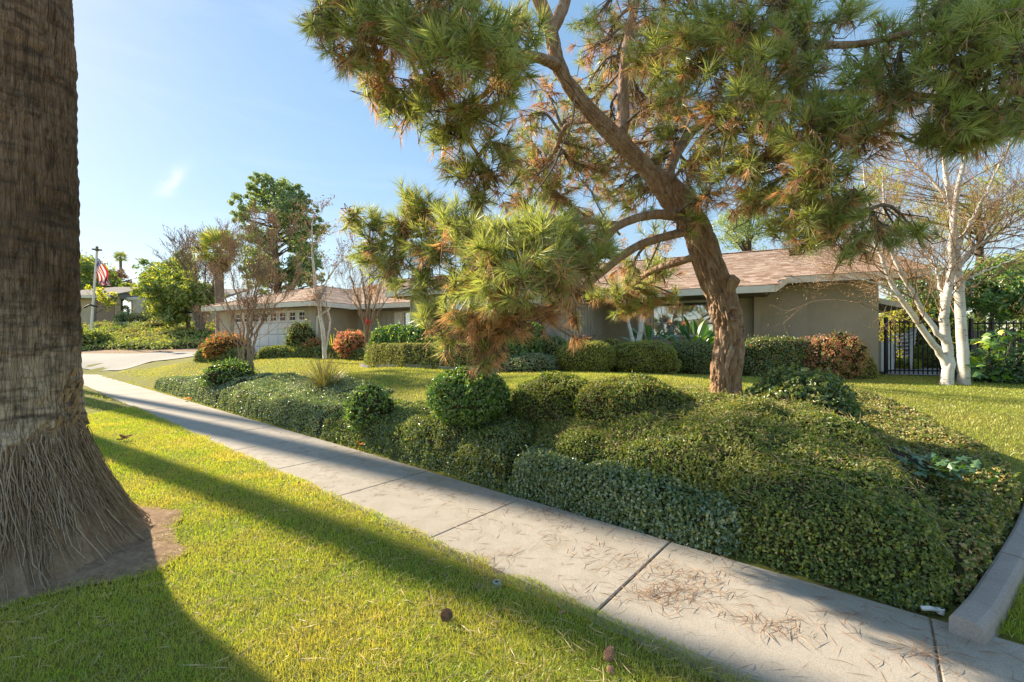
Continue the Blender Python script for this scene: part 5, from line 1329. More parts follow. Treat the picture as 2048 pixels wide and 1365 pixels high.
# right side: behind the gate and by the fence
bush('gate_shrub', 'bright yellow-green shrub glowing behind the iron gate', 'shrub', 1838, 610, 738, 130, 20.5, M['yellowgreen'], 12000, .09, .05, 2.2, .25, seed=51, depth=.35, jit=1.)
bush('gate_ball', 'dark round clipped shrub behind the gate bars', 'shrub', 1856, 694, 742, 52, 14.6, M['boxwood'], 3500, .05, .035, 2.1, .05, seed=52)
bush('gate_shrub', 'low yellow-green shrub at the foot of the gate bars', 'shrub', 1812, 722, 748, 36, 14.2, M['yellowgreen'], 1500, .06, .04, 2., .2, seed=53, depth=.1, jit=1.)
bush('ivy_hedge', 'dark ivy covering the foot of the right-hand fence', 'hedge', 2010, 715, 775, 170, 10.7, M['ivy'], 8000, .07, .05, 2.4, .2, dy=.5, seed=54, depth=.15, jit=.9)
fg_l = []
for r in (.1, .35, .6, .85, 1.0):
    bf = Buf(); o = [(-.1, 0), (.0, -.18), (.22, -.36), (.32, -.14), (.55, -.34), (.66, -.1), (.95, 0), (.66, .1), (.55, .34), (.32, .14), (.22, .36), (.0, .18)]
    bf.add([(.25, 0, .04)] + [(x, y, -.12 * x * x - .1 * abs(y)) for x, y in o], T=[(0, i + 1, (i + 1) % 12 + 1) for i in range(12)], R=r); fg_l.append(bf.mesh('leaf', M['fig']))
fg = thing('fig_bush', 'large-leaved fig bush in front of the right-hand fence', 'shrub', P(1995, 765, 10.3)); rg = np.random.default_rng(61); bf = Buf()
for i in range(150):
    px, py = rg.uniform(1938, 2080), rg.uniform(660, 755); Y = rg.uniform(9.9, 10.8); q = P(px, py, Y)
    o = bpy.data.objects.new('leaf', fg_l[int(rg.choice(5, p=[.28, .3, .22, .12, .08]))]); COL.objects.link(o); o.parent = fg; o.location = Vector(q) - fg.location; s_ = rg.uniform(.16, .32); o.scale = (s_,) * 3
    o.rotation_euler = (rg.normal(0, .5), rg.uniform(-.2, .9), rg.uniform(0, 6.28))
    if i % 5 == 0: bf.tube([P(1995, 768, 10.35), P(1995, 768, 10.35) * .5 + q * .5, q], .012, 4)
part('stems', bf, M['bark_grey'], fg)

# ------------------------------------------------------------------ the pine
def bark_tube(ctrl, nv, nu, amp, seed, knots=()):
    """trunk or limb with furrowed plates; ctrl rows are x y z radius"""
    c = catmull(ctrl, nv); p, r = c[:, :3], c[:, 3]
    tg = unit(np.gradient(p, axis=0)); ref = np.array([0.2, -1, .1]); a = unit(np.cross(tg, ref)); b_ = np.cross(tg, a)
    ln = np.r_[0, np.cumsum(np.linalg.norm(np.diff(p, axis=0), axis=1))]
    th = np.arange(nu) / nu * 2 * math.pi; TH, L = np.meshgrid(th, ln); R = r[:, None]
    cx, sx = np.cos(TH) * R, np.sin(TH) * R
    wx = .05 * perlin(cx * 8, sx * 8, L * 3 + seed); 
    f1 = np.abs(perlin((cx + wx) * 21, (sx + wx) * 21, L * 2.4 + seed)); f2 = np.abs(perlin((cx + wx) * 44, (sx + wx) * 44, L * 6 + seed * 2))
    disp = amp * (1 - np.exp(-(f1 / .16) ** 2) - .6) + amp * .4 * (1 - np.exp(-(f2 / .2) ** 2) - .5) + amp * .55 * perlin(cx * 5, sx * 5, L * 2.2 + seed)
    rad = R * (1 + .05 * perlin(cx * 3, sx * 3, L * 1.6 + seed)) + disp * np.clip(R / .15, .35, 1.2)
    V = p[:, None] + a[:, None] * (np.cos(TH) * rad)[..., None] + b_[:, None] * (np.sin(TH) * rad)[..., None]
    n3 = a[:, None] * np.cos(TH)[..., None] + b_[:, None] * np.sin(TH)[..., None]
    for kp, kr in knots:
        d = np.linalg.norm(V - kp, axis=-1)
        V = V + n3 * (kr * .55 * np.exp(-((d - kr) / (kr * .42)) ** 2) - kr * 1.3 * np.exp(-(d / (kr * .55)) ** 2))[..., None]
    i, j = np.meshgrid(np.arange(nv - 1), np.arange(nu), indexing='ij'); j2 = (j + 1) % nu
    bf = Buf(); bf.add(V, Q=np.stack([i * nu + j2, i * nu + j, (i + 1) * nu + j, (i + 1) * nu + j2], -1).reshape(-1, 4))
    return bf
def pl(rows): return np.array([[*P(x, y, Y), r] for x, y, Y, r in rows])
pine = thing('pine_tree', 'leaning pine tree with furrowed trunk rising from the ground cover', 'tree', P(1450, 800, 5.6))
trunk_c = pl([(1449, 822, 5.6, 0.1976), (1450, 790, 5.6, 0.1763), (1452, 740, 5.6, 0.1657), (1458, 690, 5.6, 0.1619), (1456, 640, 5.6, 0.1687), (1437, 580, 5.58, 0.1634), (1412, 510, 5.55, 0.1558), (1386, 445, 5.5, 0.1558), (1347, 392, 5.45, 0.1634), (1300, 345, 5.4, 0.1011), (1250, 295, 5.3, 0.0924), (1197, 242, 5.2, 0.0867), (1152, 188, 5.1, 0.0820), (1117, 130, 5.0, 0.0740), (1100, 60, 4.9, 0.0693), (1078, 0, 4.8, 0.0636), (1045, -80, 4.7, 0.0578), (1000, -200, 4.6, 0.0463)])
tb = bark_tube(trunk_c, 430, 110, .034, 3.1, [(P(1466, 628, 5.42), .07)])
part('trunk', tb, M['bark'], pine, smoothed=True)
LIMBS = {
 'A': [(1345, 395, 5.45, 0.0962), (1338, 345, 5.6, 0.0740), (1362, 292, 5.75, 0.0666), (1405, 245, 5.7, 0.0555), (1490, 210, 5.4, 0.0481), (1620, 190, 5.0, 0.0407), (1760, 185, 4.6, 0.0311), (1900, 195, 4.3, 0.0222), (2040, 190, 4.0, 0.0148)],
 'B': [(1235, 285, 5.3, 0.0888), (1246, 240, 5.45, 0.0740), (1247, 150, 5.55, 0.0629), (1262, 50, 5.6, 0.0555), (1290, -60, 5.5, 0.0370)],
 'C': [(1118, 132, 5.0, 0.0666), (1060, 112, 4.7, 0.0518), (960, 112, 4.4, 0.0407), (850, 100, 4.1, 0.0296), (720, 78, 3.9, 0.0163)],
 'D': [(1102, 65, 4.9, 0.0740), (1128, 10, 5.0, 0.0629), (1150, -70, 5.0, 0.0444)],
 'E': [(1372, 432, 5.5, 0.0740), (1305, 430, 5.2, 0.0555), (1240, 450, 4.9, 0.0444), (1195, 490, 4.6, 0.0370), (1100, 520, 4.2, 0.0296), (980, 520, 3.95, 0.0222), (890, 500, 4.1, 0.0133)],
 'F': [(1376, 462, 5.5, 0.0592), (1293, 485, 5.2, 0.0481), (1243, 513, 5.0, 0.0444), (1201, 548, 4.8, 0.0407), (1155, 583, 4.6, 0.0370), (1120, 608, 4.5, 0.0333), (1018, 655, 4.3, 0.0222), (960, 695, 4.2, 0.0133)],
 'G': [(1398, 512, 5.5, 0.0518), (1314, 538, 5.9, 0.0407), (1279, 559, 6.2, 0.0370), (1243, 592, 6.5, 0.0259)],
 'I': [(1250, 120, 5.55, 0.0518), (1380, 90, 5.0, 0.0444), (1520, 80, 4.5, 0.0370), (1700, 90, 4.1, 0.0296), (1850, 60, 3.8, 0.0222), (2000, 60, 3.5, 0.0148)],
 'J': [(1240, 450, 4.9, 0.0370), (1120, 440, 4.7, 0.0296), (980, 455, 4.7, 0.0259), (860, 470, 4.85, 0.0207), (770, 470, 5.0, 0.0148), (705, 425, 5.1, 0.0074)],
 'K': [(1190, 238, 5.2, 0.0444), (1135, 250, 5.6, 0.0333), (1110, 300, 5.8, 0.0259), (1070, 360, 5.9, 0.0207), (1050, 420, 5.8, 0.0148)],
 'L': [(1490, 210, 5.4, 0.0370), (1560, 290, 4.8, 0.0296), (1640, 370, 4.3, 0.0222), (1700, 440, 4.1, 0.0148)],
 'M': [(1060, 112, 4.7, 0.0370), (980, 180, 4.5, 0.0259), (920, 240, 4.5, 0.0207), (960, 320, 4.8, 0.0148), (970, 390, 4.9, 0.0104)],
}
skel = [trunk_c[8:]]
for k_, rows in LIMBS.items():
    c = pl(rows); big = c[0, 3] > .085
    part('branch', bark_tube(c, 130 if big else 80, 30 if big else 18, .014, 1.7 + len(skel)), M['bark'], pine, smoothed=True); skel.append(c)
bf = bark_tube(np.array([[*P(1450, 585, 5.5), .085], [*P(1464, 566, 5.42), .075], [*P(1470, 556, 5.38), .06], [*P(1472, 554, 5.37), .004]]), 24, 24, .01, 9.); part('stub', bf, M['bark'], pine, smoothed=True)

SK = np.concatenate([catmull(s, 60)[:, :3] for s in skel])
# (column, row, half width, half height, depth, depth spread, tufts, dry share)
CL = [(1190, 40, 50, 50, 6.3, .5, 12, .4), (1230, 130, 45, 60, 6.4, .5, 14, .6), (1290, 200, 50, 60, 6.3, .5, 18, .6), (1330, 270, 45, 50, 6.2, .5, 16, .5), (1160, 220, 45, 50, 6.5, .5, 12, .6), (1290, 270, 50, 60, 6.8, .5, 16, .6), (1090, 180, 40, 50, 6.2, .4, 10, .5), (1330, 90, 60, 60, 5.6, .5, 20, .5), (1390, 340, 40, 50, 5.9, .4, 12, .5), (1230, 300, 40, 50, 7.0, .4, 12, .4), (1150, 340, 50, 50, 6.8, .4, 14, .5), (1060, 300, 40, 50, 6.4, .4, 10, .5), (1210, 80, 40, 50, 6.6, .4, 14, .5), (1260, 60, 40, 60, 6.4, .4, 16, .6), (1290, 140, 40, 50, 6.6, .4, 16, .6), (1250, 200, 40, 50, 6.8, .4, 14, .6), (1310, 320, 40, 40, 6.8, .4, 14, .5), (1340, 220, 40, 50, 6.4, .4, 16, .6), (1140, 260, 40, 60, 6.6, .4, 14, .6), (1100, 370, 50, 50, 6.6, .4, 16, .5), (1180, 300, 50, 50, 7.0, .4, 14, .5), (1230, 380, 50, 40, 7.0, .4, 16, .4), (1050, 350, 40, 40, 6.2, .4, 12, .6), (1160, 120, 30, 60, 6.8, .3, 8, .5), (660, 45, 55, 60, 3.9, .25, 26, .25), (720, 110, 50, 40, 3.95, .25, 18, .35), (780, 50, 80, 60, 3.8, .3, 34, .5), (730, 20, 60, 50, 3.8, .3, 22, .3), (880, 60, 90, 75, 3.3, .3, 46, .15), (960, 90, 80, 70, 3.35, .3, 40, .15), (1030, 60, 60, 60, 3.7, .3, 24, .15),
 (1010, 150, 60, 50, 4.0, .3, 22, .25), (770, 170, 45, 50, 4.2, .25, 16, .6), (820, 215, 60, 45, 4.2, .3, 22, .3), (750, 200, 25, 30, 4.3, .2, 7, .4), (880, 180, 60, 50, 4.1, .3, 22, .35), (950, 220, 60, 50, 4.1, .3, 24, .3), (900, 265, 50, 35, 4.3, .25, 18, .2), (930, 330, 45, 40, 4.8, .2, 14, .3), (985, 345, 55, 40, 4.9, .3, 18, .4), (950, 395, 40, 30, 4.9, .2, 12, .2), (1010, 290, 50, 40, 4.8, .3, 14, .5),
 (1060, 230, 45, 45, 6.0, .4, 12, .6), (1090, 320, 60, 60, 6.0, .4, 22, .7), (1040, 400, 60, 40, 5.7, .4, 16, .7), (1120, 390, 70, 50, 6.2, .4, 22, .4), (1210, 340, 60, 60, 6.6, .5, 24, .5), (1270, 400, 60, 40, 6.6, .5, 18, .5), (1150, 280, 50, 50, 6.4, .5, 14, .5), (1330, 460, 50, 40, 6.6, .4, 8, .6), (1180, 160, 40, 50, 6.0, .4, 8, .5), (1190, 90, 30, 60, 6.0, .4, 6, .3), (1180, 440, 60, 40, 6.4, .4, 16, .4), (1280, 330, 40, 50, 6.4, .4, 14, .5), (1230, 240, 30, 40, 6.2, .3, 6, .5),
 (705, 440, 22, 24, 5.1, .15, 7, .0), (752, 440, 18, 26, 5.0, .15, 7, .0), (740, 490, 40, 40, 5.0, .2, 15, .1), (800, 470, 45, 45, 4.9, .2, 20, .15), (815, 395, 22, 30, 4.9, .2, 9, .1), (850, 420, 40, 40, 4.8, .2, 16, .3), (780, 540, 50, 45, 5.0, .2, 16, .35), (860, 500, 55, 50, 4.5, .3, 24, .2), (840, 570, 40, 40, 4.6, .2, 14, .15), (900, 440, 40, 40, 4.5, .3, 16, .2),
 (930, 470, 60, 55, 4.2, .3, 26, .12), (985, 500, 60, 60, 3.7, .3, 28, .12), (1060, 460, 60, 55, 3.8, .3, 28, .1), (1070, 530, 70, 60, 3.45, .3, 34, .15), (1000, 580, 65, 45, 3.6, .3, 28, .25), (1140, 470, 60, 60, 4.0, .3, 28, .12), (1180, 520, 50, 50, 4.2, .3, 20, .2), (1130, 550, 60, 45, 3.9, .3, 22, .3), (1200, 470, 30, 40, 4.5, .3, 10, .2), (920, 570, 60, 45, 4.1, .3, 22, .2), (860, 630, 40, 35, 4.5, .2, 13, .1), (890, 690, 22, 25, 4.5, .1, 5, .2),
 (940, 630, 70, 25, 4.0, .25, 20, .85), (1040, 620, 80, 25, 4.0, .25, 24, .9), (1000, 655, 60, 20, 4.1, .2, 14, .95), (975, 690, 30, 25, 4.2, .12, 10, .5), (970, 725, 24, 18, 4.2, .1, 6, .9), (1130, 590, 40, 25, 4.5, .2, 10, .9), (1152, 640, 14, 16, 4.6, .1, 3, 1.), (1158, 672, 12, 20, 4.6, .08, 3, 1.),
 (1240, 585, 50, 28, 6.6, .25, 18, .25), (1195, 590, 25, 15, 6.6, .2, 7, .1), (1300, 580, 45, 28, 6.6, .25, 16, .3), (1290, 612, 35, 18, 6.7, .2, 10, .5), (1320, 540, 50, 25, 6.5, .3, 16, .35), (1250, 620, 30, 18, 6.6, .15, 8, .3), (1260, 540, 40, 30, 5.6, .3, 12, .3), (1350, 590, 14, 14, 6.6, .15, 4, .2),
 (1390, 440, 20, 25, 5.15, .08, 5, .2),
 (1300, 40, 60, 50, 5.0, .5, 20, .5), (1290, 120, 50, 40, 5.0, .4, 16, .6), (1330, 190, 50, 50, 4.9, .4, 20, .5), (1380, 60, 80, 60, 4.2, .4, 34, .25), (1380, 140, 70, 60, 4.3, .4, 30, .4), (1440, 230, 70, 60, 4.3, .4, 28, .45), (1480, 50, 90, 60, 3.9, .4, 38, .2), (1490, 140, 80, 60, 3.8, .4, 34, .3), (1540, 210, 70, 60, 3.8, .4, 28, .25), (1590, 60, 70, 60, 4.0, .4, 26, .2), (1600, 140, 60, 50, 3.9, .4, 22, .35), (1420, 310, 60, 45, 4.7, .4, 22, .45), (1480, 330, 60, 45, 4.6, .4, 20, .4), (1540, 290, 60, 45, 4.3, .4, 20, .6), (1500, 400, 70, 40, 4.5, .35, 22, .4), (1420, 380, 40, 30, 4.9, .3, 10, .4),
 (1620, 250, 70, 60, 3.7, .3, 30, .12), (1680, 220, 60, 60, 3.7, .3, 26, .12), (1640, 330, 60, 50, 3.8, .3, 24, .3), (1600, 390, 60, 50, 3.9, .3, 22, .3), (1660, 430, 50, 40, 3.9, .25, 22, .15), (1620, 470, 45, 30, 4.0, .2, 14, .3), (1700, 400, 40, 35, 4.0, .25, 14, .2), (1760, 470, 50, 22, 4.3, .2, 12, .1), (1830, 460, 40, 18, 4.4, .2, 9, .1), (1715, 500, 45, 15, 4.2, .2, 7, .4), (1560, 450, 40, 30, 4.4, .2, 9, .4),
 (1730, 150, 60, 50, 4.2, .4, 18, .2), (1740, 260, 60, 40, 4.1, .3, 20, .75), (1800, 190, 60, 50, 4.0, .4, 24, .45), (1690, 30, 60, 40, 4.4, .4, 12, .1), (1790, 60, 60, 50, 4.3, .4, 12, .1), (1880, 90, 70, 70, 3.7, .35, 30, .08), (1960, 60, 70, 60, 3.5, .35, 28, .08), (2030, 110, 60, 80, 3.4, .3, 26, .08), (1920, 170, 70, 50, 3.7, .35, 26, .15), (1900, 235, 60, 45, 3.7, .3, 24, .12), (1970, 230, 60, 45, 3.6, .3, 22, .15), (2040, 220, 40, 50, 3.5, .3, 14, .2), (1930, 290, 60, 22, 3.8, .25, 14, .4), (1860, 270, 40, 22, 3.9, .2, 9, .35), (2030, 10, 60, 50, 3.4, .3, 18, .08), (1900, 10, 80, 40, 3.7, .3, 20, .08), (1560, -30, 120, 40, 3.9, .4, 26, .2), (1350, -40, 120, 40, 4.2, .4, 24, .3), (880, -40, 120, 40, 3.4, .3, 26, .2), (700, -40, 80, 40, 3.8, .3, 18, .3)]
rg = np.random.default_rng(77)
tw = Buf(); gB, gD, gL, dB, dD, dL = [], [], [], [], [], []
for (cx, cy, rx, ry, Y, dY, n, dry) in CL:
    c = P(cx, cy, Y); i = int(np.argmin(np.linalg.norm(SK - c, axis=1))); a = SK[i]
    m_ = a * .5 + c * .5 + rg.normal(0, .06, 3) + (0, 0, .05)
    core = catmull(np.array([a, m_, c]), 8); tw.tube(core, np.linspace(.022, .012, 8), 5, cap=False)
    n = int(n * 1.5)
    for q_ in range(n):
        u = rg.normal(0, .5, 2); u = u / max(1, np.linalg.norm(u)); 
        p = P(cx + u[0] * rx, cy + u[1] * ry, Y + rg.normal(0, dY * .7)); src = core[rg.integers(3, 8)]
        d = unit(unit(p - src) * .75 + rg.normal(0, .28, 3) + (0, 0, .32)); L = rg.uniform(.16, .34)
        p0 = p - d * L
        tw.tube(catmull(np.array([src, src * .4 + p0 * .6 + rg.normal(0, .03, 3) - (0, 0, .03), p0, p]), 4), np.linspace(.008, .0035, 4), 3, cap=False)
        isdry = rg.random() < dry * .72
        nn2 = 69 if not isdry else 60
        t_ = rg.uniform(.25, 1.0, nn2) ** .6; ph = rg.uniform(0, 2 * math.pi, nn2)
        ax1_ = unit(np.cross(d, rg.normal(size=3))); ax2_ = np.cross(d, ax1_)
        an = np.where(t_ > .88, rg.uniform(.05, .8, nn2), rg.uniform(.45, 1.0, nn2)); m3 = nn2 // 3 * 3; an[:m3] = np.repeat(an[:m3:3], 3) + rg.normal(0, .06, m3); ph[:m3] = np.repeat(ph[:m3:3], 3) + rg.normal(0, .08, m3); t_[:m3] = np.repeat(t_[:m3:3], 3)
        nd = d * np.cos(an)[:, None] + (ax1_ * np.cos(ph)[:, None] + ax2_ * np.sin(ph)[:, None]) * np.sin(an)[:, None]
        b0 = p0 + d * (t_ * L)[:, None]; ln = rg.uniform(.12, .20, nn2)
        if isdry:
            nd = unit(nd + (0, 0, -.75)); dB.append(b0); dD.append(nd); dL.append(ln)
        else:
            nd = unit(nd + (0, 0, -.08)); gB.append(b0); gD.append(nd); gL.append(ln)
            k_ = int(24 * (dry + .25) * rg.uniform(.4, 1.6))                       # old needles hanging below the tuft
            if k_: dB.append(p0 + d * rg.uniform(-.1, .35, (k_, 1)) * L); dD.append(unit(rg.normal(0, .5, (k_, 3)) + (0, 0, -.8))); dL.append(rg.uniform(.09, .16, k_))
part('twigs', tw, M['bark_grey'], pine, smoothed=True)
bf = Buf(); blades(bf, np.concatenate(gB), np.concatenate(gD), np.concatenate(gL), .0058, rg, single=True); part('needles', bf, M['needle'], pine)
n_green = sum(len(x) for x in gB)
bf = Buf(); blades(bf, np.concatenate(dB), np.concatenate(dD), np.concatenate(dL), .0052, rg, single=True); part('dry_needles', bf, M['needle_dry'], pine, label='brown dead needles hanging among the green')
# bare dead sprays
dt = Tree(5)
for (x0, y0, Y0, x1, y1, Y1) in ((1150, 195, 5.1, 1120, 300, 5.0), (1120, 300, 5.0, 1060, 400, 5.0), (1080, 620, 4.4, 1155, 680, 4.6), (1240, 470, 4.9, 1180, 380, 5.2), (1700, 180, 4.6, 1840, 20, 4.4), (1850, 37, 4.0, 1893, -10, 3.9), (1800, 270, 4.2, 1870, 290, 4.2), (1130, 300, 5.4, 1070, 350, 5.6)):
    a, c = P(x0, y0, Y0), P(x1, y1, Y1); dt.limb(np.array([a, (a + c) / 2 + rg.normal(0, .04, 3), c]), .018, .006, 4, 8)
    for i in range(7): dt.sprout(a + (c - a) * rg.uniform(.2, 1), unit(c - a) + rg.normal(0, .7, 3), .22, .005, 1, .7, 3, -.05, .2, .6, .0018, 3)
part('dead_twigs', dt.wood, M['bark_grey'], pine, kind='stuff')

# ------------------------------------------------------------------ bare and white trees
def bare_tree(name, label, base, stems, bark, seed, lev=3, kids=3, L=.8, spread=.5, up=.25, leafmat=None, leafn=0, leafL=.05, leafW=.03, group=None, r0=.05, sub=10, droop=None, minr=.003, wob=.02, twig=None, rmax=.05):
    """several stems from one foot, each given by picture points, with finer and finer twigs"""
    T = Tree(seed); rg = T.rg; t = thing(name, label, 'tree', base, group=group)
    for st in stems:
        c = np.asarray(st, float); r_a = c[0, 3] if c.shape[1] == 4 else r0
        s_ = Tree(seed + 1); n_ = 26; p = catmull(c, n_); rr = p[:, 3] if c.shape[1] == 4 else np.linspace(r0, r0 * .25, n_)
        p[3:-1, :3] += rg.normal(0, wob, (n_ - 4, 3))
        bf = Buf(); bf.tube(p[:, :3], rr, 9); part('trunk' if c is stems[0] or r_a > .035 else 'stem', bf, bark, t, smoothed=True)
        for k in range(sub if c.shape[1] < 4 or c[0, 3] > .03 or r_a == r0 or not rmax < .03 else 5):
            f = rg.uniform(.30, 1.0); i = min(n_ - 2, int(f * (n_ - 1))); d = unit(p[i + 1, :3] - p[i, :3]); ax = unit(np.cross(d, rg.normal(size=3))); an = spread * rg.uniform(.7, 1.4)
            T.sprout(p[i, :3], d * math.cos(an) + ax * math.sin(an) + (0, 0, up), L * (1.25 - f * .6) * rg.uniform(.7, 1.2), min(max(rr[i] * .5, minr * 1.5), rmax), lev, spread, kids, up, .12, .66, minr)
    tp, td = T.tip_arrays()
    if len(T.wood.V): part('twigs', T.wood, twig or bark, t, smoothed=True, kind='stuff')
    if leafn and leafmat:
        k = rg.integers(0, len(tp), leafn); q = tp[k] + rg.normal(0, .05, (leafn, 3)); 
        if droop: q[:, 2] -= np.abs(rg.normal(0, droop, leafn))
        bf = Buf(); leaves(bf, q, (0, 0, 1), leafL, leafW, 1.5, rg, D=np.tile((0, 0, -1.), (leafn, 1)) if droop else None); part('dry_leaves', bf, leafmat, t)
    return t
B1 = P(490, 752, 12.6)
st = []
for (x1, y1, x2, y2, Y, r) in ((470, 640, 400, 500, 12.2, 0.0259), (480, 620, 450, 470, 12.9, 0.0288), (505, 640, 520, 440, 12.7, 0.0317), (500, 650, 560, 470, 12.3, 0.0288), (515, 660, 620, 520, 12.8, 0.0230), (460, 670, 385, 560, 12.9, 0.0202), (495, 600, 490, 430, 12.5, 0.0259), (520, 650, 590, 440, 12.9, 0.0230)):
    st.append(np.array([[*(B1 + ((x1 - 490) * .010 + RNG.uniform(-.1, .1), RNG.uniform(-.2, .2), -.1)), r * 1.1], [*P((490 + x1) / 2 + 3, (745 + y1) / 2, 12.6), r], [*P(x1, y1, (Y + 12.6) / 2), r * .75], [*P((x1 + x2) / 2 + RNG.uniform(-6, 6), (y1 + y2) / 2, Y), r * .5], [*P(x2, y2, Y), r * .16]]))
bare_tree('crape_myrtle', 'bare multi-stemmed crape myrtle rising from the ground cover', B1, st, M['bark_tan'], 3, 3, 4, .64, .48, .16, M['seedhead'], 6000, .035, .022, 'bare crape myrtles', sub=12, minr=.0035, twig=M['twig_brown'], rmax=.018)
B2 = P(735, 700, 15.4); st = []
for (x1, y1, x2, y2, Y, r) in ((722, 620, 690, 520, 15.2, .036), (732, 610, 715, 490, 15.6, .04), (738, 610, 745, 480, 15.3, .036), (748, 620, 780, 520, 15.6, .034), (728, 630, 670, 560, 15.5, .03), (748, 640, 800, 560, 15.2, .03)):
    st.append(np.array([[*(B2 + (RNG.uniform(-.2, .2), RNG.uniform(-.1, .1), -.1)), r * 1.2], [*P(735 + (x1 - 735) * .4, 660, 15.4), r], [*P(x1, y1, 15.4), r * .8], [*P((x1 + x2) / 2, (y1 + y2) / 2, Y), r * .5], [*P(x2, y2, Y), r * .12]]))
bare_tree('crape_myrtle', 'bare crape myrtle against the house between garage and windows', B2, st, M['bark_tan'], 4, 3, 3, .85, .38, .35, M['seedhead'], 700, .06, .04, 'bare crape myrtles', sub=9, minr=.0032, twig=M['bark_tan'], rmax=.012)
rr = thing('red_feeder', 'small red hanging feeder on the crape myrtle by the house', 'bird feeder', P(735, 641, 15.2)); q0 = P(735, 641, 15.2)
part('tank', Buf().lathe([(0, q0[2] - .10), (.06, q0[2] - .09), (.05, q0[2] + .04), (0, q0[2] + .05)], q0[:2], 10), M['red'], rr); part('tray', Buf().lathe([(0, q0[2] - .13), (.10, q0[2] - .12), (.10, q0[2] - .101), (0, q0[2] - .101)], q0[:2], 10), M['red'], rr)
sap = [pl([(650, 718, 14.6, .075), (645, 660, 14.6, .062), (634, 590, 14.6, .05), (626, 520, 14.6, .035), (624, 460, 14.6, .02), (628, 425, 14.6, .006)]), pl([(652, 700, 14.6, .03), (660, 640, 14.6, .026), (647, 600, 14.65, .02)]), pl([(637, 590, 14.6, .028), (665, 545, 14.5, .02), (690, 510, 14.4, .006)])]
bare_tree('white_sapling', 'slim leaning white-barked sapling with a few dry leaves', P(650, 718, 14.6), sap, M['birch'], 6, 2, 3, .7, .6, .1, M['seedhead'], 900, .07, .04, 'white-barked birches', sub=14, minr=.004, twig=M['birch_twig'], rmax=.014, wob=.008)
B3 = P(1272, 700, 11.6)
small = [pl([(1272, 705, 11.6, .075), (1280, 670, 11.6, .07), (1287, 620, 11.6, .055), (1300, 560, 11.6, .035), (1310, 500, 11.7, .012)]), pl([(1270, 700, 11.6, .055), (1262, 668, 11.6, .045), (1252, 615, 11.6, .035), (1245, 560, 11.6, .02), (1235, 510, 11.6, .008)])]
bare_tree('white_birch', 'small forked white birch in front of the window', B3, small, M['birch'], 7, 2, 3, .6, .5, .2, M['catkin'], 1500, .05, .03, 'white-barked birches', sub=9, minr=.003, twig=M['birch_twig'], rmax=.012, wob=.004)
bt = [pl([(1892, 775, 10., 0.1344), (1896, 745, 10., 0.1109), (1898, 715, 10., 0.1008), (1890, 660, 10., 0.0907), (1888, 625, 10., 0.0874), (1894, 583, 10., 0.0773), (1903, 529, 10., 0.0672), (1908, 440, 10., 0.0571), (1925, 330, 9.9, 0.0437), (1960, 200, 9.8, 0.0269), (1990, 60, 9.7, 0.0101)]),
      pl([(1928, 775, 10.05, 0.1243), (1927, 745, 10.05, 0.1109), (1924, 671, 10.05, 0.1008), (1919, 577, 10.05, 0.0907), (1913, 520, 10.05, 0.0773), (1905, 440, 10.1, 0.0605), (1890, 330, 10.2, 0.0470), (1870, 200, 10.3, 0.0302), (1860, 60, 10.4, 0.0134)]),
      pl([(1893, 735, 10., 0.0806), (1884, 713, 10., 0.0739), (1852, 671, 9.95, 0.0638), (1796, 589, 9.85, 0.0504), (1770, 535, 9.8, 0.0403), (1754, 491, 9.8, 0.0302), (1735, 400, 9.8, 0.0202), (1725, 320, 9.8, 0.0081)]),
      pl([(1895, 700, 10., 0.0672), (1892, 685, 10., 0.0605), (1865, 652, 10., 0.0538), (1821, 577, 10., 0.0470), (1792, 526, 10., 0.0370), (1770, 440, 10.1, 0.0235), (1765, 340, 10.2, 0.0081)]),
      pl([(1796, 592, 9.85, 0.0269), (1760, 570, 9.7, 0.0202), (1720, 558, 9.6, 0.0148), (1680, 535, 9.5, 0.0054)]),
      pl([(1888, 620, 10., 0.0470), (1882, 580, 10.1, 0.0336), (1868, 530, 10.2, 0.0235), (1840, 500, 10.3, 0.0101)]),
      pl([(1915, 540, 10., 0.0504), (1945, 500, 9.9, 0.0403), (1990, 470, 9.8, 0.0302), (2048, 430, 9.6, 0.0168)]),
      pl([(1912, 500, 10., 0.0470), (1950, 430, 10.2, 0.0370), (2000, 330, 10.4, 0.0235), (2040, 240, 10.5, 0.0101)]),
      pl([(1925, 560, 10., 0.0269), (1990, 535, 9.8, 0.0188), (2050, 512, 9.6, 0.0134), (2100, 490, 9.5, 0.0067)]),
      pl([(1906, 440, 10., 0.0403), (1880, 380, 10.2, 0.0302), (1820, 320, 10.4, 0.0202), (1770, 250, 10.5, 0.0081)])]
bare_tree('white_birch', 'large twin-trunked white birch beside the iron gate', P(1910, 772, 10.), bt, M['birch'], 8, 3, 3, 1.15, .6, .02, M['catkin'], 16000, .042, .017, 'white-barked birches', sub=21, minr=.003, droop=.08, wob=.012, twig=M['birch_twig'], rmax=.016)

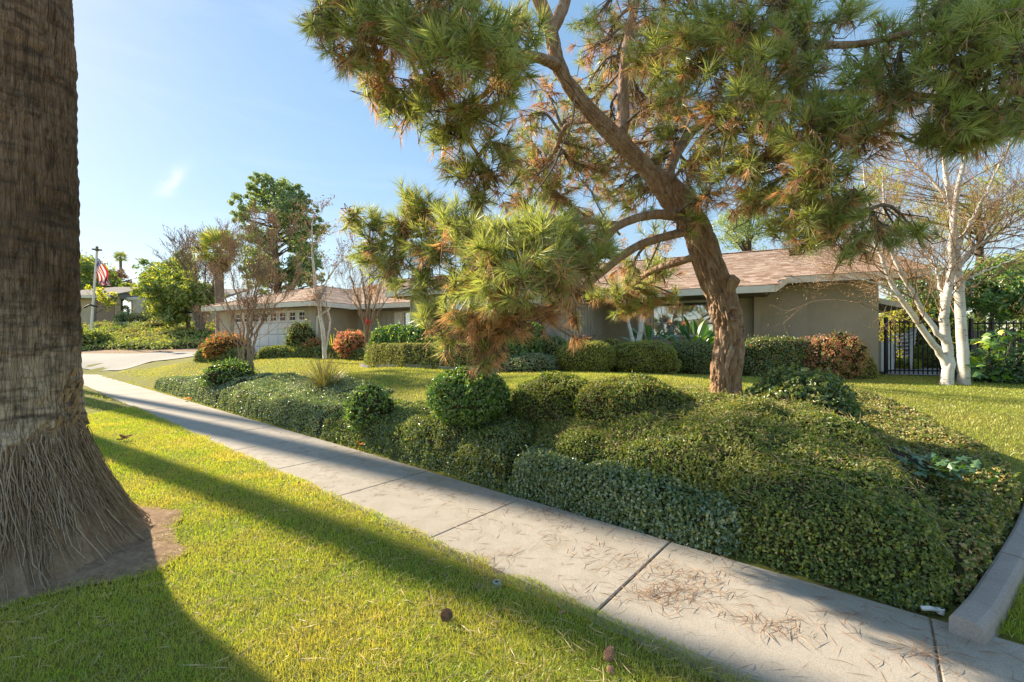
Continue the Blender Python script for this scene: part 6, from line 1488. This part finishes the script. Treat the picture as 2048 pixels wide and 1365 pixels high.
# ------------------------------------------------------------------ leafy trees behind
cl = scat(46, 558, 490, 76, 112, 36, 2.2, 1.0, 1) + scat(7, 484, 420, 16, 42, 36, 1, .6, 2) + scat(12, 612, 580, 34, 60, 36, 1.5, .7, 3) + scat(6, 520, 372, 16, 22, 36, .8, .6, 51) + scat(6, 592, 392, 18, 20, 36, .8, .6, 52) + scat(5, 634, 440, 14, 24, 36, .8, .55, 53)
crown_tree('evergreen_tree', 'tall rounded blue-green tree rising behind the garage', cl, np.array([[*P(560, 690, 36), .35], [*P(556, 600, 36), .3], [*P(550, 480, 36), .2], [*P(548, 380, 36), .08]]), M['bluegreen'], 29000, .26, .13, M['bark_dark'], 1, spread=.9)
cl = scat(26, 350, 590, 62, 42, 38, 2., 1.1, 4) + scat(6, 400, 600, 30, 30, 37, 1, .9, 5)
crown_tree('leafy_tree', 'light green leafy tree in front of the far house', cl, np.array([[*P(378, 655, 38), .16], [*P(370, 620, 38), .14], [*P(360, 590, 38), .10], [*P(355, 560, 38), .04]]), M['citrus'], 13000, .30, .16, M['bark_grey'], 2)
st = [np.array([[*P(400 + a * .2, 660, 36), .12], [*P(400 + a * .5, 620, 36), .10], [*P(400 + a, 560, 36), .06], [*P(400 + a * 1.4, 500, 36), .02]]) for a in (-25, -8, 10, 28)]
bare_tree('bare_tree', 'bare brown tree between the light green tree and the crape myrtle', P(400, 660, 36), st, M['bark_grey'], 12, 3, 3, 1.9, .5, .15, M['seedhead'], 900, .12, .06, sub=8, minr=.014)
cl = scat(12, 165, 560, 40, 50, 62, 3, 2.2, 6) + scat(6, 185, 585, 30, 12, 60, 2, 1.4, 7)
crown_tree('background_tree', 'green tree behind the far house, at the edge of the palm trunk', cl, np.array([[*P(160, 640, 62), .3], [*P(162, 560, 62), .2], [*P(165, 520, 62), .1]]), M['citrus'], 6000, .5, .28, M['bark_dark'], 3)
cl = scat(12, 225, 565, 32, 25, 66, 3, 1.6, 8)
crown_tree('background_tree', 'brownish thin tree behind the far house roof', cl, np.array([[*P(226, 640, 66), .3], [*P(226, 580, 66), .2], [*P(227, 550, 66), .1]]), M['seedhead'], 2600, .5, .2, M['bark_dark'], 4)
crown_tree('background_tree', 'low yellow-green trees just above the far house roof', scat(12, 240, 583, 34, 8, 60, 2, 1.0, 9), np.array([[*P(240, 640, 60), .3], [*P(240, 590, 60), .2], [*P(240, 585, 60), .1]]), M['citrus'], 2600, .45, .25, M['bark_dark'], 5)
cl = scat(14, 330, 550, 46, 20, 55, 3, 1.5, 10)
crown_tree('background_tree', 'grey-green tree behind the light green leafy tree', cl, np.array([[*P(330, 650, 55), .3], [*P(330, 580, 55), .2], [*P(330, 550, 55), .1]]), M['broad'], 5000, .4, .22, M['bark_dark'], 6)
cl = [(P(368, 535 - i * 7, 60), (2.0 - i * .3, 2.0 - i * .3, .8)) for i in range(5)] + scat(4, 368, 530, 14, 10, 60, 1, .8, 11)
crown_tree('conifer', 'dark pointed conifer top behind the light green leafy tree', cl, np.array([[*P(368, 650, 60), .3], [*P(368, 560, 60), .2], [*P(368, 506, 60), .05]]), M['bluegreen'], 2200, .5, .15, M['bark_dark'], 7)
for (px, py, Y, rad, lab, sd) in ((241, 515, 80, 13, 'distant palm standing alone against the sky', 31), (264, 578, 90, 13, 'low distant palm just above the far roof', 32)):
    tp = P(px, py, Y); t = thing('palm_tree', lab, 'palm tree', (tp[0], tp[1], 3.5), group='distant palms')
    bf = Buf(); bf.tube([(tp[0] + .1, tp[1], 3.4), (tp[0] + .15, tp[1], (3.4 + tp[2]) / 2), tuple(tp)], [.28, .22, .2], 8); part('trunk', bf, M['bark_grey'], t)
    s_ = rad / FPX * Y / 1.45; fm = frond_mesh('frond', M['palmleaf'], .85, 16, .7, .7, sd); dm = frond_mesh('dead_frond', M['palmdry'], .6, 12, .4, .6, sd + 1)
    for i in range(24): place_frond(fm, tp, i * 2.4, math.radians(70 - i * 4.6), t, sc=s_ * 1.15)
    for i in range(8): place_frond(dm, tp - (0, 0, .2), i * .8, math.radians(-65), t, 'dead_frond', s_ * .7)
tp = P(437, 502, 30); t = thing('fan_palm', 'fan palm with shaggy dead skirt left of the tall evergreen', 'palm tree', (tp[0], tp[1], 1.3))
bf = Buf(); bf.tube([(tp[0] + .2, tp[1], 1.2), (tp[0] + .1, tp[1], 4), tuple(tp)], [.32, .28, .25], 10); part('trunk', bf, M['bark_grey'], t, smoothed=True)
fm = frond_mesh('frond', M['palmleaf'], .8, 20, .75, .55, 41); dm = frond_mesh('dead_frond', M['palmdry'], .75, 18, .55, .7, 42)
for i in range(30): place_frond(fm, tp, i * 2.4, math.radians(72 - i * 3.6), t, sc=1.2)
for i in range(30): place_frond(dm, tp - (0, 0, .1 + .02 * i), i * 2.2, math.radians(-40 - (i % 5) * 9), t, 'dead_frond', .95)
# right background
cl = scat(16, 1500, 455, 50, 48, 27, 2, .8, 13) + scat(6, 1470, 430, 30, 30, 27, 1, .6, 14)
crown_tree('background_pine', 'blue-green conifer behind the roof, right of the pine trunk', cl, np.array([[*P(1495, 560, 27), .22], [*P(1497, 490, 27), .17], [*P(1500, 410, 27), .05]]), M['bluegreen'], 6500, .22, .05, M['bark_dark'], 9)
cl = scat(16, 1845, 590, 55, 48, 21, 1.5, .7, 15)
crown_tree('background_tree', 'dense dark green tree above the gate', cl, np.array([[*P(1850, 745, 21), .2], [*P(1850, 680, 21), .15], [*P(1850, 600, 21), .06]]), M['laurel'], 7000, .16, .08, M['bark_dark'], 10)
cl = scat(22, 1985, 590, 62, 55, 13.2, .9, .42, 16)
crown_tree('broadleaf_shrub_tree', 'dark glossy broad-leaved tree over the right-hand fence', cl, np.array([[*P(1980, 745, 13.4), .1], [*P(1982, 680, 13.3), .08], [*P(1985, 600, 13.2), .03]]), M['laurel'], 9000, .15, .06, M['bark_grey'], 11, droop=.25)
cl = scat(14, 2040, 560, 50, 45, 24, 2, 1.0, 17) + scat(6, 2060, 610, 30, 40, 22, 1, .8, 18)
crown_tree('background_tree', 'sunlit yellow-green tree at the right edge behind the broad-leaved tree', cl, np.array([[*P(2050, 745, 24), .2], [*P(2050, 650, 24), .15], [*P(2045, 560, 24), .05]]), M['yellowgreen'], 7000, .2, .07, M['bark_dark'], 12)
cl = scat(18, 1980, 400, 90, 60, 30, 2, 1.2, 19) + scat(12, 1760, 400, 60, 60, 30, 2, 1., 20) + scat(8, 1880, 440, 60, 60, 30, 2, 1., 24)
crown_tree('background_pine', 'olive sunlit pine far behind the large white birch', cl, np.array([[*P(1960, 700, 30), .3], [*P(1960, 560, 30), .25], [*P(1960, 400, 30), .08]]), M['yellowgreen'], 6500, .28, .05, M['bark_dark'], 13)
cl = scat(20, 1900, 650, 130, 40, 24, 2, 1.1, 25)
crown_tree('background_tree', 'dull green trees filling the gap behind the right-hand fence', cl, np.array([[*P(1930, 745, 24), .2], [*P(1930, 690, 24), .15], [*P(1930, 640, 24), .05]]), M['broad'], 8000, .2, .1, M['bark_dark'], 14)

# ------------------------------------------------------------------ bank below the far house
bx_ = np.array([(-44, 32.5), (-34, 32.2), (-27, 31.6), (-20.5, 31.5), (-18, 33), (-17, 40), (-24, 41.5), (-34, 42.5), (-46, 43.5)])
V, Q = mound(bx_, lambda x, y: gz(x, y) + .30 + .22 * perlin(x * .55, y * .55, 3.) + .12 * perlin(x * 1.7, y * 1.7, 5.), .5, .22, .10, 33)
bk = planting('bank_planting', 'lumpy green ground cover on the bank below the far house', 'ground cover', V, Q, M['bank'], 21000, .19, .11, .9, seed=34, depth=.2, mix=(M['dry_cover'], .12))
bush('bank_shrub', 'pale green shrub below the wreath on the far house', 'shrub', 251, 630, 652, 26, 45.5, M['bluegreen'], 1200, .2, .1, 2., .15, seed=35, depth=.3, jit=1.)
bush('bank_shrub', 'brownish shrub below the far house windows', 'shrub', 287, 632, 650, 38, 45.5, M['dry_cover'], 1600, .2, .1, 2., .15, seed=36, depth=.3, jit=1., mix=(M['bluegreen'], .4))
bush('bank_shrub', 'dark trailing shrub at the top of the bank near the light green tree', 'shrub', 330, 644, 672, 60, 41.0, M['shrub'], 2000, .2, .1, 2., .2, seed=37, depth=.4, jit=1., mix=(M['dry_cover'], .4))
bush('bank_shrub', 'yellow-green shrub at the foot of the bank beside the palm trunk', 'shrub', 180, 668, 705, 60, 33.5, M['citrus'], 2600, .2, .12, 2., .2, seed=38, depth=.3, jit=1.)
yt = pl([(190, 648, 44, .10), (191, 625, 44, .07), (194, 600, 44, .03)])
bare_tree('young_tree', 'young tree with a few yellow leaves beside the flagpole', P(190, 648, 44), [yt], M['bark_grey'], 15, 2, 3, 1.4, .7, .1, M['yellowgreen'], 260, .32, .22, sub=8, minr=.012)
M['rock'] = plain('pale_rock', (.42, .36, .29), .95, .2, 4, .8, 18, .1, 0, .05)
for i, (px, w, lab) in enumerate(((236, 12, 'pale boulder below the wreath, leftmost at the top of the bank'), (249, 16, 'wide flat pale boulder in the middle at the top of the bank'), (271, 9, 'tall narrow pale boulder at the top of the bank'), (290, 8, 'small pale boulder, rightmost at the top of the bank'))):
    c = P(px, 653, 43.0); V, Q = blob_mesh((c[0], c[1], c[2] + .1), (w / FPX * 43 / 2, .35, .32 if w != 9 else .45), 2.6, .2, i * 3, 14, 9)
    bf = Buf(); bf.add(V, Q=Q); o = part('boulder', bf, M['rock']); tag(o, lab, 'boulder', 'boulders along the bank top')

# ------------------------------------------------------------------ lawns
def inside(poly, x, y, grow=0.0): return poly_dist(poly, x, y)[0] > -grow
def seen(x, y, m=1.3): return (np.abs(x) < y * 1024 / FPX * m + .3) & (y > .75)
rg = np.random.default_rng(91)
N = 2600000
x = np.r_[rg.uniform(-9.5, 3.2, N - 500000), rg.uniform(-27, -6, 500000)]; y = np.r_[rg.uniform(.9, 11, N - 500000), rg.uniform(8, 26, 500000)]; s_, n_ = to_sn(x, y)
edge = 2.335 + .05 * perlin(s_ * 1.3, 0, 2.) + .035 * perlin(s_ * 4.2, 0, 7.) + .10 * np.exp(-((s_ - 2.2) / .25) ** 2) * 0 - .10 * np.exp(-((s_ - 2.02) / .12) ** 2)
keep = (n_ < edge) & seen(x, y) & (rg.random(N) < np.clip(.85 * (2.3 / y) ** 1.25, 0, .85)) & ~(in_soil(x, y) & (rg.random(N) < np.where(in_soil(PALM[0] + (x - PALM[0]) * 1.1, PALM[1] + (y - PALM[1]) * 1.1), .985, .6)))
x, y, n_ = x[keep], y[keep], n_[keep]
patch = perlin(x * 1.1, y * 1.1, 4.4) + .6 * perlin(x * 3.1, y * 3.1, 1.4)
bf = Buf(); dist = np.maximum(y / 2.3, 1) ** .8
grass_tris(bf, np.c_[x, y, np.full(len(x), -.012) + .02 * (patch > -9)], .026 * (1 + .3 * patch) * (1 + .1 * dist), .0042 * dist, 1.1, rg, R=np.clip(rg.random(len(x)) * .75 + .26 * patch + .10, 0, 1))
o = part('parkway_grass', bf, M['grass']); tag(o, 'short sunlit grass strip between the palm and the sidewalk', 'grass', kind='stuff')
n_park = len(x)
x = rg.uniform(2.4, 7.0, 620000); y = rg.uniform(1.6, 5.2, 620000)
kd = np.min((x[:, None] - kc[::3, 0]) ** 2 + (y[:, None] - kc[::3, 1]) ** 2, 1) ** .5; ki = np.argmin((x[:, None] - kc[::3, 0]) ** 2 + (y[:, None] - kc[::3, 1]) ** 2, 1)
side = (x - kc[::3][ki][:, 0]) * np.gradient(kc[::3], axis=0)[ki][:, 1] - (y - kc[::3][ki][:, 1]) * np.gradient(kc[::3], axis=0)[ki][:, 0]
s_, n_ = to_sn(x, y); keep = (side > 0) & (kd > .085) & (n_ > 3.56) & seen(x, y) & (rg.random(len(x)) < .2); x, y = x[keep], y[keep]
bf = Buf(); grass_tris(bf, np.c_[x, y, gz(x, y)], .05, .005, .55, rg, R=np.clip(rg.random(len(x)) * .7, 0, 1)); o = part('kerb_grass', bf, M['grass']); tag(o, 'shaded dark grass outside the kerb at the right edge', 'grass', kind='stuff')
N = 1500000
x = rg.uniform(-27, 17, N); y = rg.uniform(4.0, 25, N); s_, n_ = to_sn(x, y)
keep = (n_ > 3.56) & seen(x, y, 1.1) & (rg.random(N) < np.clip((5.5 / y) ** 1.1, 0, 1))
x, y, s_, n_ = x[keep], y[keep], s_[keep], n_[keep]
BED = np.array([P(728, 724, 13.0)[:2], *ed[1::6], P(1060, 748, 9.95)[:2], P(1160, 748, 9.75)[:2], P(1290, 748, 9.9)[:2], P(1380, 750, 10.7)[:2], P(1480, 752, 11.0)[:2], P(1600, 756, 10.95)[:2], P(1752, 760, 10.95)[:2], (10.3, 12.1), (13.6, 11.1), (18, 10.1), (30, 12), (30, 40), (-8, 40), (-24, 24), P(388, 712, 17.5)[:2] + (0, .05), P(440, 715, 17.05)[:2], P(510, 715, 16.5)[:2], P(600, 715, 16.15)[:2], P(728, 714, 15.1)[:2]])
out = np.ones(len(x), bool)
for pg, g in ((BED, 0.), (DRIVE, .0), (H1, 0), (H2, 0), (H3, 0), (H4, 0), (H5, -.1)): out &= ~inside(np.asarray(pg), x, y, g)
kd = np.min((x[:, None] - kc[::3, 0]) ** 2 + (y[:, None] - kc[::3, 1]) ** 2, 1) ** .5; out &= kd > .1
out &= ~((n_ > 3.5) & (s_ < -.4) & (y < 3.6))
x, y = x[out], y[out]
patch = perlin(x * .5, y * .5, 6.4) + .5 * perlin(x * 1.7, y * 1.7, 2.4)
bf = Buf(); grass_tris(bf, np.c_[x, y, gz(x, y) - .012], .038 * (1 + .2 * patch), .0055 * np.maximum(y / 4.5, 1), 1.1, rg, R=np.clip(rg.random(len(x)) * .7 + .2 * patch + .12, 0, 1))
o = part('front_lawn_grass', bf, M['lawn']); tag(o, 'yellow-green front lawn between the mounds and the house', 'grass', kind='stuff'); n_lawn = len(x)
# far lawn in front of the neighbour's house
x = rg.uniform(-48, -24, 16000); y = rg.uniform(42, 48.4, 16000); bf = Buf(); grass_tris(bf, np.c_[x, y, gz(x, y) - .02], .12, .06, .5, rg); o = part('far_lawn_grass', bf, M['lawn']); tag(o, 'thin bright lawn strip in front of the far house', 'grass', kind='stuff')

# ------------------------------------------------------------------ fallen needles, cones, small things
def litter(pts, nrm, mat, L=(.09, .18), w=.0034, lift=.004, flat=.06):
    n = len(pts); d = rg.normal(size=(n, 3)); d -= nrm * np.sum(d * nrm, 1)[:, None]; d = unit(d) + nrm * rg.uniform(-flat * .2, flat, (n, 1))
    bf = Buf(); blades(bf, pts + nrm * lift, d, rg.uniform(*L, n), w, rg, bend=.35); return bf
s_ = rg.uniform(-1.5, 9, 9000); n_ = rg.uniform(2.36, 3.52, 9000)
dens = smooth(-.55, .45, perlin(s_ * 1.6, n_ * 2.2, 8.) + .6 * perlin(s_ * 4, n_ * 4, 3.)) * np.clip(1.2 - s_ / 9, .05, 1) * np.clip(.35 + (n_ - 2.4) * .8, .3, 1)
k_ = rg.random(len(s_)) < dens * .42; pts = np.array([[*SN(a, c), .0] for a, c in zip(s_[k_], n_[k_])])
heaps = []
for (px, py, r_, n, e) in ((1330, 1190, .16, 170, .5), (1375, 1160, .14, 120, .5), (1290, 1195, .10, 60, .3), (1850, 1305, .09, 90, .3), (1560, 1255, .10, 70, .35), (1500, 1245, .08, 40, .3), (1270, 1130, .12, 60, .5), (1120, 1040, .14, 50, .5), (1080, 1020, .10, 40, .4), (985, 1115, .12, 50, .3), (1150, 1190, .08, 25, .3), (950, 1150, .1, 70, .3), (1680, 1235, .1, 40, .4), (1430, 1345, .12, 50, .3), (880, 960, .15, 40, .5), (1400, 1120, .2, 60, .5), (1230, 1080, .2, 50, .5)):
    c = P(px, py, 1400 / (py - HY)); n = int(n * .75); heaps.append(np.c_[c[0] + rg.normal(0, r_, n), c[1] + rg.normal(0, r_ * e, n), np.abs(rg.normal(0, .006, n))])
pts = np.concatenate([pts] + heaps); s2, n2 = to_sn(pts[:, 0], pts[:, 1]); pts = pts[(n2 < 3.55)]
o = part('needle_litter', litter(pts, np.tile((0, 0, 1.), (len(pts), 1)), M['litter']), M['litter']); tag(o, 'fallen brown pine needles scattered over the sidewalk', 'pine needles', kind='stuff')
x = rg.uniform(-4, 2.6, 15000); y = rg.uniform(1., 6, 15000); s_, n_ = to_sn(x, y); k_ = (n_ < 2.33) & seen(x, y) & (rg.random(15000) < np.clip(.18 + .6 * smooth(-3.2, .6, x) * (1.1 - y / 7), 0, 1)) & ~in_soil(x, y)
pts = np.c_[x[k_], y[k_], rg.uniform(.018, .036, k_.sum())]
o = part('needle_litter', litter(pts, np.tile((0, 0, 1.), (len(pts), 1)), M['litter_pale'], (.07, .17), .0036, .0, .18), M['litter_pale']); tag(o, 'pale dry pine needles lying in the parkway grass', 'pine needles', kind='stuff')
a = rg.uniform(-1.6, .9, 700); r_ = rg.uniform(.8, 1.35, 700); x, y = PALM[0] + r_ * np.cos(a), PALM[1] + r_ * np.sin(a); k_ = in_soil(x, y)
o = part('needle_litter', litter(np.c_[x, y, rg.uniform(.015, .04, 700)][k_], np.tile((0, 0, 1.), (k_.sum(), 1)), M['litter_pale'], (.05, .15), .0026, .0, .12), M['litter_pale']); tag(o, 'dry needles on the bare soil round the palm', 'pine needles', kind='stuff')
V, Q = mound(H4, idw(snz([(.8, 3.72, .44), (.2, 3.7, .46), (-.1, 3.7, .42), (3, 4.1, .50), (2, 4.1, .54), (1, 4.0, .55), (.3, 4.1, .58), (-.1, 4.1, .50), (3, 4.6, .68), (2, 4.6, .78), (1, 4.6, .85), (.4, 4.6, .74), (.1, 4.6, .64), (3, 5.2, .78), (2, 5.2, .90), (1, 5.2, .98), (.4, 5.2, .88), (1.5, 5.8, .96), (.8, 5.8, .96), (3, 6, .82), (2, 6.3, .90), (1, 6.4, .86), (3.8, 5.8, .80)])), .20, .08, .05, 5)
p, nr_, _ = sample_surface(V, np.zeros((0, 3), int), Q, 3800, rg); k_ = nr_[:, 2] > .4
o = part('needle_litter', litter(p[k_], nr_[k_], M['litter_pale'], (.09, .18), .0028, .055, .15), M['litter_pale']); tag(o, 'dry pine needles caught on top of the big clipped mound', 'pine needles', kind='stuff')
# pine cones
M['cone'] = plain('cone_scales', (.20, .115, .07), .8, .3, 30, .3, 60); M['cone_pale'] = plain('weathered_cone', (.42, .25, .17), .85, .25, 30, .3, 60)
def cone(loc, rot, L, r, mat, label, rows=9):
    t = thing('pine_cone', label, 'pine cone', loc, group='pine cones on the grass'); t.rotation_euler = rot
    bf = Buf(); bf.lathe([(0, -L / 2), (r * .5, -L * .45), (r * .62, -L * .15), (r * .5, L * .2), (r * .2, L * .45), (0, L / 2)], (0, 0), 10); part('core', bf, mat, t, local=True)
    bf = Buf()
    for i in range(rows):
        f = (i + .5) / rows; z = -L * .47 + f * L * .95; rr = r * math.sin(math.pi * (.14 + .80 * f)) ** .8 * (1.15 - .45 * f)
        for j in range(9):
            a = (j + .5 * (i % 2)) / 9 * 2 * math.pi; ca, sa = math.cos(a), math.sin(a); w = rr * .33
            o = np.array([ca * rr * .45, sa * rr * .45, z]); tip = np.array([ca * rr * 1.08, sa * rr * 1.08, z + L * .05]); sd = np.array([-sa, ca, 0]) * w
            up = np.array([0, 0, L * .028])
            bf.slab([o - sd * .5 + up, o + sd * .5 + up, tip + sd + up * .6, tip - sd + up * .6], [o - sd * .5 - up, o + sd * .5 - up, tip + sd - up, tip - sd - up])
    part('scales', bf, mat, t, local=True)
c = P(893, 1243, 1400 / (1243 - HY)); cone((c[0], c[1], .035), (1.1, .4, 0), .065, .033, M['cone'], 'dark open pine cone in the sunlit grass')
c = P(1219, 1325, 1400 / (1325 - HY)); cone((c[0], c[1], .045), (.25, .2, 0), .085, .026, M['cone_pale'], 'pale narrow pine cone standing in the shaded grass', 11)
c = P(1222, 1350, 1400 / (1350 - HY)); cone((c[0], c[1], .02), (1.5, .1, .4), .04, .018, M['cone_pale'], 'small weathered pine cone below the pale narrow one', 7)
# sprinkler head and a broken fitting
M['plastic'] = plain('grey_plastic', (.45, .46, .47), .5, .1, 20, 0); M['plastic_dark'] = plain('dark_plastic', (.03, .03, .03), .5, .1, 20, 0)
c = P(994, 1168, 1400 / (1168 - HY)); sp = thing('sprinkler_head', 'grey round sprinkler head at the edge of the sidewalk', 'sprinkler', (c[0], c[1], 0))
part('ring', Buf().lathe([(.031, -.03), (.031, .012), (.027, .017), (.019, .017), (.018, .011), (.018, -.02)], c[:2], 24), M['plastic'], sp, smoothed=False); part('riser', Buf().lathe([(.0, .012), (.011, .012), (.012, .008), (.012, -.02)], c[:2], 16), M['plastic_dark'], sp)
part('soil_hole', Buf().lathe([(.0, .0), (.07, .003), (.105, -.008)], (c[0] - .06, c[1] + .02), 20), M['soil'], sp)
c = P(1866, 1228, 2.6); pv = thing('pipe_fitting', 'white broken pipe fitting lying by the end of the kerb', 'pipe', (c[0], c[1], .02))
bf = Buf(); bf.tube([(c[0] - .06, c[1] + .01, .02), (c[0] - .02, c[1] - .005, .028), (c[0] + .03, c[1] - .01, .02)], .014, 8); part('elbow', bf, M['white'], pv); part('collar', Buf().lathe([(.018, .0), (.02, .03), (.014, .034)], (c[0] + .035, c[1] - .01), 12), M['white'], pv)
# curled dead leaves
def dead_leaf(px, py, s, label, n=3, mat='seedhead'):
    c = P(px, py, 1400 / (py - HY)); t = thing('dead_leaf', label, 'leaf', (c[0], c[1], .02), group='curled dead leaves')
    for i in range(n):
        a = rg.uniform(0, 6.28); o = c + (rg.normal(0, s * .4), rg.normal(0, s * .25), 0); bf = Buf(); u = np.linspace(-1, 1, 7); V = []
        for q in u:
            w = s * .5 * math.sqrt(max(0, 1 - q * q)); l = s * q
            for e in (-1, 0, 1): V.append((o[0] + math.cos(a) * l - math.sin(a) * w * e * .7, o[1] + math.sin(a) * l + math.cos(a) * w * e * .7, .03 + s * .28 * abs(e) + s * .25 * q * q + i * .012))
        bf.add(V, Q=[(3 * k + j, 3 * k + 3 + j, 3 * k + 4 + j, 3 * k + 1 + j) for k in range(6) for j in range(2)], R=rg.random()); part('blade', bf, M[mat], t)
dead_leaf(248, 884, .08, 'cluster of curled brown leaves on the grass beyond the palm', 5, 'seedhead')
dead_leaf(727, 898, .09, 'curled tan leaves on the sidewalk against the hedge', 4, 'catkin')
dead_leaf(373, 802, .10, 'dry leaves on the far sidewalk beside the silvery hedge', 3, 'catkin')
dead_leaf(508, 1041, .035, 'small pale leaf on the sunlit grass', 1, 'litter_pale')
dead_leaf(1127, 1237, .03, 'small reddish leaf in the shaded grass near the sidewalk', 1, 'needle_dry')
dead_leaf(1180, 972, .03, 'small tan leaf at the foot of the bluish strip', 1, 'catkin')
print('counts', n_green, sum(len(x_) for x_ in dB), n_park, n_lawn, 'tris', sum(len(o.data.polygons) for o in bpy.data.objects if o.type == 'MESH'))
